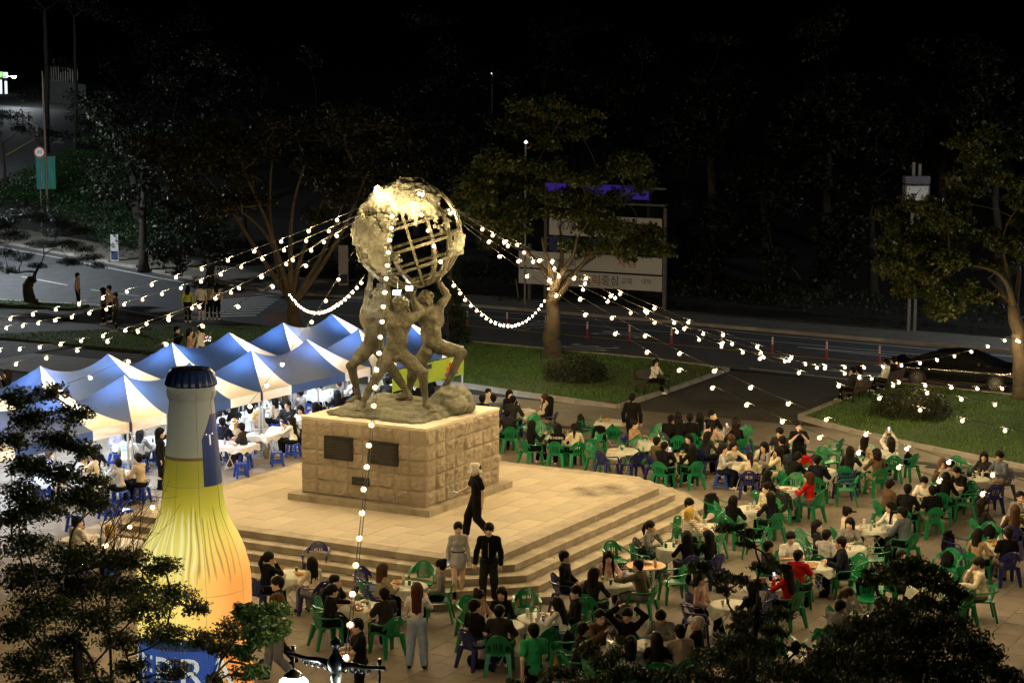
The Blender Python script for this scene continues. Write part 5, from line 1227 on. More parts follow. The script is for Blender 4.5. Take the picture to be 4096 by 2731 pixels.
# (table, u, v of the seat, kind, direction it faces: None = its table, else image angle in degrees (0 right, 90 away), draped coat)
EMPTY = [('t3', 2094, 1705, 'g', None, 0), ('t4', 2378, 1762, 'g', None, 1), ('t4', 2168, 1742, 'g', None, 0), ('t5', 2352, 1712, 'g', None, 1), ('t5', 2449, 1748, 'g', None, 2), ('t6', 2436, 1850, 'b', None, 0), ('t6', 2527, 1855, 'b', None, 0), ('t6', 2392, 1828, 'g', None, 0), ('t6', 2540, 1800, 'g', None, 0), ('t6', 2578, 1790, 'g', None, 0), ('t7', 2640, 1752, 'g', None, 0),
 ('t9', 2955, 1828, 'b', None, 0), ('t10b', 2965, 1755, 'g', None, 0), ('t12', 3160, 1800, 'g', None, 0), ('t13', 3382, 1925, 'b', 150, 0), ('t13', 3230, 1890, 'g', None, 3), ('t14', 3331, 1800, 'g', 150, 0), ('t14', 3308, 1845, 'g', None, 0), ('t14', 3470, 1838, 'p', None, 0), ('t14b', 3585, 1858, 'g', None, 2), ('t13', 3385, 1958, 'g', 165, 0), ('t15', 3180, 1950, 'g', None, 0), ('t15', 3124, 2010, 'g', None, 1),
 ('t16', 2870, 2045, 'g', None, 1), ('t16', 2948, 2075, 'g', None, 0), ('t17', 2920, 2098, 'g', None, 0), ('t17', 3020, 2160, 'g', 170, 0), ('t17', 2852, 2168, 'p', 160, 0), ('t18', 2630, 2232, 'g', None, 2), ('t19', 2466, 2240, 'g', None, 0), ('t19', 2692, 2330, 'g', 200, 0), ('t20', 2520, 2300, 'b', 170, 0),
 ('t21b', 2107, 2440, 'g', None, 0), ('t21b', 2215, 2550, 'g', None, 0), ('t21b', 2262, 2595, 'g', 150, 2), ('t22', 1265, 2245, 'b', None, 0), ('t24', 1690, 2325, 'g', None, 0), ('t24', 1480, 2345, 'b', None, 0), ('t24', 1590, 2400, 'g', None, 0), ('t26', 2852, 2470, 'b', None, 0), ('t26', 3042, 2430, 'b', None, 0), ('t27', 3188, 2345, 'g', None, 0),
 ('t28', 3390, 2290, 'g', None, 0), ('t29', 3474, 2238, 'g', None, 1), ('t29', 3222, 2188, 'p', None, 0), ('t32', 3858, 1955, 'g', None, 1), ('t32', 3842, 2018, 'g', 170, 0), ('t33', 3835, 1885, 'g', None, 0), ('t33', 3962, 1985, 'b', 100, 0), ('t35', 3976, 2160, 'g', None, 2), ('t35', 3830, 2200, 'b', None, 1), ('t36', 3790, 2270, 'g', None, 2), ('t36', 3538, 2355, 'g', None, 0), ('t36', 3838, 2420, 'g', None, 0), ('t36', 3920, 2400, 'b', None, 0), ('t37', 3470, 2395, 'g', None, 1), ('t38', 3300, 2595, 'g', None, 0), ('t38', 3120, 2600, 'g', None, 0), ('t25', 2336, 2690, 'g', None, 0), ('t25', 2480, 2700, 'g', None, 0), ('t21', 1890, 2470, 'g', None, 0)]
CLUT = dict(t1='cup can', t2='soju cup cup can tray', t3='box can', t4='box cup can water', t5='green box', t6='can menu can bag', t7='milk can can box', t8='box can can cup', t9='bag cups cups box cup cup tray', t10='tray water can', t10b='water milk cup tray cup', t11='cup cup cup tray cup', t12='cups cup bag green', t13='cup can colacan tray', t14='can can tray box', t14b='can tray',
 t15='bluecan can green tray tray bag cup', t16='cup cup cup box water cup tray', t17='cup cups box tray bag', t18='water colacan can can soju can green', t20='box soju can can cup', t21='water soju cup tray', t21b='cups cup bluecan tray cup cup pbag cup water', t22='box box can can cup', t23='cup tray soju green cups cup tray box', t24='can can box milk', t25='green milk soju can cup water soju milk', t25b='soju milk cup tray green water cup cup', t26='can tray cup', t27='water pbag colacan colacan tray',
 t28='cup cup tray box bluecan tray', t29='cups cup tray bag', t30='water green soju water cup can cup cups', t31='cup can green cup tray', t32='cup tray water cup', t33='cup can can bag milk', t34='cup can', t35='milk box can', t36='cups cup cup milk bag tray water bag', t37='cup tray', t38='colacan tray', t19='soju soju can bag')
TW = {}
for i, (k, (u, v, ph)) in enumerate(TABLES.items()):
    P = G(u, v, TZ); TW[k] = P[:2]
# keep tables a hand apart
keys = list(TW)
for _ in range(30):
    for a in range(len(keys)):
        for b in range(a+1, len(keys)):
            d = TW[keys[b]]-TW[keys[a]]; L = np.linalg.norm(d); mn = 2*TR+.03
            if L < mn: s = d/L*(mn-L)/2; TW[keys[a]] = TW[keys[a]]-s; TW[keys[b]] = TW[keys[b]]+s
for i, k in enumerate(keys): round_table(TW[k][0], TW[k][1], rng.uniform(0, 3.1), TABLES[k][2], k == 't19', i)
for k in keys:
    n = len(CLUT[k].split()); ph = rng.uniform(0, 6); used = []
    for i, it in enumerate(CLUT[k].split()):
        for t in range(30):
            r = rng.uniform(.02, .36); a = rng.uniform(0, 6.28); p = (r*math.cos(a), r*math.sin(a)); need = .1 if it in ('cup', 'can', 'colacan', 'bluecan', 'water', 'soju', 'green', 'milk', 'cups') else .17
            if all(math.dist(p, q[:2]) > (need+q[2])/2+.01 for q in used): break
        used.append((*p, need)); put(it, TW[k][0]+p[0], TW[k][1]+p[1], TZ+(.0095 if k != 't19' else .0035), TABLES[k][2])
CHW = {}
seatpos = []
def seat_for(kind, x, y, rz, who, gp=None):
    if kind == 's': return stool(x, y, rz, 'bright blue plastic stool under '+who, gp)
    return chair(kind, x, y, rz, PLW[kind]+' plastic armchair under '+who, gp)
SEATED = []
def phone_at(r, p, label, tilt):
    q = Matrix.Translation(r.location) @ Matrix.Rotation(r.rotation_euler.z, 4, 'Z') @ Vector((p[0]*r.scale[0], p[1]*r.scale[1], p[2]*r.scale[2]))
    o = MB().box(-.037, .037, -.078, .078, -.005, .005).build('phone', mat('phone_shell', (.3, .3, .32), .3), None, loc=q, rot=(tilt, 0, r.rotation_euler.z)); tag(o, label, 'phone')
    MB().box(-.034, .034, -.074, .074, .0052, .0064).build('screen', emis('seat_phone_screen', (.75, .88, 1.0), 1.5), o)
WPRINT = mat('shirt_print', (.62, .6, .55), .8); GPRINT = mat('shirt_print_green', (.05, .22, .15), .8)
def sit(tab, u, v, pose, hair, hc, top, bottom, sex, seat, extra=None, centre=None, phrase=None, zoff=0., face=None, minr=None):
    fem = sex == 'f'; S = pose_set(pose, fem); j = S['j']; hd = j['head']; ex = dict(extra or {})
    sc = rng.uniform(1.01, 1.06)*(1.0 if not fem else .965)
    P = G(u, v, hd[2]*sc+zoff); c = TW[tab] if centre is None else np.array(centre)
    d = c-P[:2]; L = np.linalg.norm(d); d /= L
    if face is not None: d = np.array(face)/np.linalg.norm(face)
    base = P[:2]-d*hd[1]*sc
    if centre is None or minr:
        mr = minr or TR+.26; L = np.linalg.norm(c-base)
        if L < mr: base = c-d*mr
        if L > 1.35 and minr is None: base = c-d*(1.0+.2*(L-1.0))
    for _ in range(3):
        for q in seatpos:
            e = base-q; l = np.linalg.norm(e)
            if 1e-6 < l < .56: base = base+e/l*(.56-l)*.6
    seatpos.append(base)
    rz = math.atan2(d[1], d[0])-math.pi/2+rng.uniform(-.12, .12)
    ph = phrase or TABLES[tab][2]
    lab = '%s %s-haired person in %s top, %s, at %s' % (HAIRW[hair], hc, top, POSEW[pose], ph)
    if hair == 'hood': lab = 'person in %s hood, %s, at %s' % (top, POSEW[pose], ph)
    gp = None
    r = empty('person', (base[0], base[1], zoff+.001), rz, lab, 'person', 'people seated at the tables'); r.scale = (sc*(1 if rng.random() < .5 or 'nomirror' in ex else -1), sc, sc)
    SEATED.append((base, tab, top))
    if pose == 'phone': phone_at(r, (j['wr']+j['wl'])/2+A3(0, .075, .06), 'phone held by the %s-top person at %s' % (top, ph), 1.15)
    if pose == 'raise_': phone_at(r, (j['wr']+j['wl'])/2+A3(0, .02, .12), 'phone raised by the %s-top person at %s' % (top, ph), 1.5)
    if 'back' in ex:
        b_ = ex['back']; q = j['chest']+j['T']@A3(0, -.127, .02); t_ = link('print', text_mesh('print', b_[0], b_[1], GPRINT if b_[0] == '25' else WPRINT, .002), r); mm = Matrix.Identity(4)
        for a_ in range(3): mm[a_][0] = j['T'][a_][0]; mm[a_][1] = j['T'][a_][2]; mm[a_][2] = -j['T'][a_][1]; mm[a_][3] = q[a_]
        t_.matrix_local = mm
    h = dress(r, S, hair, hc, top, bottom, sleeve=ex.get('sleeve', 2), skin=rng.randrange(3), shoes=rng.choice(['black', 'white', 'white', 'charcoal']), wide=rng.choice([0., .012, .025]), cap=ex.get('cap'))
    if seat != 'n': seat_for(seat, base[0]-d[0]*.0, base[1]-d[1]*.0, rz, 'the %s-haired %s-top person at %s' % (HAIRW[hair] if hair != 'hood' else 'hooded', top, ph), 'occupied seats')
    return r
for row in PEOPLE: sit(*row)
def img_dir(deg):
    a = R_(deg); q = RH*math.cos(a)+FH*math.sin(a); return q
for tab, u, v, kind, ang, drape in EMPTY:
    P = G(u, v, .43)[:2]; c = TW[tab]
    d = (c-P)/np.linalg.norm(c-P) if ang is None else img_dir(ang)
    L = np.linalg.norm(c-P)
    if ang is None and L < TR+.24: P = c-d*(TR+.24)
    for _ in range(4):
        for q in seatpos:
            e = P-q; l = np.linalg.norm(e)
            if 1e-6 < l < .62: P = P+e/l*(.62-l)*.6
    seatpos.append(P); rz = math.atan2(d[1], d[0])-math.pi/2+rng.uniform(-.15, .15); ph = TABLES[tab][2]
    nb = [q for q in SEATED if q[1] == tab]; nb = min(nb, key=lambda q: np.linalg.norm(q[0]-P))[2] if nb else None
    chair(kind, P[0], P[1], rz, 'empty %s plastic armchair %sat %s' % (PLW[kind], 'by the %s-top person ' % nb if nb else '', ph), 'empty armchairs at the tables')
    if drape in (1, 3):
        o = link('coat', COAT, None, (P[0], P[1], .001), (0, 0, rz)); set_mat(o, cloth('red' if drape == 3 else rng.choice(['black', 'charcoal', 'black'])))
        tag(o, ('red' if drape == 3 else 'dark')+' coat draped over the empty chair at '+ph, 'coat')
    if drape == 2:
        q = P+d*-.06; o = link('backpack', PACK, None, (q[0], q[1], .43), (-.15, 0, rz)); tag(o, 'black backpack on the empty chair seat at '+ph, 'backpack')
# loose things on the paving
P = G(1915, 2665); tag(link('dropped_coat', HEAP, None, (P[0], P[1], 0), (0, 0, 2.4)), 'black coat dropped on the paving behind front table', 'coat')
P = G(1892, 2672); put('water', P[0], P[1], .002, 'paving beside the dropped coat')
P = G(2238, 2655)
yb = MB(); yb.box(-.17, .17, -.12, .12, 0, .2); yb = yb.build('carton', mat('yellow_card', (.55, .42, .03), .7), None, loc=(P[0], P[1], .002), rot=(0, 0, .5)); tag(yb, 'small yellow carton on the paving under a green chair', 'box')
P = G(2655, 1950); put('bag', P[0], P[1], .002, 'paving by the platform corner')
P = G(3302, 2345); stool(P[0], P[1], .4, 'bright blue plastic stool carrying a black backpack'); tag(link('backpack', PACK, None, (P[0], P[1], .43), (0, 0, .9)), 'bulky black backpack on a blue stool by red jersey table', 'backpack')
# ================================================================= TENTS
BLUEF = mat('blue_canvas', (.034, .075, .205), .6, var=.1, scale=1.5, trans=.17, bump=.25, bscale=3)
CREAMF = mat('cream_canvas', (.70, .62, .50), .6, var=.06, scale=1.5, trans=.3, bump=.25, bscale=3)
TUBEM = mat('tent_steel', (.5, .5, .5), .4, metal=.6, var=.05)
LEDM = emis('cool_led', (.74, .87, 1.0), 2300)
EZ, PZ = 2.02, 3.02
def panel(a, b, top, top2=None, n=12, m=9, sag=.0):
    """fabric between an eave edge a-b and a peak (or ridge top-top2), hollowed like stretched cloth"""
    top2 = top2 if top2 is not None else top; g = []
    for i in range(n+1):
        s = i/n; row = []
        for k in range(m+1):
            t = k/m; e_ = np.array(a)*(1-s)+np.array(b)*s; p = np.array(top)*(1-s)+np.array(top2)*s
            if top2 is not top: p = p-np.array([0, 0, sag*4*s*(1-s)])
            q = e_*(1-t)+p*t; q[2] = e_[2]+(p[2]-e_[2])*(t**1.32)-.05*math.sin(math.pi*s)*math.sin(math.pi*t)*(1 if top2 is top else .4); row.append(q)
        g.append(row)
    return g
TP = {}
def tent_part(name, grids, mtl):
    m_ = MB()
    for g in grids: m_.sheet(g)
    me = m_.mesh(name, True, mtl); TP.setdefault('parts', []).append((name, me))
c00, c60, c03, c63 = (0, 0, EZ), (6, 0, EZ), (0, 3, EZ), (6, 3, EZ); p1, p2 = (1.5, 1.5, PZ), (4.5, 1.5, PZ)
def val(a, b):
    a, b = np.array(a, float), np.array(b, float); n = 10
    return [[a+(b-a)*i/n+np.array([0, 0, -.27*k/3])+np.array([.012*math.sin(i*1.3+k), .012*math.cos(i*1.7), 0])*k/3 for k in range(4)] for i in range(n+1)]
for a, b, s in ((c00, c60, 1), (c63, c03, -1)):
    A, B = np.array(a, float), np.array(b, float); q1, q2 = A+(B-A)*.25, A+(B-A)*.75; pa, pb = (p1, p2) if s > 0 else (p2, p1)
    tent_part('cream_panel', [panel(A, q1, pa), val(A, q1)], CREAMF); tent_part('cream_panel', [panel(q2, B, pb), val(q2, B)], CREAMF)
    tent_part('blue_panel', [panel(q1, q2, pa, pb, 18, 9, .34), val(q1, q2)], BLUEF)
tent_part('blue_panel', [panel(c03, c00, p1), val(c03, c00)], BLUEF); tent_part('blue_panel', [panel(c60, c63, p2), val(c60, c63)], BLUEF)
for x in (0.03, 3, 5.97):
    for y in (.03, 2.97):
        TP['parts'].append(('leg', MB().bar((x, y, 0), (x, y, EZ-.03), .045).bar((x, y, .9), (x, y, 1.0), .058).hexa([(x-.06, y-.06, 0), (x+.06, y-.06, 0), (x+.06, y+.06, 0), (x-.06, y+.06, 0)], [(x-.06, y-.06, .008), (x+.06, y-.06, .008), (x+.06, y+.06, .008), (x-.06, y+.06, .008)]).mesh('leg', mtl=TUBEM)))
for (xa, ya), (xb, yb) in (((.03, .06), (3, .06)), ((3, .06), (5.97, .06)), ((.03, 2.94), (3, 2.94)), ((3, 2.94), (5.97, 2.94)), ((.06, .03), (.06, 2.97)), ((5.94, .03), (5.94, 2.97))):
    m_ = MB(); mx, my = (xa+xb)/2, (ya+yb)/2
    for (u0, v0), (u1, v1) in (((xa, ya), (mx, my)), ((mx, my), (xb, yb))): m_.bar((u0, v0, EZ-.06), (u1, v1, EZ-.3), .018).bar((u0, v0+.02, EZ-.3), (u1, v1+.02, EZ-.06), .018)
    TP['parts'].append(('truss', m_.mesh('truss', mtl=TUBEM)))
for (x, y, z) in (p1, p2):
    TP['parts'].append(('peak_pole', MB().bar((x, y, EZ+.35), (x, y, z-.02), .03).mesh('peak_pole', mtl=TUBEM)))
lm = MB().lathe([(.0, -.09), (.05, -.075), (.065, -.03), (.05, .01), (.02, .03)], 10, (1.5, 1.5, 2.32)).mesh('lamp_bulb', True, LEDM)
lm2 = MB().lathe([(.0, -.09), (.05, -.075), (.065, -.03), (.05, .01), (.02, .03)], 10, (4.5, 1.5, 2.32)).mesh('lamp_bulb', True, LEDM)
TP['parts'] += [('lamp_bulb', lm), ('lamp_bulb', lm2)]
def tent(x, y, label):
    r = empty('canopy_tent', (x, y, 0), math.pi/2, label, 'tent', 'blue and cream canopy tents')
    for nm, me in TP['parts']: link(nm, me, r)
tent(-8.3, -6.86, 'blue and cream canopy tent in front row, behind the leafy branches')
tent(-8.3, -.74, 'blue and cream canopy tent in front row, directly behind the bottle')
tent(-8.3, 5.37, 'blue and cream canopy tent in front row, left of the statue legs')
tent(-8.3, 11.48, 'blue and cream canopy tent at row end, with lime menu banner')
tent(-11.55, -6.7, 'blue and cream canopy tent of back row, farthest from the statue')
tent(-11.55, -.6, 'blue and cream canopy tent of back row, above the bottle cap')
tent(-11.55, 5.52, 'blue and cream canopy tent of back row, by the trio in front of lawn')
tent(-11.55, 11.65, 'blue and cream canopy tent of back row, nearest the road')
SBAG = lump('sandbag', [ell((0, 0, .14), (.13, .1, .16), None, .06), cone((0, 0, .25), (0, 0, .34), .05, .03, .05), ell((0, 0, .37), (.05, .05, .04), None, .03)], mat('sack', (.14, .12, .07), .9, var=.2, scale=8))
for x, y in ((-8.14, 5.3), (-8.14, -.82)): tag(link('sandbag', SBAG, None, (x, y, 0), (0, 0, y)), 'olive sandbag tied to the tent leg by the '+('platform back' if y > 0 else 'bottle'), 'sandbag')
# the lime menu banner at the far end
LIME = mat('lime_banner', (.45, .62, .06), .6, var=.04, trans=.15); NAVYB = mat('banner_navy', (.02, .03, .08), .6); INK = mat('banner_ink', (.05, .08, .03), .6); WHT = mat('banner_white', (.7, .7, .7), .6)
bx = empty('menu_banner', (-8.26, 13.0, 0), math.pi/2, 'lime green drinks menu banner hung under the end tent', 'banner')
MB().box(-.35, 4.42, -.005, .005, 1.02, 1.72).build('sheet', LIME, bx)
MB().box(.6, 2.2, -.009, -.006, 1.5, 1.66).build('title_bar', NAVYB, bx)
for s, x, z, sz, m__ in (('음료', 1.4, 1.58, .16, WHT), ('콜', .85, 1.4, .15, INK), ('라', 1.95, 1.4, .15, INK), ('사', .85, 1.23, .15, INK), ('이', 1.4, 1.23, .15, INK), ('다', 1.95, 1.23, .15, INK)):
    link('lettering', text_mesh('lettering', s, sz, m__, .001), bx, (x, -.0115, z), (math.pi/2, 0, 0))
ORG = mat('banner_orange', (.6, .14, .03), .6); BLUB = mat('banner_blue', (.05, .14, .5), .6); REDB = mat('banner_red', (.5, .04, .03), .6); YEL = mat('banner_yellow', (.7, .42, .03), .6)
MB().box(3.2, 4.1, -.009, -.006, 1.22, 1.42).build('stall_picture', ORG, bx); MB().box(3.1, 4.0, -.0092, -.006, 1.08, 1.215).build('stall_counter', BLUB, bx)
for i in range(6): MB().box(3.22+.15*i, 3.22+.15*i+.145, -.0094, -.0062, 1.425, 1.54).build('awning_stripe', REDB if i % 2 else YEL, bx)
MB().box(3.5, 3.9, -.0094, -.0062, 1.56, 1.63).build('stall_sign', WHT, bx)
for x in (3.15, 3.55):
    MB().box(x, x+.28, -.0125, -.0095, 1.06, 1.16).build('stool_picture', REDB, bx); MB().box(x+.05, x+.23, -.0155, -.0128, 1.06, 1.13).build('stool_gap', BLUB, bx)
# tables, stools and people under the tents
TT = dict(a=(1080, 1726, 'table beside the sandbagged tent leg'), b=(898, 1774, 'table behind the bottle neck'), c=(1092, 1627, 'inner table under front tent'), d=(424, 1900, 'bottle-strewn table under leaf-screened tent'), e=(580, 1766, 'table by the green-numbered jersey'), f=(1308, 1573, 'table beyond the statue feet'), g=(985, 1657, 'inner table behind the white-shirted group'), h=(250, 1900, 'table in the leaf-screened tent'), i=(1610, 1540, 'table seen between the bronze legs'), k=(395, 2160, 'table left of the front steps'))
for i, (k, (u, v, ph)) in enumerate(TT.items()):
    P = G(u, v, TZ); TW['T'+k] = P[:2]; TABLES['T'+k] = (u, v, ph)
    rect_table(P[0], P[1], math.pi/2+rng.uniform(-.06, .06) if k not in 'bk' else .1, ph, i)
    its = dict(a='can cup box', b='water cup cup tray', c='can cup', d='soju water green can green pbag soju can', e='cup can tray', f='green soju can tray', g='cup tray', h='bag bag can', i='water green', k='cup can bag')[k].split()
    for q, it in enumerate(its): put(it, P[0]+rng.uniform(-.32, .32), P[1]-.62+1.24*(q+.5)/len(its) if k not in 'bk' else P[1]+rng.uniform(-.25, .25), TZ+.011, ph)
TENTP = [('Ta', 1038, 1662, 'eat', 'half', 'blond', 'palegrey', 'khaki', 'f', 's'), ('Ta', 1163, 1681, 'phone', 'long', 'black', 'white', 'black', 'f', 's'), ('Ta', 1150, 1622, 'eat', 'short', 'black', 'charcoal', 'black', 'm', 's'), ('Ta', 1200, 1640, 'table', 'long', 'black', 'white', 'black', 'f', 's'),
 ('Tb', 962, 1712, 'table', 'short', 'black', 'charcoal', 'brown', 'm', 's', dict(sleeve=1)), ('Tb', 936, 1694, 'reach', 'half', 'blond', 'white', 'black', 'f', 's', dict(cap='white', sleeve=1)), ('Tg', 1010, 1648, 'reach', 'short', 'black', 'white', 'black', 'm', 's'), ('Tg', 940, 1630, 'table', 'half', 'black', 'black', 'black', 'f', 's'), ('Tg', 890, 1690, 'table', 'short', 'black', 'navy', 'black', 'm', 's'),
 ('Te', 509, 1752, 'table', 'short', 'black', 'white', 'palegrey', 'm', 's', dict(sleeve=1, nomirror=1, back=('25', .2))), ('Te', 560, 1735, 'table', 'half', 'black', 'grey', 'black', 'f', 's'), ('Td', 384, 1800, 'table', 'long', 'black', 'black', 'black', 'f', 's'), ('Td', 330, 1835, 'table', 'short', 'black', 'white', 'black', 'm', 's'), ('Th', 200, 1840, 'table', 'half', 'black', 'slate', 'black', 'f', 's'), ('Th', 270, 1830, 'eat', 'short', 'black', 'cream', 'black', 'm', 's'),
 ('Tf', 1262, 1626, 'gest', 'long', 'black', 'palegrey', 'black', 'f', 's'), ('Tf', 1351, 1578, 'eat', 'longside', 'black', 'black', 'black', 'f', 's'), ('Tf', 1290, 1520, 'table', 'short', 'black', 'white', 'black', 'm', 's'), ('Ti', 1550, 1526, 'table', 'short', 'black', 'charcoal', 'black', 'm', 's'), ('Ti', 1620, 1520, 'table', 'half', 'black', 'navy', 'black', 'f', 's'), ('Ti', 1690, 1535, 'eat', 'short', 'black', 'black', 'black', 'm', 's'),
 ('Tk', 322, 2088, 'gest', 'short', 'black', 'white', 'black', 'm', 's', dict(sleeve=1)), ('Tk', 437, 2120, 'eat', 'bob', 'blond', 'white', 'black', 'f', 's')]
for row in TENTP: sit(*row, minr=.62)
# more diners along the covered tables
TOPS = ['black', 'white', 'charcoal', 'palegrey', 'cream', 'navy', 'grey', 'beige', 'lilac']; HRS = ['short', 'long', 'half', 'fringe', 'bob', 'ponytail']; q_ = 0
for k in 'acdefghi':
    c = TW['T'+k]
    for sx, oy in ((-1, -.45), (-1, .4), (1, .45), (1, -.4)):
        p = np.array([c[0]+sx*.74, c[1]+oy])
        if any(np.linalg.norm(p-s_) < .62 for s_ in seatpos): continue
        q_ += 1; fem = q_ % 2 == 0; hr = HRS[q_ % 6] if fem or q_ % 6 in (0, 3) else 'short'; d = np.array([p[0], p[1], 1.17])-CAMP; z = d@FW
        sit('T'+k, SW/2+FPX*(d@RT)/z, SH/2-FPX*(d@UPV)/z, ['table', 'eat', 'lap', 'gest', 'reach'][q_ % 5], hr, 'black' if q_ % 4 else 'brown', TOPS[(q_*5) % 9], 'black', 'f' if fem else 'm', 's', face=(-sx, .001), minr=.5)
for (u, v) in ((965, 1850), (1108, 1805), (735, 1900), (820, 1850), (330, 1960), (560, 1955), (500, 2035), (430, 2010), (300, 2060), (1150, 1640), (700, 1790), (620, 1800)):
    P = G(u, v, .43); k = min(TT, key=lambda q: np.linalg.norm(TW['T'+q]-P[:2]))
    if all(np.linalg.norm(P[:2]-q) > .45 for q in seatpos): seatpos.append(P[:2]); stool(P[0], P[1], rng.uniform(0, 1.5), 'empty bright blue plastic stool near '+TT[k][2], 'empty stools under the tents')
P = G(840, 2010); tag(link('backpack', PACK, None, (P[0]-1, P[1]+1, 0), (0, 0, .3)), 'black backpack on the floor near the bottle shoulder', 'backpack')
# ================================================================= STRING LIGHTS
BULBM = emis('warm_bulb', (1.0, .715, .35), 2250)
BLACKR = mat('black_rubber', (.012, .012, .012), .6)
SHELLM = bpy.data.materials.new('halo_shell'); SHELLM.use_nodes = True; n_ = SHELLM.node_tree.nodes; l_ = SHELLM.node_tree.links; n_.remove(n_['Principled BSDF'])  # bulb halo put in as a see-through shell that emits amber
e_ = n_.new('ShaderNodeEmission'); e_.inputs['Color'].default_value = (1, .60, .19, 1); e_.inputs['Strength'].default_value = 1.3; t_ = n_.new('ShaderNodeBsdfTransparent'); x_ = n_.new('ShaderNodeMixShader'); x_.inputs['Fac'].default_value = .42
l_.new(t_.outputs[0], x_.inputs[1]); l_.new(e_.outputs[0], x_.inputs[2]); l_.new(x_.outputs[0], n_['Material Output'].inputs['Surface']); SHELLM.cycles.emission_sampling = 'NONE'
def bulb_mesh(r, k=1.75):
    """glowing core in an emissive shell imitating its halo, under a black socket"""
    m_ = MB(); m_.lathe([(.0, -2.1*r), (.6*r, -1.9*r), (1.0*r, -1.3*r), (.8*r, -.6*r), (.3*r, -.2*r)], 10, cap=False); n1 = len(m_.f)
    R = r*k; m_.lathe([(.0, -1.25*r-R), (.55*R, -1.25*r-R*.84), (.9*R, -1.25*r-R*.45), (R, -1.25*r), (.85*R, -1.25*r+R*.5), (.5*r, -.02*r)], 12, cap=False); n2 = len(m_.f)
    m_.lathe([(.52*r, -.03*r), (.5*r, .7*r), (.25*r, .9*r)], 8)
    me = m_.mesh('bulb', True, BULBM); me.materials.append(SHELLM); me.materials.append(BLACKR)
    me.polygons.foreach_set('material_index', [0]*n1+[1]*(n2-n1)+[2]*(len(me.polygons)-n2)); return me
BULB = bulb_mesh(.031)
def string(label, A, B, sag, spacing, wire=.007, start=1.1, bulb=BULB, name='string_lights', skip=0.0, hang=.1, bulbs=True):
    A, B = np.array(A, float), np.array(B, float); L = np.linalg.norm(B-A); n = 40
    f = lambda t: A+(B-A)*t-np.array([0, 0, sag*4*t*(1-t)])
    r = empty(name, tuple(A), 0, label, 'string lights')
    MB().tube([f(i/n)-A for i in range(n+1)], wire, 4).build('cable', BLACKR, r)
    if not bulbs: return r
    Ls = [0]
    for i in range(200): Ls.append(Ls[-1]+np.linalg.norm(f((i+1)/200)-f(i/200)))
    s = start
    while s < Ls[-1]-.15:
        t = np.interp(s, Ls, np.linspace(0, 1, 201)); p = f(t)-A
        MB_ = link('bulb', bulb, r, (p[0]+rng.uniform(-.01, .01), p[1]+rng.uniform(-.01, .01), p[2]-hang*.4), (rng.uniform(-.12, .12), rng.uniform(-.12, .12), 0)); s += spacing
    return r
d2 = lambda x, y, d: AT(x*SW/2352, y*SW/2352, d)
TOPL, TOPR = d2(880, 432, 50.4), d2(985, 432, 50.5); LM, RM = d2(822, 560, 50.6), d2(1045, 478, 50.6)
SP = 1.02
string('upper left string of warm bulbs running from globe over the road', d2(845, 470, 50.6), d2(-60, 742, 60), .35, SP)
string('left string of warm bulbs skimming above the crossing people', d2(835, 488, 50.8), d2(-60, 756, 66), .55, SP, start=1.5)
string('left string of warm bulbs passing the hi-vis steward', d2(830, 500, 50.8), d2(-60, 800, 62), .9, SP, start=1.0)
string('left string of warm bulbs slanting down over the back tents', d2(826, 520, 50.6), d2(-80, 955, 47), .55, SP, start=1.7)
string('left string of warm bulbs crossing the front tents to the steps', d2(818, 568, 50.6), d2(120, 1330, 36), .9, SP, start=1.4)
string('low left string of warm bulbs ending above the dark path', d2(832, 494, 50.7), d2(-60, 845, 56), .7, 1.05, start=1.3)
string('right string of warm bulbs nearly grazing the centre tree fork', d2(1050, 486, 50.6), d2(2440, 880, 62), 1.5, 1.05, start=1.2)
string('right string of warm bulbs sagging to the right-hand tree trunk', RM, d2(2338, 765, 71), 2.4, 1.08)
string('right string of warm bulbs crossing in front of parked car', d2(1052, 490, 50.6), d2(2460, 1012, 47), .75, SP, start=1.4)
string('right string of warm bulbs ending low over the far tables', d2(1052, 500, 50.5), d2(2420, 1120, 42), .8, SP, start=1.1)
string('right string of warm bulbs just beneath its twin over far tables', d2(1054, 510, 50.5), d2(2440, 1175, 40), .95, SP, start=1.6)
string('right string of warm bulbs passing over the right-hand round bush', d2(1050, 482, 50.7), d2(2480, 945, 55), 1.0, SP, start=1.8)
string('central string of warm bulbs dropping from globe to lamp post', d2(905, 440, 49.3), d2(793, 1508, 24.6), .25, 1.03, start=1.0)
string('bare cable running beside the central bulbs to the lamp post', d2(912, 440, 49.6), d2(800, 1515, 24.5), .12, 1, bulbs=False, name='cable')
string('dense swag of small bulbs from globe to left tree', d2(838, 632, 50.5), d2(662, 668, 86), .9, 1.3, bulb=BULB)
string('dense swag of small bulbs from globe to centre tree', d2(1030, 632, 50.5), d2(1256, 678, 80), 1.22, 1.25, bulb=BULB)
string('short string of warm bulbs hanging down the globe front', d2(965, 478, 48.9), d2(1030, 640, 49.2), .0, .42, start=.1)
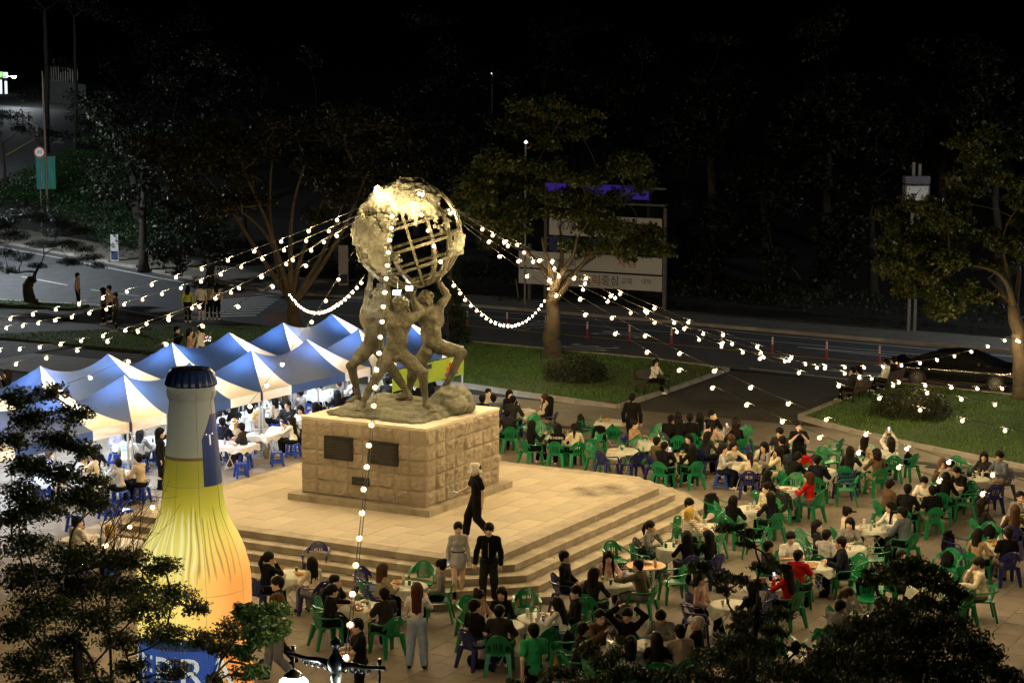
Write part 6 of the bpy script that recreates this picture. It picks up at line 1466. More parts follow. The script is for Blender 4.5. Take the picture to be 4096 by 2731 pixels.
# bundles where the strings are tied
for (x, y, d, n, lab, spread) in ((897, 460, 48.75, 3, 'blazing bundle of bulbs tied on the globe front top', .17), (962, 440, 49.0, 2, 'bright bundle of bulbs tied near the globe pole', .13), (868, 433, 49.6, 4, 'small bundle of bulbs at the globe left top', .1), (1040, 484, 50.3, 4, 'small bundle of bulbs at the globe right rim', .1), (1268, 655, 79.6, 2, 'small bundle of bulbs lighting the centre tree fork', .25), (2330, 778, 70.4, 2, 'small bundle of bulbs on right-hand tree trunk', .2)):
    P = d2(x, y, d); r = empty('bulb_bundle', tuple(P), 0, lab, 'bulb bundle')
    for i in range(n):
        a = rng.uniform(0, 6.28); q = spread*math.sqrt(rng.random()); v_ = RT*math.cos(a)*q+UPV*math.sin(a)*q*.7-FW*rng.uniform(0, .08)
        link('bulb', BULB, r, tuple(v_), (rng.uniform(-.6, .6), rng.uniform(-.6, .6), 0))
    MB().tube([RT*-spread, UPV*spread*.5, RT*spread], .008, 4).build('cable', BLACKR, r)
# white flood lamps under the globe
FLOOD = emis('flood_led', (.86, .94, 1.0), 420)
for (x, y, d, fx, fy, lab) in ((870, 657, 50.1, -.75, -.15, 'white flood lamp clamped under globe beside left figure'), (940, 662, 50.2, .5, -.9, 'white flood lamp clamped under globe above middle figure'), (911, 672, 49.9, .2, -1, 'white boxed flood lamp hanging under the globe centre')):
    P = d2(x, y, d); r = empty('flood_lamp', tuple(P), math.atan2(fy, fx)+math.pi/2, lab, 'flood lamp')
    MB().box(-.1, .1, -.02, .06, -.075, .075).build('housing', BLACKR, r); MB().box(-.08, .08, -.026, -.0205, -.05, .05).build('lens', FLOOD, r); MB().bar((0, .03, .1), (0, .03, .3), .03).build('bracket', BLACKR, r)

# ---- ornate lamp post in the foreground
IRON = mat('black_iron', (.02, .022, .02), .35, metal=.5, var=.2, scale=8); GLOBEM = emis('lamp_globe', (.86, .97, 1.0), 60); COLM = mat('post_paint', (.13, .13, .10), .4, metal=.3, var=.15)
LPc = AT(1344, 2640, 24.4); LP = empty('lamp_post', (LPc[0], LPc[1], 0), 0, 'ornate twin-arm black lamp post with lit white globes', 'lamp post')
zt = AT(1344, 2540, 24.4)[2]; aw = RH*1.18-FH*.58; aw /= np.linalg.norm(aw); ang = math.atan2(aw[1], aw[0]); LP.rotation_euler = (0, 0, ang)
zc = zt-.36
MB().lathe([(.16, 0), (.17, .1), (.12, .2), (.1, .5), (.075, .6), (.07, 2.2), (.085, 2.25), (.06, 2.3), (.055, zc-.3), (.075, zc-.27), (.058, zc-.22), (.07, zc-.16), (.055, zc-.1)], 16).build('column', COLM, LP, smooth=True)
MB().lathe([(.06, zc-.1), (.1, zc-.04), (.115, zc+.03), (.085, zc+.1), (.045, zc+.15), (.05, zc+.17), (.03, zc+.2), (.062, zc+.25), (.07, zc+.285), (.055, zc+.315), (.018, zc+.34), (.012, zt)], 16).build('finial', IRON, LP, smooth=True)
for s in (-1, 1):
    a_ = MB(); a_.tube([(.08*s, 0, zc), (.25*s, 0, zc+.03), (.42*s, 0, zc+.02), (.6*s, 0, zc+.045), (.7*s, 0, zc+.05)], [.05, .038, .03, .026, .03], 8)
    for k, (x, r) in enumerate(((.14, .085), (.25, .07), (.35, .055), (.44, .045))):
        pts = [(x*s+s*r*(1-t*.75)*math.cos(t*7.5), .012*math.sin(k), zc-.03+r*(1-t*.75)*math.sin(t*7.5)) for t in np.linspace(0, 1, 16)]; a_.tube(pts, [.018*(1-.5*t) for t in np.linspace(0, 1, 16)], 6)
    arm_ = a_.build('arm', IRON, LP, smooth=True)
    MB().tube([(.62*s, 0, zc+.05), (.62*s, 0, zc+.16)], [.02, .03], 8).tube([(.62*s, 0, zc+.05), (.62*s, 0, zc-.16)], [.016, .016], 8).lathe([(.03, 0), (.05, -.02), (.1, -.05), (.13, -.09), (.11, -.1)], 12, (.62*s, 0, zc-.14)).build('lamp_holder', IRON, LP, smooth=True)
    MB().lathe([(.10, -.1), (.17, -.15), (.2, -.26), (.17, -.38), (.1, -.44), (.0, -.44)], 20, (.62*s, 0, zc-.14), cap=False).build('lamp_globe', GLOBEM, LP, smooth=True)
# ================================================================= TREES AND SHRUBS
BARK = mat('bark', (.085, .065, .04), .9, bump=.7, bscale=9, c2=(.05, .038, .025), scale=4)
BARKD = mat('dark_bark', (.03, .024, .018), .9, bump=.7, bscale=9, var=.3, scale=4)
LEAFM = attr_mat('leaves', .5, trans=.3)
LEAFF = attr_mat('near_leaves', .38, trans=.22)
def leaf_mesh(name, C, N, size, tint, r, droop=.25, fold=True, asp=.42):
    """C centres, N leaf-plane normals; each leaf is a folded pointed blade of four triangles"""
    n = len(C); t = r.normal(size=(n, 3)); t -= N*(t*N).sum(1)[:, None]; t /= np.linalg.norm(t, axis=1)[:, None]+1e-9; t[:, 2] -= droop; t /= np.linalg.norm(t, axis=1)[:, None]
    s = np.cross(N, t); s /= np.linalg.norm(s, axis=1)[:, None]+1e-9; N = np.cross(t, s)
    L = (size*r.uniform(.65, 1.25, n))[:, None]; Wd = L*asp
    a = C-t*L*.5; b = C+t*L*.5; m = C-t*L*.08; l_ = m-s*Wd*.5+N*Wd*.18; r_ = m+s*Wd*.5+N*Wd*.18
    if fold:
        V = np.stack([a, l_, m, r_, b], 1).reshape(-1, 3); k = np.arange(n)[:, None]*5
        F = np.concatenate([k+np.array([[0, 2, 1]]), k+np.array([[0, 3, 2]]), k+np.array([[1, 2, 4]]), k+np.array([[2, 3, 4]])])
        T = np.repeat(tint, 5, 0)
    else:
        V = np.stack([a, l_, b, r_], 1).reshape(-1, 3); k = np.arange(n)[:, None]*4; F = np.concatenate([k+np.array([[0, 2, 1]]), k+np.array([[0, 3, 2]])]); T = np.repeat(tint, 4, 0)
    return V, F, T
def crown_leaves(pads, count, size, cols, seed, near=False, flat=.55, asp=.42, droop=.25, shellb=.45, mtl=None):
    """pads: (centre, rx, ry, rz) in world metres, rx along the picture, ry along depth"""
    r = np.random.default_rng(seed); w_ = np.array([p[1]*p[2]*.5+p[1]*p[3] for p in pads]); cnt = np.maximum(6, (count*w_/w_.sum()).astype(int)); Cs, Ns, Ts = [], [], []
    for (c, rx, ry, rz), n in zip(pads, cnt):
        d = r.normal(size=(n, 3)); d /= np.linalg.norm(d, axis=1)[:, None]; q = r.uniform(0, 1, n)**shellb
        # leaves gather in small sprays inside a pad
        sp = r.normal(size=(max(3, n//14), 3)); sp /= np.linalg.norm(sp, axis=1)[:, None]; sp *= (r.uniform(0, 1, len(sp))**shellb)[:, None]
        p = sp[r.integers(0, len(sp), n)]*.8+d*q[:, None]*.36
        P = np.array(c)+p[:, :1]*rx*np.r_[RH, 0]+p[:, 1:2]*ry*np.r_[FH, 0]+p[:, 2:3]*rz*np.array([0, 0, 1])
        nn = r.normal(size=(n, 3))*.75+np.array([0, 0, .9])+p*.5; nn /= np.linalg.norm(nn, axis=1)[:, None]
        Cs.append(P); Ns.append(nn); cc = np.array(cols)[r.integers(0, len(cols), n)]*r.uniform(.55, 1.45, (n, 1))*r.uniform(.8, 1.25); Ts.append(cc)
    C, N, T = np.concatenate(Cs), np.concatenate(Ns), np.concatenate(Ts)
    V, F, T = leaf_mesh('leaves', C, N, size, T, r, droop, near, asp)
    return np_mesh('crown', V, F, False, mtl or (LEAFF if near else LEAFM), T)
def limb(m_, a, b, r0, r1, seed, bend=.12, n=7, sides=6):
    rr = np.random.default_rng(seed); a, b = np.array(a), np.array(b); L = np.linalg.norm(b-a); o = rr.normal(size=3)*bend*L; o2 = rr.normal(size=3)*bend*.5*L
    pts = []
    for i in range(n+1):
        t = i/n; pts.append(a+(b-a)*t+o*math.sin(math.pi*t)*(1-t*.4)+o2*math.sin(2*math.pi*t)*.5+np.array([0, 0, L*.06*math.sin(math.pi*t)]))
    m_.tube(pts, [r0+(r1-r0)*(i/n)**.8 for i in range(n+1)], sides); return pts
def tree(name, label, base, forks, pads, count, size, cols, seed, trunk_r=.25, near=False, bark=None, droop=.25, asp=.42, twigs=3, cat='tree', group=None, limb_r=.4, arms=()):
    r = np.random.default_rng(seed+99); base = np.array(base, float); root = empty(name, tuple(base), 0, label, cat, group)
    m_ = MB(); forks = [np.array(f, float) for f in forks]; pts = [base]+forks
    tp = []
    for i in range(len(pts)-1):
        k = 6
        for j in range(k): t = j/k; tp.append(pts[i]*(1-t)+pts[i+1]*t+r.normal(0, trunk_r*.12, 3)*(1 if 0 < j else 0))
    tp.append(pts[-1]); nn = len(tp); m_.tube(tp, [trunk_r*(1.35 if i == 0 else 1)*(1-.45*i/nn) for i in range(nn)], 10)
    f = pts[-1]; tops = [np.array(p[0]) for p in pads]
    order = sorted(range(len(pads)), key=lambda i: np.linalg.norm(tops[i]-f)); nodes = [(f, trunk_r*.5)]
    for i, a_ in enumerate(arms):
        P = limb(m_, f-(f-pts[-2])*.12*(i % 3), a_, trunk_r*.42, trunk_r*.1, seed*13+i, .06, 9, 8); nodes += [(P[-1], trunk_r*.16), (P[6], trunk_r*.22)]
    for i in order:
        c = tops[i]; costs = [np.linalg.norm(c-q[0])+.25*abs(min(0, c[2]-q[0][2]))*3 for q in nodes]; b = int(np.argmin(costs)); a, ra = nodes[b]
        r0 = max(.02, ra*limb_r*1.5); r1 = max(.012, r0*.55); P = limb(m_, a, c-np.array([0, 0, pads[i][3]*.3]), r0, r1, seed*31+i, .1)
        nodes.append((P[-1], r1)); nodes.append((P[len(P)//2], (r0+r1)/2))
        for q in range(twigs):
            d = r.normal(size=3); d /= np.linalg.norm(d); e_ = c+d*np.array([pads[i][1], pads[i][2], pads[i][3]])*.8
            limb(m_, P[-1-(q % 2)], e_, r1*.6, max(.004, r1*.2), seed*77+i*9+q, .12, 5, 4)
    m_.v = [tuple(np.array(p)-base) for p in m_.v]
    m_.build('trunk', bark or BARK, root, smooth=True)
    me = crown_leaves([(np.array(p[0])-base, *p[1:]) for p in pads], count, size, cols, seed, near, asp=asp, droop=droop)
    o = link('crown', me, root); o['kind'] = 'stuff'
    return root
K = SW/2352
def dpads(L, d, ds=1.0, seed=0, flat=.75, grow=1.0):
    """(x, y, rx, ry) in a 2352-wide view at distance d -> world pads with their own depth"""
    r = random.Random(seed); out = []
    for q in L:
        x, y, rx, ry = q[:4]; dd = d+(q[4] if len(q) > 4 else r.uniform(-ds, ds)); P = AT(x*K, y*K, dd); s = K*dd/FPX*grow
        out.append((P, rx*s, max(rx, ry)*s*.9, ry*s))
    return out
def blobs(ellipses, n, rx, ry, seed):
    r = random.Random(seed); out = []
    while len(out) < n:
        cx, cy_, ex, ey = r.choice(ellipses); a = r.uniform(0, 6.28); q = math.sqrt(r.uniform(.05, 1)); out.append((cx+ex*q*math.cos(a), cy_+ey*q*math.sin(a), rx*r.uniform(.7, 1.3), ry*r.uniform(.7, 1.3)))
    return out
DK = [(.030, .050, .012), (.020, .038, .010), (.045, .055, .014)]
AUT = [(.038, .070, .016), (.05, .065, .016), (.075, .06, .016), (.028, .052, .012)]
# near trees between the viewer and the plaza
dL = 30.5
padsL = [(45, 915, 52, 28), (120, 900, 45, 26), (165, 950, 55, 30), (70, 965, 60, 30), (30, 1010, 45, 30), (130, 1010, 55, 30), (190, 1030, 45, 26), (215, 1105, 45, 24), (60, 1070, 60, 32), (140, 1090, 60, 30), (50, 1130, 60, 32), (180, 1140, 65, 26), (95, 1170, 80, 30), (215, 1160, 45, 22), (30, 1190, 50, 30), (60, 1250, 70, 34), (170, 1280, 80, 34), (280, 1285, 70, 30), (370, 1300, 50, 28), (60, 1320, 80, 34), (180, 1345, 90, 36), (300, 1350, 80, 34), (400, 1365, 60, 28), (450, 1395, 38, 22), (330, 1400, 70, 30), (100, 1395, 90, 36), (220, 1415, 80, 34), (40, 1440, 70, 34), (140, 1470, 70, 34), (280, 1470, 60, 28), (380, 1455, 60, 28), (470, 1470, 55, 24), (540, 1445, 55, 30), (510, 1490, 45, 24), (60, 1520, 70, 34), (180, 1530, 60, 30), (300, 1530, 50, 26), (400, 1540, 50, 26), (90, 1575, 80, 36), (230, 1580, 70, 32), (350, 1585, 60, 30), (500, 1560, 35, 18), (555, 1545, 32, 20)]
bL = AT(150*K, 1568*K, dL); fL = AT(190*K, 1560*K, dL)
tree('leafy_tree', 'dark leafy tree screening the left tents and giant bottle', (fL[0], fL[1], 0), [(fL[0], fL[1], 1.2), AT(180*K, 1475*K, dL)], dpads(padsL, dL, .9, 3, grow=1.1), 48000, .075, DK, 11, .13, True, BARKD, twigs=4, limb_r=.36)
padsL2 = [(590, 1415, 48, 26), (640, 1400, 34, 20), (600, 1460, 50, 26), (560, 1400, 30, 18), (650, 1440, 25, 18), (560, 1500, 30, 20), (590, 1540, 30, 16)]
f2 = AT(500*K, 1568*K, 27.5)
tree('leafy_tree', 'small leafy branchy tree lit green beside the lamp post', (f2[0], f2[1], 0), [(f2[0], f2[1], .8), AT(480*K, 1560*K, 27.5)], dpads(padsL2, 27.5, .4, 5, grow=1.15), 5200, .085, [(.05, .10, .02), (.035, .075, .016)], 12, .06, True, BARKD, twigs=4)
# bare twiggy sapling beside the bottle
tw = MB(); tb_ = AT(245*K, 1330*K, 31.2); tz = AT(205*K, 1240*K, 31.2); r_ = np.random.default_rng(5)
P0 = limb(tw, (tb_[0], tb_[1], 0), AT(232*K, 1270*K, 31.2), .03, .018, 1, .03)
ends = [(295, 1130), (345, 1100), (370, 1180), (330, 1165), (310, 1210), (270, 1150), (365, 1140), (250, 1180), (355, 1215), (330, 1120)]
for i, (x, y) in enumerate(ends):
    P1 = limb(tw, P0[-1-(i % 3)], AT(x*K, y*K, 31.2+.25*math.sin(i*2)), .013, .004, 20+i, .1, 6, 5)
    for q in range(7): limb(tw, P1[2+q % 5], P1[-1]+r_.normal(0, .16, 3), .005, .002, 60+i*8+q, .12, 4, 4)
tr_ = empty('bare_sapling', (tb_[0], tb_[1], 0), 0, 'leafless twiggy sapling between the left steps and bottle', 'sapling'); tw.v = [(p[0]-tb_[0], p[1]-tb_[1], p[2]) for p in tw.v]; tw.build('branches', BARKD, tr_, smooth=True)
# near trees, right
dR = 31.5
padsS = [(1672, 1212, 44, 12), (1725, 1225, 36, 14), (1715, 1250, 30, 10), (1755, 1300, 40, 14), (1790, 1300, 30, 12), (1605, 1305, 42, 16), (1650, 1325, 48, 20), (1700, 1330, 36, 18), (1740, 1345, 26, 14), (1665, 1355, 30, 12), (1790, 1410, 45, 20), (1740, 1425, 36, 18), (1700, 1410, 30, 16), (1770, 1450, 46, 18), (1690, 1440, 30, 16), (1690, 1475, 70, 26), (1760, 1490, 70, 26), (1640, 1500, 60, 24), (1830, 1490, 30, 16), (1700, 1525, 80, 28), (1790, 1540, 70, 28), (1600, 1545, 60, 26), (1700, 1575, 90, 26)]
fS = AT(1725*K, 1568*K, dR)
SDK = [(.03, .045, .011), (.045, .055, .013), (.02, .034, .009)]
tree('sapling_tree', 'slim dark tree with drooping leaf tufts before the mug table', (fS[0], fS[1], 0), [(fS[0], fS[1], .9), AT(1728*K, 1480*K, dR), AT(1740*K, 1390*K, dR)], dpads(padsS, dR, .5, 8, grow=1.0), 13000, .09, SDK, 21, .09, True, BARKD, droop=1.0, asp=.3, twigs=3, limb_r=.34)
padsM = [(1350, 1492, 36, 22), (1415, 1500, 32, 22), (1380, 1520, 40, 22), (1300, 1545, 46, 24), (1250, 1555, 26, 18), (1420, 1545, 46, 24), (1480, 1550, 46, 20), (1360, 1570, 60, 24), (1540, 1560, 50, 22), (1180, 1570, 30, 14), (1435, 1470, 22, 14)]
fM = AT(1390*K, 1600*K, dR)
tree('sapling_tree', 'low dark leafy tree top in front of the party tables', (fM[0], fM[1], 0), [(fM[0], fM[1], .6), AT(1395*K, 1575*K, dR)], dpads(padsM, dR, .5, 9, grow=.95), 5600, .10, SDK, 22, .07, True, BARKD, droop=.9, asp=.3)
padsR = [(2010, 1325, 38, 20), (2050, 1305, 44, 22), (2100, 1295, 50, 22), (2145, 1310, 40, 20), (2085, 1330, 60, 20), (2160, 1345, 55, 24), (2195, 1365, 40, 18), (2120, 1385, 50, 22), (2060, 1400, 70, 22), (2180, 1395, 36, 18), (1995, 1430, 60, 26), (2080, 1430, 80, 28), (2170, 1440, 80, 30), (1930, 1460, 50, 26), (2000, 1475, 90, 30), (2110, 1480, 100, 34), (2220, 1475, 70, 32), (2270, 1500, 46, 30), (1900, 1510, 70, 26), (1990, 1530, 90, 32), (2100, 1535, 100, 34), (2210, 1535, 90, 34), (2300, 1545, 50, 24), (1850, 1555, 70, 26), (1950, 1575, 90, 30), (2080, 1585, 100, 30), (2220, 1585, 100, 30), (2330, 1575, 60, 26)]
fR = AT(2110*K, 1600*K, dR)
tree('leafy_tree', 'big dark drooping-leaf tree covering the near right tables', (fR[0], fR[1], 0), [(fR[0], fR[1], .7), AT(2105*K, 1540*K, dR)], dpads(padsR, dR, .8, 10, grow=1.05), 34000, .09, SDK, 23, .14, True, BARKD, droop=.9, asp=.32, limb_r=.36)
# lawn trees
g1 = G(2210, 1437)
pads1 = blobs([(1270, 350, 210, 100), (1170, 430, 140, 80), (1390, 430, 130, 100), (1290, 500, 200, 70), (1110, 480, 70, 110), (1220, 260, 110, 40), (1450, 560, 80, 40)], 74, 42, 22, 4)
ft = AT(1272*K, 672*K, 80.5)
tree('shade_tree', 'spreading tree with bulb-lit fork on the centre lawn', g1, [AT(1270*K, 750*K, 80.7), ft], dpads(pads1, 80.7, 2.6, 2, grow=1.2), 30000, .2, AUT, 31, .42, False, BARK, twigs=2, limb_r=.42, asp=.6, arms=[AT(x*K, y*K, 80.7+d) for x, y, d in ((1212, 575, .5), (1245, 545, -1), (1285, 520, 1), (1325, 545, -1.2), (1368, 590, .6), (1400, 545, 0))])
g2 = G(1180, 1325)
pads2 = blobs([(620, 400, 220, 110), (480, 420, 120, 80), (760, 330, 150, 80), (560, 320, 160, 50), (420, 340, 90, 60), (860, 300, 110, 50), (700, 460, 120, 60), (880, 380, 90, 70)], 70, 46, 24, 6)
tree('shade_tree', 'many-stemmed vase-shaped tree behind the tents', g2, [AT(668*K, 690*K, 89.2)], dpads(pads2, 89.3, 3, 7, grow=1.2), 22000, .22, [(.022, .024, .010), (.028, .026, .011), (.016, .019, .008)], 32, .36, False, BARK, twigs=3, limb_r=.42, asp=.6, arms=[AT(x*K, y*K, 89.2+d) for x, y, d in ((470, 400, 1), (560, 390, -1), (625, 370, .5), (700, 380, -1), (770, 400, 1), (860, 360, 0), (520, 460, -.5), (800, 440, .8))])
g3 = AT(2350*K, 890*K, 71.5)
pads3 = blobs([(2240, 480, 160, 120), (2320, 600, 80, 100), (2150, 560, 110, 90), (2090, 620, 70, 50), (2290, 360, 90, 60), (2080, 500, 80, 40), (2200, 690, 60, 30)], 64, 42, 22, 9)
tree('shade_tree', 'large tree at right edge hiding the clock tower', (g3[0], g3[1], 0), [AT(2340*K, 770*K, 71.5), AT(2325*K, 700*K, 71.8)], dpads(pads3, 71.8, 2.4, 3, grow=1.2), 28000, .19, AUT, 33, .34, False, BARK, twigs=2, limb_r=.42, asp=.6, arms=[AT(x*K, y*K, 71.8+d) for x, y, d in ((2270, 640, 1), (2235, 610, -1), (2335, 590, .5), (2300, 560, -.6))])
# conifer behind the sculpture
cb = G(1808, 1372); pc = []
for i in range(26):
    t = i/25; y = 800-290*t; wd = 52*(1-t)**.8+5
    for s in (-1, 1): pc.append((1030+s*wd*.5+rng.uniform(-6, 6), y+rng.uniform(-5, 5), wd*.55, 10))
tree('conifer', 'dark conical conifer standing right behind the sculpture', cb, [AT(1030*K, 520*K, 85.6)], dpads(pc, 85.6, .6, 3), 9000, .2, [(.012, .03, .010), (.018, .038, .014)], 34, .12, False, BARKD, twigs=0, asp=.22, droop=.5, limb_r=.1)
# pine on the left lawn strip
pb = G(125, 1212); pp = [(18, 505, 34, 12), (60, 490, 44, 13), (110, 500, 44, 13), (150, 515, 44, 12), (190, 530, 34, 10), (30, 540, 40, 12), (10, 580, 26, 10), (50, 590, 30, 9), (100, 560, 36, 9), (150, 560, 36, 10), (190, 570, 30, 9), (165, 600, 34, 9), (210, 590, 26, 8), (20, 620, 22, 8), (90, 610, 26, 7), (-10, 520, 40, 12), (-15, 610, 24, 9), (130, 535, 40, 10), (225, 610, 20, 7)]
tree('pine_tree', 'twisted black pine on the grass strip by the road', pb, [AT(62*K, 655*K, 100), AT(78*K, 640*K, 100)], dpads(pp, 100, .9, 3, grow=1.25), 20000, .2, [(.012, .022, .012), (.010, .016, .009)], 35, .32, False, BARKD, twigs=2, asp=.14, droop=.1, limb_r=.46)
# lit conifer and shrubs on the slope
qp = [(240, 300, 30, 12), (200, 320, 34, 10), (270, 330, 40, 14), (190, 350, 30, 10), (240, 360, 46, 14), (300, 350, 40, 18), (280, 385, 50, 16), (200, 385, 26, 8), (330, 400, 50, 20), (260, 410, 46, 14), (360, 440, 60, 24), (290, 440, 50, 18), (340, 480, 60, 24), (270, 470, 44, 16), (400, 500, 60, 26), (320, 520, 56, 22), (420, 540, 50, 24), (360, 560, 50, 22), (300, 555, 36, 16)]
cg = G(560, 985); tree('cedar_tree', 'layered cedar with street-lit green tips on the slope', (cg[0], cg[1], cg[2]), [AT(300*K, 330*K, 126)], dpads(qp, 126, 2.0, 5), 12000, .26, [(.03, .075, .018), (.018, .045, .012), (.012, .03, .010)], 36, .3, False, BARKD, twigs=1, asp=.2, droop=.5, limb_r=.14)
for i, (x, y0, y1, wd, d, lab) in enumerate(((105, 20, 350, 14, 152, 'thick dark trunk of a tall pine behind the flag pole'), (172, 40, 365, 9, 158, 'slim dark trunk of a tall pine above the footpath'), (8, 330, 455, 8, 140, 'pale slim trunk beside the branch road hedge'))):
    b = G(x*K, y1*K); dd = (b-CAMP)@FW; top = AT((x-2)*K, y0*K, dd)
    pd = dpads(blobs([(x-5, y0-40, 90, 40), (x+20, y0-80, 80, 40)], 12, 40, 18, i+40), dd, 2, i)
    tree('tall_pine', lab, b, [AT((x+3)*K, (y0+y1)/2*K, dd), top], pd, 2500, .3, [(.012, .022, .012)], 50+i, wd*K*dd/FPX*.55, False, BARKD if i < 2 else BARK, twigs=1, asp=.2)
# dark wood behind the road
wood = [(250, 90, 172), (330, 130, 160), (430, 80, 165), (330, 200, 112), (560, 120, 122), (780, 150, 118), (960, 90, 126), (1130, 180, 118), (1330, 80, 130), (1500, 150, 114), (1640, 90, 108), (1760, 200, 112), (1900, 100, 104), (2010, 260, 104), (2160, 120, 108), (2300, 180, 102), (480, 350, 108), (1000, 330, 112), (1620, 380, 106), (1860, 420, 100)]
wph = ['rising over the railing end', 'between the railing and slope cedar', 'farthest up the left hill', 'beside the slope cedar', 'above the vase-shaped tree left half', 'above the vase-shaped tree right half', 'up-left of the globe', 'up-right of the globe', 'above the centre lawn tree', 'behind the banner frame', 'right of the banner frame', 'above the red delineator posts', 'left of the clock tower', 'just left of the clock face', 'above the clock tower', 'behind the right edge tree', 'behind the far pavement sign', 'behind the statue globe', 'over the far kerb right of banners', 'over the far kerb before the clock']
for i, ((x, y, d), ph) in enumerate(zip(wood, wph)):
    P = AT(x*K, 640*K, d); gz = terr(P[0], P[1]); base = (P[0], P[1], gz)
    pd = dpads(blobs([(x, y+60, 110, 120), (x-40, y+200, 90, 70), (x+50, y+160, 90, 80)], 26, 52, 30, 70+i), d, 3, i)
    tree('woodland_tree', 'dark woodland tree of the hillside, '+ph, base, [AT((x+rng.uniform(-15, 15))*K, (y+240)*K, d)], pd, 5200, .27, [(.010, .017, .007), (.014, .018, .008), (.008, .013, .006)], 80+i, .28, False, BARKD, twigs=1, group='woodland beyond the road', asp=.6)
# clipped bushes and hedges
def bush(name, label, c, rx, ry, rz, n, size, cols, seed, cat='bush', parent=None):
    r = np.random.default_rng(seed); root = empty(name, tuple(c), 0, label, cat)
    d = r.normal(size=(n, 3)); d[:, 2] = np.abs(d[:, 2])*.9+.02*r.normal(size=n); d /= np.linalg.norm(d, axis=1)[:, None]; q = r.uniform(.55, 1.03, n)[:, None]
    k = 1+.06*vnoise(d*3, seed, 3)[:, None]; sq = np.abs(d)**.8*np.sign(d); P = sq*q*k*np.array([rx, ry, rz]); N = d*.8+r.normal(size=(n, 3))*.6; N /= np.linalg.norm(N, axis=1)[:, None]
    T = np.array(cols)[r.integers(0, len(cols), n)]*r.uniform(.6, 1.4, (n, 1)); V, F, T = leaf_mesh('b', P, N, size, T, r, 0, False, .5)
    o = link('foliage', np_mesh('foliage', V, F, False, LEAFM, T), root); o['kind'] = 'stuff'
    m_ = MB()
    for i in range(9):
        a = i*.7; limb(m_, (0, 0, -.05), (rx*.7*math.cos(a), ry*.7*math.sin(a), rz*.6), .03, .01, i, .1, 4, 5)
    m_.build('stems', BARKD, root); return root
bc = G(2298, 1528); bush('round_bush', 'clipped round bush on the centre lawn near the kerb', (bc[0], bc[1], .08), 1.18, 1.1, .95, 9000, .09, [(.018, .028, .010), (.03, .04, .012)], 1)
bc = G(3640, 1672); bush('round_bush', 'clipped round bush on the right lawn behind the bench', (bc[0], bc[1], .08), 1.35, 1.3, 1.0, 9000, .09, [(.02, .03, .010), (.03, .036, .011)], 2)
def hedge(label, pts, wd, ht, n, cols, seed, name='hedge'):
    r = np.random.default_rng(seed); pts = [np.array(p[:2]) for p in pts]; root = empty(name, (pts[0][0], pts[0][1], terr(*pts[0])), 0, label, 'hedge'); L = [np.linalg.norm(b-a) for a, b in zip(pts[:-1], pts[1:])]; tot = sum(L); P = []
    for i, (a, b) in enumerate(zip(pts[:-1], pts[1:])):
        k = int(n*L[i]/tot); t = r.uniform(0, 1, k)[:, None]; d = (b-a)/L[i]; s = np.array([-d[1], d[0]]); xy = a+(b-a)*t+s*(r.uniform(-1, 1, k)*wd/2)[:, None]; z = ht*r.uniform(.15, 1, k)**.5*(1+.12*np.sin(t[:, 0]*L[i]*1.5)); P.append(np.c_[xy, z+np.array([terr(*q) for q in xy])])
    P = np.concatenate(P)-np.array(root.location); N = r.normal(size=P.shape)+np.array([0, 0, .8]); N /= np.linalg.norm(N, axis=1)[:, None]
    T = np.array(cols)[r.integers(0, len(cols), len(P))]*r.uniform(.6, 1.4, (len(P), 1)); V, F, T = leaf_mesh('h', P, N, .2, T, r, 0, False, .55)
    o = link('foliage', np_mesh('foliage', V, F, False, LEAFM, T), root); o['kind'] = 'stuff'; return root
HG = [(.03, .10, .016), (.022, .07, .013)]
hedge('low clipped hedge along the branch road edge', [G(*p) for p in ((-40, 820), (40, 775), (120, 735), (230, 690), (300, 650), (340, 625))], 3.0, .8, 5000, HG, 1)
hedge('bushy green slope planting below the footpath', [G(*p) for p in ((150, 845), (230, 800), (330, 760), (430, 720))], 7, 1.0, 9000, HG, 2)
hedge('dark shrub bank on slope behind the far pavement', [G(*p) for p in ((300, 940), (420, 920), (560, 960), (700, 1040))], 8, 1.8, 9000, [(.016, .036, .011), (.02, .045, .013)], 3)
hedge('dark undergrowth along the wood edge behind the far pavement', [(-36, 49.5), (-24, 50), (-10, 48.6), (0, 47.4), (12, 46), (30, 44.5)], 2.6, 1.3, 7000, [(.016, .024, .009), (.022, .026, .010)], 4)
# ================================================================= BOTTLE, CAR, SIGNS, STREET THINGS
# ---- the inflatable bottle
BD = 35.0; bp0 = AT(772, 2000, BD); BX, BY = bp0[0], bp0[1]
def bz(v): return AT(772, v, BD)[2]
def br_(hw): return hw*BD/FPX
prof = [(226, 3060), (232, 2990), (232, 2800), (231, 2700), (230, 2560), (230, 2500), (228, 2330), (222, 2270), (205, 2200), (180, 2140), (155, 2094), (136, 2050), (125, 2011), (118, 1940), (113, 1880), (108, 1820), (101, 1740), (93, 1640), (88, 1590), (90, 1582), (97, 1570), (98, 1548), (92, 1532), (60, 1520)]
bot, n_, l_, b_ = new_mat('printed_inflatable')
geo = n_.new('ShaderNodeTexCoord'); sx = n_.new('ShaderNodeSeparateXYZ'); l_.new(geo.outputs['Object'], sx.inputs[0])
def mathn(op, a, b=None):
    q = n_.new('ShaderNodeMath'); q.operation = op
    for i, v in enumerate((a, b)):
        if v is None: continue
        if isinstance(v, (int, float)): q.inputs[i].default_value = v
        else: l_.new(v, q.inputs[i])
    return q.outputs[0]
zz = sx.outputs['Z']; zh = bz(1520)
ramp = n_.new('ShaderNodeValToRGB'); l_.new(mathn('DIVIDE', zz, zh), ramp.inputs['Fac'])
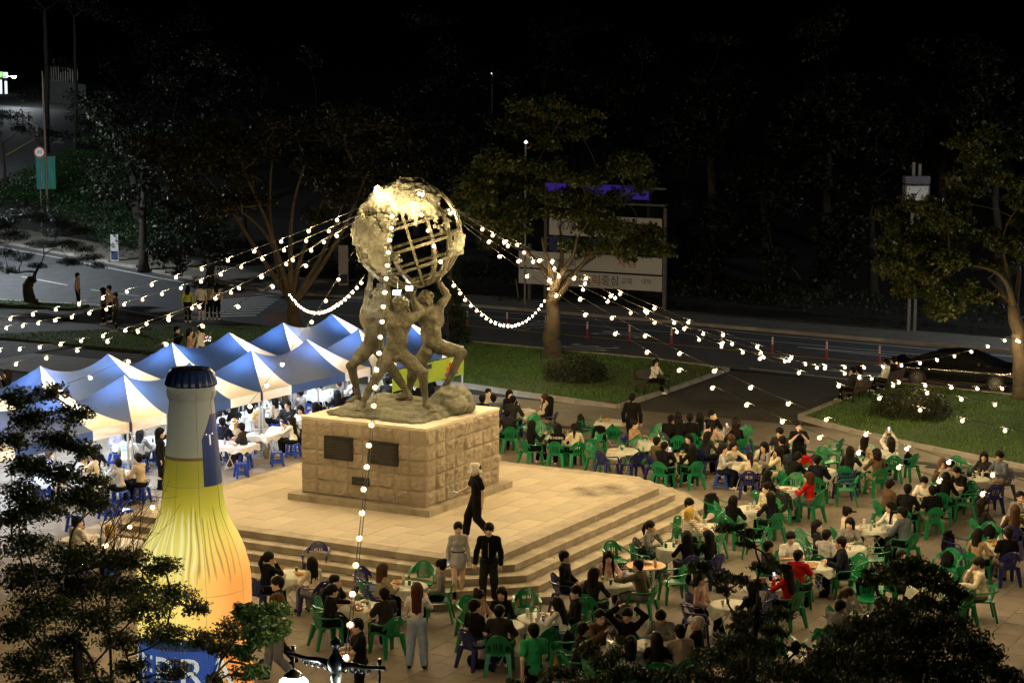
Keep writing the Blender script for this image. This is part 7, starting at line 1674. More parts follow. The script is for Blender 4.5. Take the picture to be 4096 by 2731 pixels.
cr = ramp.color_ramp; cr.elements[0].position = 0; cr.elements[0].color = (.74, .70, .26, 1); cr.elements[1].position = 1; cr.elements[1].color = (.50, .58, .66, 1)  # neck end made bluish: cool cast of light put into the colour
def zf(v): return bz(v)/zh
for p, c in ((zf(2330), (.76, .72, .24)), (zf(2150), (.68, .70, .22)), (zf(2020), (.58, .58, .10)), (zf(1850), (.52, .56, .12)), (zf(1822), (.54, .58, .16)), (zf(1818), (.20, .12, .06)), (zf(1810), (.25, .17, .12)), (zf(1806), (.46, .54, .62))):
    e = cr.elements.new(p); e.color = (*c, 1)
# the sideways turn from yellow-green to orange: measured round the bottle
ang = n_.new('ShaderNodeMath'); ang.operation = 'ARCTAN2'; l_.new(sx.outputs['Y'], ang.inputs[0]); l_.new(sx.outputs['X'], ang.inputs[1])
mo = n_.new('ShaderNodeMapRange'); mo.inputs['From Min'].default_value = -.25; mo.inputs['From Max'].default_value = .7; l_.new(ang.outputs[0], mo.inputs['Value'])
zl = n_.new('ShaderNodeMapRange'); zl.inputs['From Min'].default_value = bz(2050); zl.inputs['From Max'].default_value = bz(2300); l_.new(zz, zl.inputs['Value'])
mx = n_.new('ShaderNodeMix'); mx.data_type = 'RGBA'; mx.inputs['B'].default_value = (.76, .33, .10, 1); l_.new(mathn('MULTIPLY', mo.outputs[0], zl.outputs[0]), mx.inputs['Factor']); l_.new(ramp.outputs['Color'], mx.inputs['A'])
# poured swirls: strands running down round the shoulder
cb_ = n_.new('ShaderNodeCombineXYZ'); l_.new(ang.outputs[0], cb_.inputs[0]); l_.new(mathn('MULTIPLY', zz, .28), cb_.inputs[1])
wv = n_.new('ShaderNodeTexWave'); wv.wave_type = 'BANDS'; wv.bands_direction = 'X'; wv.inputs['Scale'].default_value = 2.1; wv.inputs['Distortion'].default_value = 8; wv.inputs['Detail'].default_value = 1.2; wv.inputs['Detail Scale'].default_value = 1.1; l_.new(cb_.outputs[0], wv.inputs['Vector'])
def fade(v, a, b):
    q = n_.new('ShaderNodeMapRange'); q.interpolation_type = 'SMOOTHSTEP'; q.inputs['From Min'].default_value = a; q.inputs['From Max'].default_value = b; l_.new(v, q.inputs['Value']); return q.outputs[0]
nb_ = n_.new('ShaderNodeTexNoise'); nb_.inputs['Scale'].default_value = 5; l_.new(cb_.outputs[0], nb_.inputs['Vector'])
zj = mathn('ADD', zz, mathn('MULTIPLY', mathn('SUBTRACT', nb_.outputs['Fac'], .5), .9))
band = mathn('MULTIPLY', fade(zj, bz(2300), bz(2240)), fade(zj, bz(2010), bz(2060)))
side = mathn('MULTIPLY', fade(ang.outputs[0], -.35, .05), fade(ang.outputs[0], 1.0, .7))
m3 = n_.new('ShaderNodeMix'); m3.data_type = 'RGBA'; m3.inputs['B'].default_value = (.12, .07, .05, 1); l_.new(mathn('MULTIPLY', mathn('MULTIPLY', fade(wv.outputs['Fac'], .78, .92), band), mathn('MULTIPLY', side, .6)), m3.inputs['Factor']); l_.new(mx.outputs['Result'], m3.inputs['A'])
m4 = n_.new('ShaderNodeMix'); m4.data_type = 'RGBA'; m4.inputs['B'].default_value = (.80, .86, .66, 1); l_.new(mathn('MULTIPLY', mathn('MULTIPLY', fade(wv.outputs['Fac'], .45, .1), fade(ang.outputs[0], .35, -.1)), mathn('MULTIPLY', band, .75)), m4.inputs['Factor']); l_.new(m3.outputs['Result'], m4.inputs['A'])
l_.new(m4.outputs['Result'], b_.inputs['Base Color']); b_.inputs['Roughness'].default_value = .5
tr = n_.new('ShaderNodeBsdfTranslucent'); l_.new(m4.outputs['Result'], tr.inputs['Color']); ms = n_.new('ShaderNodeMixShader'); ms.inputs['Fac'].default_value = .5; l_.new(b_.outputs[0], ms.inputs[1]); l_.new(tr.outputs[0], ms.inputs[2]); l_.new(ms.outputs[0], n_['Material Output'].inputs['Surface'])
rotb = math.atan2(CAMP[1]-BY, CAMP[0]-BX)                      # printed front turned to the viewer's building
B = empty('inflatable_bottle', (BX, BY, 0), rotb, 'giant inflatable beer bottle glowing yellow with blue cap and label', 'inflatable bottle')
pf = [(br_(h), max(0, bz(v))) for h, v in prof]
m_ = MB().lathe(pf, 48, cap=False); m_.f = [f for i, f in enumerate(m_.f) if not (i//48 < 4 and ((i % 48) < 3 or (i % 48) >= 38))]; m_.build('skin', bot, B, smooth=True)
CAPB = mat('cap_blue', (.02, .045, .17), .3, var=.25, scale=7); LABB = mat('label_blue', (.03, .08, .42), .5, var=.05, trans=.4); LABW = mat('label_white_glow', (.75, .78, .75), .5, emit=(.8, .9, .85), estr=.5); SEAM = mat('seam', (.32, .31, .12), .6); SILV = mat('silver_print', (.35, .36, .36), .4)  # white lettering emits, standing in for lamp light through the skin
m_ = MB(); n = 84; rows = []
for h, v, a in ((96, 1530, .05), (100, 1522, .05), (99, 1512, .04), (90, 1478, .015), (80, 1468, 0), (74, 1462, 0)):
    rows.append([(br_(h)*(1+a*math.cos(21*2*math.pi*i/n))*math.cos(2*math.pi*i/n), br_(h)*(1+a*math.cos(21*2*math.pi*i/n))*math.sin(2*math.pi*i/n), bz(v)) for i in range(n+1)])
m_.sheet(rows[::-1]); m_.poly([(br_(74)*math.cos(2*math.pi*i/n), br_(74)*math.sin(2*math.pi*i/n), bz(1462)) for i in range(n)], [tuple(range(n))]); capo = m_.build('cap', CAPB, B, smooth=True); capo.data.set_sharp_from_angle(angle=R_(35))
tm = text_mesh('cap_lettering', 'TERRA', .27, SILV, .002); link('lettering', tm, capo, (0, 0, bz(1462)+.004), (0, 0, math.pi/2+2.9))
def wrap(me, r_of, z0, phi0):
    for v in me.vertices:
        z = z0+v.co.y; r = r_of(z)+.008+v.co.z; a = phi0+v.co.x/r_of(z); v.co = (r*math.cos(a), r*math.sin(a), z)
    me.update()
    return me
def r_at(z): return float(np.interp(z, [p[1] for p in pf], [p[0] for p in pf]))
def patch(name, phi0, phi1, zb, zt_, mtl, off=.004, top=None, n=24, k=10):
    g = []
    for i in range(n+1):
        a = phi0+(phi1-phi0)*i/n; zt2 = top(a) if top else zt_; g.append([((r_at(zb+(zt2-zb)*j/k)+off)*math.cos(a), (r_at(zb+(zt2-zb)*j/k)+off)*math.sin(a), zb+(zt2-zb)*j/k) for j in range(k+1)])
    return MB().sheet(g).build(name, mtl, B, smooth=True)
patch('neck_label', .38, 1.5, bz(1925), bz(1640), LABB, top=lambda a: bz(1640)+(bz(1600)-bz(1760))*min(0, (a-.85))*-.0+min(0, a-.85)*.9)
patch('front_label', -1.312, .396, .02, bz(2530), LABB, top=lambda a: bz(2545)+.16*math.sin((a+1.312)/1.708*math.pi))
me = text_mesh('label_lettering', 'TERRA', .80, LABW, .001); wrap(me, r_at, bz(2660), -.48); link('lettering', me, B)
me = text_mesh('label_small_lettering', 'QUALITY', .13, SILV, .001); wrap(me, r_at, bz(2560), -.40); link('lettering', me, B)
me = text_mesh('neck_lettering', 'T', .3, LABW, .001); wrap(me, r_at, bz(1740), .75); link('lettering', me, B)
for i in range(8):
    a = .2+i*math.pi/4; MB().tube([((r+.003)*math.cos(a), (r+.003)*math.sin(a), z) for r, z in pf[:-2]], .004, 4).build('seam', SEAM, B)
for v in (2345, 1925): MB().tube([((r_at(bz(v))+.003)*math.cos(t), (r_at(bz(v))+.003)*math.sin(t), bz(v)) for t in np.linspace(0, 2*math.pi, 49)], .004, 4).build('seam', SEAM, B)
for z, e_ in ((1.0, 34), (2.2, 50), (3.1, 24)):
    ld = bpy.data.lights.new('bottle_lamp', 'POINT'); ld.energy = e_; ld.color = (1, .97, .82); ld.shadow_soft_size = .15; lo = link('inner_lamp', ld, B, (0, 0, z))

# ---- standing people
STAND = (((.09, .03, .50), (.10, -.02, .085), (.13, .13, .045)), ((-.09, .03, .50), (-.10, -.02, .085), (-.13, .13, .045)))
WALK = (((.09, .16, .53), (.09, .22, .10), (.11, .38, .055)), ((-.09, .02, .49), (-.09, -.28, .13), (-.10, -.14, .06)))
DOWN = (((.25, -.03, 1.12), (.25, .06, .88)), ((-.25, -.03, 1.12), (-.25, .06, .88)))
SWING = (((.24, .08, 1.13), (.22, .25, .95)), ((-.25, -.14, 1.14), (-.24, -.12, .88)))
def stand(label, foot, face, hair, hc, top, bottom, fem=False, legs=STAND, arms=DOWN, H=1.0, z=0., yaw=0, nod=0, lean=.02, cat='person', group=None, **kw):
    j = skeleton(legs, arms, lean, yaw, nod, hip=.93, female=fem); S = dict(j=j, body=body_mesh(j), cache={})
    d = np.array(face, float); d /= np.linalg.norm(d); r = empty('person', (foot[0], foot[1], z+.001), math.atan2(d[1], d[0])-math.pi/2, label, 'person', group); r.scale = (H, H, H)
    dress(r, S, hair, hc, top, bottom, **kw); return r, j
Lf, Rt_, Aw, Tc = -RH, RH, FH, -FH
def world(r, p): q = Matrix.Translation(r.location) @ Matrix.Rotation(r.rotation_euler.z, 4, 'Z') @ Vector(np.array(p)*r.scale[0]); return q
SCREEN = emis('phone_screen', (.75, .88, 1.0), 3.0)
def phone(r, p, label, tilt=(1.1, 0, 0), lit=True, back=None):
    q = world(r, p); o = MB().box(-.037, .037, -.078, .078, -.005, .005).build('phone', back or BLACKR, None, loc=q, rot=(tilt[0], tilt[1], r.rotation_euler.z+tilt[2])); tag(o, label, 'phone')
    if lit: MB().box(-.034, .034, -.074, .074, .0052, .0064).build('screen', SCREEN, o)
p_ = G(1905, 2152, ZP)
r, j = stand('man in white bucket hat, black tee and long shorts on the platform', p_, Lf*.9+Tc*.35, 'short', 'black', 'black', 'black', legs=WALK, arms=(((.3, .06, 1.14), (.36, .28, 1.02)), ((-.27, -.06, 1.14), (-.29, -.04, .88))), H=1.03, z=ZP, sleeve=1, wide=.035, shoes='white', length=.03)
hatm, n_, l_, b_ = new_mat('printed_hat'); b_.inputs['Roughness'].default_value = .8
t_ = n_.new('ShaderNodeTexCoord'); v_ = n_.new('ShaderNodeTexVoronoi'); v_.inputs['Scale'].default_value = 26; l_.new(t_.outputs['Object'], v_.inputs['Vector']); rr_ = n_.new('ShaderNodeValToRGB'); rr_.color_ramp.interpolation = 'CONSTANT'; rr_.color_ramp.elements[0].color = (.02, .02, .02, 1); rr_.color_ramp.elements[1].position = .22; rr_.color_ramp.elements[1].color = (.72, .68, .58, 1); l_.new(v_.outputs['Distance'], rr_.inputs['Fac']); l_.new(rr_.outputs['Color'], b_.inputs['Base Color'])
hat = MB().lathe([(.15, -.035), (.152, -.03), (.105, .045), (.1, .1), (.085, .14), (.03, .155), (0, .156)], 20).build('hat', hatm, r, smooth=True); hat.matrix_local = head_matrix(j)
phone(r, (.38, .36, 1.02), 'glowing phone in the hand of the bucket hat man', (.4, 0, 0))
p_ = G(1832, 2394, .156)
r, j = stand('woman in pale mini dress and ankle boots walking down the steps', p_, Tc+Rt_*.1, 'ponytail', 'black', 'palegrey', 'palegrey', True, legs=WALK, arms=(((.21, -.02, 1.1), (.24, .1, .86)), ((-.21, .0, 1.1), (-.24, .1, .86))), z=.156, kind='skirt', boot=True, H=1.0, skin=1)
MB().lathe([(.15, -.012), (.152, .012)], 20, tuple(j['waist']-A3(0, 0, .03)), cap=False, sy=.8).build('belt', cloth('black'), r)
phone(r, (.24, .14, .80), 'pale glowing phone held low by the mini dress woman', (.2, .2, 0))
p_ = G(1955, 2416, .156)
r, j = stand('man in black zip jacket and dark trousers walking down the steps', p_, Tc-Rt_*.08, 'fringe', 'black', 'black', 'charcoal', legs=(((.11, .10, .51), (.12, .12, .09), (.15, .27, .05)), ((-.11, .02, .50), (-.12, -.12, .10), (-.15, .03, .05))), arms=(((.25, -.02, 1.12), (.28, .08, .88)), ((-.24, .0, 1.12), (-.25, .08, .86))), z=.156, H=1.05, wide=.02, length=.05)
MB().bar((0, .135, 1.02), (0, .137, 1.33), .012, .006).build('zip', WHITEM, r)
p_ = G(1668, 2672)
stand('woman with long dark hair, white tee, pale wide jeans, seen from behind', p_, Aw+Rt_*.05, 'long', 'auburn', 'white', 'lightdenim', True, arms=(((.25, .15, 1.2), (.17, .33, 1.33)), ((-.22, .14, 1.2), (-.05, .3, 1.3))), sleeve=1, wide=.03, H=1.0, crop=1, legs=(((.12, .03, .50), (.15, -.02, .085), (.18, .13, .045)), ((-.12, .03, .50), (-.15, -.02, .085), (-.18, .13, .045))))
P = G(2135, 2529, 1.63); stand('man in green volunteer tee walking away by the twin tables', P, Aw*.9-Rt_*.3, 'short', 'black', 'green', 'black', legs=WALK, arms=SWING, sleeve=1, H=1.04, length=.06)
P = G(1115, 2336, 1.63); stand('man in black cardigan walking left past the giant bottle', P, Lf+Tc*.2, 'fringe', 'black', 'black', 'black', legs=WALK, arms=DOWN, H=1.04, wide=.02)
P = G(1111, 2408, 1.55); r, j = stand('woman in white top and dark jeans walking behind the foliage', P, Lf+Tc*.3, 'half', 'brown', 'white', 'denim', True, legs=WALK, arms=SWING, H=1.0, wide=.03)
P = G(1441, 2504, 1.6); r, j = stand('man in black tee looking at phone behind the lamp post', P, Lf+Tc*.25, 'short', 'black', 'black', 'black', arms=(((.2, .2, 1.1), (.08, .38, 1.14)), ((-.2, .2, 1.1), (-.05, .38, 1.12))), sleeve=1, H=1.02, nod=.25, length=.05)
P = G(2529, 1600, 1.63); stand('man in black sweater standing with his back turned by the table', P, Aw+Rt_*.25, 'short', 'black', 'black', 'black', H=1.07)
P = G(3195, 1704, 1.62); r, j = stand('man in black tee photographing with a phone near white sheet table', P, Tc, 'short', 'black', 'black', 'black', arms=(((.24, .14, 1.2), (.05, .3, 1.42)), ((-.24, .14, 1.2), (-.05, .3, 1.42))), sleeve=1, H=1.02)
phone(r, (0, .36, 1.47), 'dark phone held up by the photographing standing man', (1.5, 0, 0))
P = G(638, 1730, 1.62); stand('person in black standing among stools behind the bottle neck', P, Rt_, 'half', 'black', 'black', 'black', True, H=1.02)
P = G(1385, 1562, 1.5); stand('man in black tee bending over a table beyond the statue', P, Rt_, 'short', 'black', 'black', 'black', arms=(((.2, .35, 1.1), (.15, .55, .95)), ((-.2, .35, 1.1), (-.15, .55, .95))), lean=.55, sleeve=1, H=1.02)
FAR = [((752, 1290), 'steward in yellow hi-vis vest at the crossing', Aw, 'half', 'black', 'hivis', 'black', True), ((805, 1281), 'person in white shirt and shorts waiting at the crossing', Aw, 'short', 'black', 'white', 'black', False), ((838, 1279), 'person in grey shirt standing between the two at the crossing', Aw, 'short', 'black', 'grey', 'black', False), ((868, 1280), 'person in pale shirt and black trousers at the crossing', Aw, 'half', 'black', 'cream', 'black', True),
 ((312, 1232), 'lone person in dull red jacket on the grass strip', Rt_, 'short', 'black', 'pink', 'black', False), ((415, 1300), 'person in dark green beside two others on the path', Lf, 'half', 'black', 'olive', 'black', True), ((440, 1290), 'person in pink half hidden in a group of three', Lf, 'short', 'black', 'pink', 'black', False), ((465, 1322), 'person in brown jacket and pale shoes on the path', Lf, 'short', 'black', 'brown', 'charcoal', False)]
for f, lab, fc, hr, hc, tp, btm, fem in FAR: p_ = G(*f); stand(lab, p_, fc, hr, hc, tp, btm, fem, H=1.02, sleeve=1 if tp in ('white', 'grey') else 2, shoes='white', kind='shorts' if 'shorts' in lab else 'trousers')
for (u, v), lab, fc, hr, tp, fem in (((705, 1318), 'person in black eating on the lawn behind tents', Rt_, 'short', 'black', False), ((757, 1326), 'person in pink sweater on the lawn behind tents', Rt_, 'half', 'pink', True), ((803, 1318), 'person in white shirt with sparkling bag behind tents', Lf+Aw*.4, 'short', 'white', False), ((31, 1492), 'dark figure standing behind the leafy tree top', Lf, 'half', 'black', True)):
    P = G(u, v, 1.6); stand(lab, P, fc, hr, 'black', tp, 'black', fem, arms=(((.2, .15, 1.15), (.1, .25, 1.38)), ((-.25, -.03, 1.12), (-.25, .06, .88))))
P = G(828, 1352, 1.1); sb = empty('sparkling_bag', tuple(P), .4, 'bag of tiny coloured lights on the white-shirted person behind tents', 'bag'); lump_ = link('sack', lump('sack', [ell((0, 0, 0), (.2, .1, .17), None, .04), cone((.1, 0, .1), (.16, 0, .24), .03, .02, .03)], cloth('grey')), sb)
for i in range(26):
    c = rng.choice([('pink', (1, .3, .6)), ('aqua', (.3, .9, 1)), ('gold', (1, .7, .2)), ('white', (1, .9, .9))]); MB().lathe([(0, -.01), (.012, 0), (0, .01)], 6, (rng.uniform(-.17, .17), -.105, rng.uniform(-.13, .13)), cap=False).build('tiny_lamp', emis('tiny_'+c[0], c[1], 8), sb)
# the jersey lettering and other prints on clothes
def print_on(txt, size, u, v, z, rzdir, col_, off, label):
    P = G(u, v, z); d = np.array(rzdir)/np.linalg.norm(rzdir); me = text_mesh('print', txt, size, col_, .001); return me, P
# ---- benches
BRWN = mat('bench_slat', (.06, .045, .03), .6, var=.2, scale=8)
def bench(p, face, label):
    d = np.array(face); d = d/np.linalg.norm(d); r = empty('park_bench', (p[0], p[1], 0), math.atan2(d[1], d[0])-math.pi/2, label, 'bench')
    for k in range(4): MB().box(-.75, .75, .02+.105*k-.2, .105+.105*k-.2, .42, .45).build('seat_slat', BRWN, r)
    for k in range(4): MB().hexa([(-.75, -.24-.03*k, .5+.1*k), (.75, -.24-.03*k, .5+.1*k), (.75, -.215-.03*k, .5+.1*k), (-.75, -.215-.03*k, .5+.1*k)], [(-.75, -.265-.03*k, .58+.1*k), (.75, -.265-.03*k, .58+.1*k), (.75, -.24-.03*k, .58+.1*k), (-.75, -.24-.03*k, .58+.1*k)]).build('back_slat', BRWN, r)
    for s in (-.7, .7):
        m_ = MB().tube([(s, .22, 0), (s, .2, .25), (s, .22, .42), (s, .2, .62), (s, .0, .64), (s, -.22, .62)], .025, 6).tube([(s, -.26, 0), (s, -.18, .25), (s, -.2, .42), (s, -.36, .92)], .025, 6).tube([(s, .22, .41), (s, -.2, .41)], .022, 6).tube([(s, .2, .1), (s, 0, .3), (s, -.2, .1)], .018, 6); m_.build('iron_side', IRON, r, smooth=True)
b1 = G(2610, 1575); bench(b1, (1, -.25), 'cast-iron slatted bench on the path beside centre lawn')
b2 = G(3425, 1608); bench(b2, (-1, .1), 'cast-iron slatted bench by right lawn, woman in white on it')
b3 = b2+np.array([.35, 2.6, 0]); bench(b3, (-1, .1), 'cast-iron slatted bench by right lawn, two young men on it')
def bench_sit(lab, b, face, off, pose, hair, hc, top, bottom, fem):
    d = np.array(face)/np.linalg.norm(face); s = np.array([d[1], -d[0]]); p = b[:2]+s*off+d*.0; S = pose_set(pose, fem); r = empty('person', (p[0], p[1], .02), math.atan2(d[1], d[0])-math.pi/2, lab, 'person'); dress(r, S, hair, hc, top, bottom, skin=1, shoes='white')
bench_sit('woman in white shirt over black top on the centre lawn bench', b1, (1, -.25), 0, 'cheek', 'half', 'black', 'white', 'black', True)
bench_sit('woman in white top with a phone on the right bench', b2, (-1, .1), .25, 'phone', 'half', 'black', 'white', 'black', True)
bench_sit('person in dark top beside the white-top woman on bench', b2, (-1, .1), -.4, 'lap', 'short', 'black', 'charcoal', 'black', False)
bench_sit('young man in black tee on the farther right bench', b3, (-1, .1), .3, 'lap', 'short', 'black', 'black', 'black', False)
bench_sit('young man in white tee on the farther right bench', b3, (-1, .1), -.35, 'lap', 'short', 'black', 'white', 'black', False)

# ---- delineator posts along the centre line
DRED = mat('delineator_red', (.35, .035, .02), .5, var=.1); DWHT = mat('delineator_white', (.7, .68, .62), .4)
dm = MB().lathe([(.11, 0), (.11, .03), (.045, .06), (.042, .7), (.03, .74), (0, .745)], 10).mesh('post', True, DRED); bm_ = MB().lathe([(.0435, 0), (.0435, .07)], 10, cap=False).mesh('band', True, DWHT)
DX = [(1869, 1305), (2028, 1310), (2183, 1325), (2349, 1350), (2518, 1362), (2686, 1378), (2886, 1398), (3089, 1415), (3306, 1434), (3517, 1452)]
for i, (u, v) in enumerate(DX):
    P = G(u, v); r = empty('delineator_post', (P[0], P[1], .0), 0, 'red road delineator post with white bands on the yellow line', 'post', 'delineator posts on the centre line'); link('post', dm, r)
    for z in (.42, .53, .64): link('band', bm_, r, (0, 0, z))
for i, (u, v) in enumerate(((10, 470), (42, 475), (68, 482), (90, 490), (115, 497), (140, 545))):
    P = G(u, v); r = empty('delineator_post', (P[0], P[1], terr(P[0], P[1])), 0, 'red road delineator post on the uphill branch road', 'post', 'delineator posts on the branch road'); link('post', dm, r, sc=(1.3, 1.3, 1.2))

# ---- parked black saloon
CARP = mat('black_car_paint', (.006, .006, .007), .12, var=.1, coat=1.0); CGL = mat('car_glass', (.008, .009, .011), .05, var=.05); CHR = mat('chrome', (.6, .6, .6), .15, metal=1.0); TYRE = mat('tyre', (.01, .01, .01), .8); RIM = mat('alloy_rim', (.42, .42, .43), .25, metal=.8)
TAIL = emis('tail_lamp_glow', (1.0, .12, .03), 7); HEADL = emis('front_lamp_glow', (.8, .9, 1.0), 2.0)
cpt = G(3660, 1512); car = empty('parked_car', (cpt[0]+2.2, 30.25, 0), 0, 'black saloon car parked at the kerb with tail lamp lit', 'car')
L2, Wc = 2.48, .93
def carsec(x):
    """half outline (y, z) of the body below the glass line"""
    t = (x+L2)/(2*L2); nose = max(0, (x-1.5)/(L2-1.5)); tail = max(0, (-x-1.6)/(L2-1.6)); w_ = Wc*(1-.16*nose**2.2-.14*tail**2.2)
    zb = .22+.1*nose**2+.12*tail**2; zs = .90+.03*math.sin(t*3.1)-.16*nose**1.5-.02*tail; zh_ = .98-.22*nose**1.3-(.0)*tail+.02
    return [(w_*.82, zb), (w_*.97, zb+.1), (w_, .52), (w_*.99, .68), (w_*.955, zs-.03), (w_*.86, zs+.05), (w_*.5, zh_+.02), (0, zh_+.035)]
xs = np.linspace(-L2, L2, 41); g = []
for x in xs:
    h = carsec(x); e_ = 1 if abs(x) < L2-.01 else .96; g.append([(x, y*e_, z) for y, z in h]+[(x, -y*e_, z) for y, z in h[::-1][1:]])
m_ = MB().sheet(g); nn = len(g[0]); m_.poly(g[0], [tuple(range(nn))]); m_.poly(g[-1], [tuple(range(nn-1, -1, -1))]); m_.build('body', CARP, car, smooth=True)
roof = [(-1.95, .98, .02), (-1.45, 1.17, .6), (-.9, 1.36, .9), (-.3, 1.43, 1.0), (.25, 1.42, 1.0), (.75, 1.27, .9), (1.35, .98, .5), (1.5, .93, .0)]
gr = []; gx = np.linspace(-1.95, 1.5, 29)
for x in gx:
    zt2 = float(np.interp(x, [q[0] for q in roof], [q[1] for q in roof])); k = max(.02, zt2-.93)/.5; zb = .93; wb = .84; wt = .84-.26*min(1, k); gr.append([(x, wb, zb-.02), (x, wb-.04*k, zb+(zt2-zb)*.35), (x, wt+.06, zb+(zt2-zb)*.8), (x, wt-.04, zb+(zt2-zb)*.95), (x, wt*.5, zt2), (x, 0, zt2+.012), (x, -wt*.5, zt2), (x, -wt+.04, zb+(zt2-zb)*.95), (x, -wt-.06, zb+(zt2-zb)*.8), (x, -wb+.04*k, zb+(zt2-zb)*.35), (x, -wb, zb-.02)])
MB().sheet(gr).build('cabin_glass', CGL, car, smooth=True)
mid = [[(p[0], p[1]*1.01, p[2]+.006) for p in q[3:8]] for q in gr[8:21]]; MB().sheet(mid).build('roof', CARP, car, smooth=True)
for s in (-1, 1):
    for x0, x1 in ((-1.35, -.35), (-.25, .75)):
        MB().box(x0, x1, s*.93-.004, s*.93+.004, .35, .355).box(x1, x1+.008, s*.935-.004, s*.935+.004, .36, .9).build('door_seam', BLACKR, car)
        MB().bar((x0+.1, s*.935, .76), (x0+.32, s*.94, .76), .02, .03).build('door_handle', CHR, car)
    pl_ = [(-1.6, 1.03), (-1.0, 1.30), (-.3, 1.385), (.3, 1.37), (.9, 1.13), (1.25, .965)]; MB().tube([(x, s*(.845-.22*max(0, z-.95)/.5), z) for x, z in pl_], .008, 4).build('window_trim', CHR, car)
    MB().bar((-1.3, s*.925, .30), (1.25, s*.925, .30), .02, .03).build('sill_trim', CHR, car)
    MB().hexa([(.78, s*.86, .98), (.95, s*.86, .98), (.95, s*1.04, .99), (.82, s*1.04, .99)], [(.8, s*.86, 1.08), (.93, s*.86, 1.08), (.92, s*1.03, 1.1), (.84, s*1.03, 1.1)]).build('mirror', CARP, car)
    for x in (-1.48, 1.50):
        wr = empty('wheel', (x, s*.86, .34)); wr.parent = car
        MB().lathe([(.24, -.1), (.335, -.1), (.345, -.06), (.345, .06), (.335, .1), (.24, .1)], 24).build('tyre', TYRE, wr, rot=(math.pi/2, 0, 0), smooth=True)
        w2 = MB(); w2.lathe([(.235, .085), (.25, .1), (.25, .104), (.23, .09)], 24)
        for k in range(15):
            a = 2*math.pi*k/15; w2.bar((.03*math.cos(a), .03*math.sin(a), .1), (.24*math.cos(a), .24*math.sin(a), .095), .03, .012)
        w2.lathe([(.04, .095), (.04, .11), (.0, .112)], 12); w2.build('rim', RIM, wr, rot=(math.pi/2 if s < 0 else -math.pi/2, 0, 0))
    MB().box(2.3, 2.44, s*.62-.16, s*.62+.16, .62, .72).build('headlight', HEADL, car)
MB().hexa([(-2.485, -.80, .72), (-2.36, -.905, .72), (-2.3, -.80, .72), (-2.46, -.3, .72)], [(-2.485, -.80, .86), (-2.36, -.9, .86), (-2.3, -.80, .86), (-2.46, -.3, .86)]).build('tail_light', TAIL, car)
MB().hexa([(-2.485, .3, .72), (-2.36, .80, .72), (-2.3, .80, .72), (-2.46, .3, .72)], [(-2.485, .3, .86), (-2.36, .80, .86), (-2.3, .80, .86), (-2.46, .3, .86)]).build('tail_light', TAIL, car)

# ---- hoarding of banners behind the centre tree
FRM = mat('steel_frame', (.18, .17, .15), .5, metal=.5, var=.15); BWH = mat('banner_vinyl', (.62, .62, .60), .6, var=.06, scale=.6); BPUR = mat('banner_violet', (.07, .03, .42), .6, emit=(.10, .04, .8), estr=.12); BNV = mat('banner_dark_blue', (.04, .045, .16), .6)
hb = empty('billboard', (-18.5, 46.6, 0), 0, 'tall steel frame carrying stacked event banners behind the tree', 'billboard'); HY = 46.6
def hp(x, y): 
    r = ray(x*K, y*K); t = (HY-CAMP[1])/r[1]; return CAMP+r*t
def hq(name, x0, y0, x1, y1, mtl, off=0):
    a, b, xm = hp(x0, y0), hp(x1, y1), (x0+x1)/2; return MB().box(a[0]+18.5, b[0]+18.5, -.02+off, .02+off, hp(xm, y1)[2], hp(xm, y0)[2]).build(name, mtl, hb)
for x, yt in ((1253, 420), (1527, 480), (1215, 560), (1275, 430)):
    a = hp(x, yt); MB().bar((a[0]+18.5, .12, 0), (a[0]+18.5, .12, a[2]), .16).build('frame_post', FRM, hb)
for y in (425, 462, 545, 560): a, b = hp(1253, y), hp(1527, y); MB().bar((a[0]+18.5, .12, a[2]), (b[0]+18.5, .12, a[2]), .1).build('frame_rail', FRM, hb)
hq('banner', 1255, 424, 1490, 455, BPUR); hq('banner', 1262, 497, 1520, 545, BWH); hq('banner', 1262, 550, 1520, 582, BNV); hq('banner', 1192, 584, 1520, 622, BWH); hq('banner', 1192, 626, 1520, 660, BWH)
ORN = mat('print_orange', (.45, .12, .04), .6); NVP = mat('print_navy', (.04, .05, .14), .6); YLP = mat('print_yellow', (.5, .42, .06), .6)
for s, x, y, sz, m__ in (('학', 1326, 645, .62, NVP), ('협력', 1358, 645, .62, ORN), ('중심', 1402, 646, .55, NVP), ('교육', 1440, 647, .36, NVP), ('대학', 1485, 648, .3, NVP), ('체험', 1440, 604, .6, ORN), ('박람회', 1300, 604, .45, NVP), ('설명회', 1420, 567, .4, YLP), ('축제', 1300, 520, .6, NVP), ('대동제', 1450, 522, .5, ORN)):
    p = hp(x, y); link('lettering', text_mesh('lettering', s, sz, m__, .002), hb, (p[0]+18.5, -.026, p[2]), (math.pi/2, 0, 0))
# small totem signs on the far pavement
for (x, y0, y1, wd, lab) in ((264, 538, 600, 9, 'slim white totem sign on the far pavement by left road'), (789, 562, 655, 11, 'slim white totem sign behind the left tree trunk')):
    b = G(x*K, (y1+4)*K); dd = (b-CAMP)@FW; t = AT(x*K, y0*K, dd); s = wd*K*dd/FPX; r = empty('totem_sign', tuple(b), YAW*-1+math.pi*0, lab, 'sign'); r.rotation_euler = (0, 0, -YAW)
    MB().box(-s, s, -.06, .06, 0, t[2]-b[2]).build('panel', mat('totem_white', (.5, .52, .54), .5, var=.1), r); MB().box(-s*.85, s*.85, -.068, -.0605, .2, .7).build('lower_plate', NVP, r)
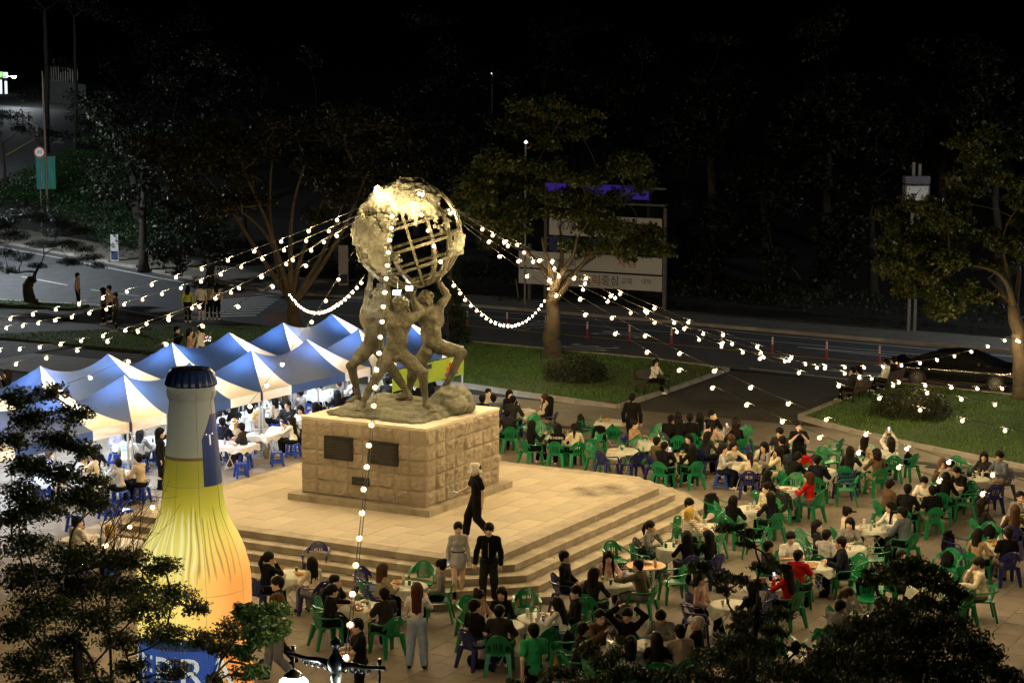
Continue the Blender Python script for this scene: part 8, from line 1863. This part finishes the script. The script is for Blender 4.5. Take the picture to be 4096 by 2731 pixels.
# clock tower
ck = G(3645, 1332); ckd = (ck-CAMP)@FW; zt_ = AT(3645, 700, ckd)[2]; zb_ = AT(3645, 800, ckd)[2]
ct = empty('clock_tower', tuple(ck), -YAW, 'slim street clock with square face on twin steel columns', 'clock'); CST = mat('clock_steel', (.16, .155, .15), .5, metal=.3, var=.1); CFC = mat('clock_face', (.42, .42, .40), .5, emit=(.9, .9, .85), estr=.05)
for s in (-.14, .14): MB().bar((s, 0, 0), (s, 0, zt_+.55 if s > 0 else zt_+.62), .13).build('column', CST, ct)
zm = (AT(3645, 735, ckd)[2]); MB().box(-.55, .55, -.35, .35, zb_, zm).build('clock_case', CST, ct); MB().box(-.48, .48, -.362, -.351, zb_+.06, zm-.06).build('dial', CFC, ct)
MB().box(-.56, .56, -.36, .36, zm+.06, zt_).build('name_panel', mat('clock_panel', (.10, .10, .14), .5), ct); link('lettering', text_mesh('lettering', '중앙도서관', .2, CST, .002), ct, (0, -.366, (zm+.06+zt_)/2), (math.pi/2, 0, 0))
zmid = (zb_+zm)/2
MB().bar((0, -.37, zmid), (-.12, -.37, zmid-.2), .05, .01).build('hour_hand', BLACKR, ct); MB().bar((0, -.373, zmid), (.17, -.373, zmid+.26), .04, .01).build('minute_hand', BLACKR, ct)
for k in range(12): a = k*math.pi/6; MB().box(.42*math.sin(a)-.02, .42*math.sin(a)+.02, -.369, -.363, zmid+.42*math.cos(a)-.035, zmid+.42*math.cos(a)+.035).build('hour_mark', BLACKR, ct)
# scooter by the hoarding
sp_ = G(2040, 1212); sc_ = empty('kick_scooter', (sp_[0], sp_[1], .1), .3, 'electric kick scooter parked on the far pavement', 'scooter'); MB().box(-.45, .4, -.08, .08, .1, .16).build('deck', BLACKR, sc_); MB().tube([(.45, 0, .12), (.36, 0, .7), (.3, 0, 1.15)], .03, 8).build('stem', FRM, sc_); MB().tube([(.3, -.22, 1.15), (.3, .22, 1.15)], .02, 6).build('handlebar', BLACKR, sc_)
for x in (-.5, .48): MB().lathe([(.05, -.025), (.11, -.025), (.11, .025), (.05, .025)], 14).build('wheel', TYRE, sc_, loc=(x, 0, .11), rot=(math.pi/2, 0, 0))
# manhole-like floor lamp post of the hoarding, thin bright-footed pole
# flag pole with two green banners and the 30 sign
fp = G(190, 838); fd = (fp-CAMP)@FW; zt_ = AT(176, 285, fd)[2]; fl = empty('banner_pole', tuple(fp), -YAW, 'tall steel pole with two hanging green banners', 'pole'); MB().tube([(0, 0, 0), (-.05, 0, (zt_-fp[2])*.5), (-.12, 0, zt_-fp[2])], [.11, .08, .05], 8).build('pole', mat('pole_steel', (.34, .26, .2), .4, metal=.5), fl)
z1, z0_ = AT(190, 626, fd)[2]-fp[2], AT(190, 756, fd)[2]-fp[2]; GRB = mat('green_banner', (.05, .32, .22), .7, c2=(.08, .40, .36), scale=.6, trans=.2)
for a, b in ((-.72, -.06), (.06, .62)):
    MB().sheet([[(a+(b-a)*i/6, .04*math.sin(i*1.3+k*.7), z0_+(z1-z0_)*k/8) for k in range(9)] for i in range(7)]).build('banner', GRB, fl, smooth=True)
MB().bar((-.78, 0, z1), (.68, 0, z1), .04).build('crossbar', FRM, fl)
sg = G(150, 740); sd = 128.; P = AT(158, 609, sd); sp30 = empty('speed_sign', (P[0], P[1], terr(P[0], P[1])), -YAW, 'round red-rimmed speed limit 30 sign beside the banner pole', 'sign'); hz_ = P[2]-terr(P[0], P[1])
MB().tube([(0, .04, 0), (0, .04, hz_)], .04, 8).build('post', FRM, sp30); MB().lathe([(.36, 0), (.36, .02)], 28).build('rim', mat('sign_red', (.45, .03, .02), .5), sp30, loc=(0, 0, hz_), rot=(math.pi/2, 0, 0)); MB().lathe([(.28, .021), (.28, .024)], 28).build('disc', mat('sign_white', (.7, .7, .68), .5), sp30, loc=(0, 0, hz_), rot=(math.pi/2, 0, 0)); link('lettering', text_mesh('lettering', '30', .36, BLACKR, .001), sp30, (0, -.028, hz_), (math.pi/2, 0, 0))
# street lamps: one up the branch road, one just beyond the left end of the main road
def street_lamp(p, h, rz, label, e=3000):
    SLM = emis('street_led_%d' % e, (.86, .95, 1.0), e)
    r = empty('street_lamp', (p[0], p[1], terr(p[0], p[1])), rz, label, 'street lamp'); MB().tube([(0, 0, 0), (0, 0, h*.8), (.3, 0, h*.95), (1.6, 0, h)], [.1, .07, .05, .045], 8).build('pole', FRM, r, smooth=True); MB().box(1.5, 2.3, -.16, .16, h-.02, h+.08).build('lamp_head', FRM, r); MB().lathe([(.0, -.24), (.16, -.2), (.26, -.1), (.28, -.021)], 14, (1.9, 0, h), cap=False, sy=.5).build('lamp_lens', SLM, r); return r
P = AT(58, 305, 215); street_lamp((P[0]-2.0*RH[0], P[1]-2.0*RH[1]), P[2]-terr(P[0], P[1]), -YAW, 'street lamp glaring white above the branch road', 1200)
P = AT(-330, 1060, 108); street_lamp((P[0], P[1]), 9.5, -YAW, 'street lamp at the left bend of the main road', 6500)
P = AT(-700, 700, 150); street_lamp((P[0], P[1]), 8.5, -YAW, 'street lamp on the near side of the branch road', 3800)
P = (16.0, 44.5); street_lamp(P, 9.5, math.pi*1.25, 'street lamp on the far pavement right of the clock', 3200)
# upper-left backdrop: lit panels, railing and rock face
wl_ = empty('stone_wall', (0, 0, 0), 0, 'pale retaining wall with railing above the branch road', 'wall'); a, b = G(170, 405), G(345, 420); WLM = mat('wall_grey', (.022, .022, .02), .9, var=.3, scale=.3)
d_ = (b-a)[:2]; L_ = np.linalg.norm(d_); d_ /= L_
MB().hexa([(a[0], a[1], a[2]-.5), (b[0], b[1], b[2]-.5), (b[0]+FH[0], b[1]+FH[1], b[2]-.5), (a[0]+FH[0], a[1]+FH[1], a[2]-.5)], [(a[0], a[1], a[2]+2.6), (b[0], b[1], b[2]+2.2), (b[0]+FH[0], b[1]+FH[1], b[2]+2.2), (a[0]+FH[0], a[1]+FH[1], a[2]+2.6)]).build('wall', WLM, wl_)
for i in range(14):
    t = .12+.7*i/13; q = a+(b-a)*t; MB().bar((q[0], q[1], q[2]+2.4), (q[0], q[1], q[2]+4.0), .1).build('baluster', FRM, wl_)
GLW = emis('lit_sign_panel', (.75, .9, 1.0), 1.4); GLG = emis('lit_green_panel', (.35, .9, .25), 1.5)
for x, y0, y1, wd, mt_ in ((4, 320, 385, 5, GLW), (25, 325, 385, 5, GLW), (4, 288, 310, 6, GLG), (22, 290, 312, 9, GLW)):
    P0, P1 = AT(x, y0, 235), AT(x, y1, 235); s = wd*235/FPX; r = empty('lit_sign', (P1[0], P1[1], P1[2]), -YAW, 'narrow glowing sign panel near the street lamp', 'sign', 'glowing signs by the street lamp'); MB().box(-s, s, -.05, .05, 0, P0[2]-P1[2]).build('panel', mt_, r); gz = terr(P1[0], P1[1]); MB().bar((0, .1, gz-P1[2]), (0, .1, 0), .15).build('post', FRM, r)
# tiny distant lamps seen through the wood
for x, y in ((1131, 169), (1208, 327)):
    P = AT(x*K, y*K, 140 if y < 200 else 99); r = empty('distant_lamp', (P[0], P[1], terr(P[0], P[1])), 0, 'tiny white lamp on a pole, '+('high in the dark wood' if y < 200 else 'above the scooter pavement'), 'lamp'); h = P[2]-terr(P[0], P[1]); MB().tube([(0, 0, 0), (0, 0, h)], .05, 6).build('pole', FRM, r); MB().lathe([(0, -.1), (.1, 0), (0, .1)], 8, (0, 0, h), cap=False).build('lamp', emis('distant_led', (.9, .95, 1), 6), r)
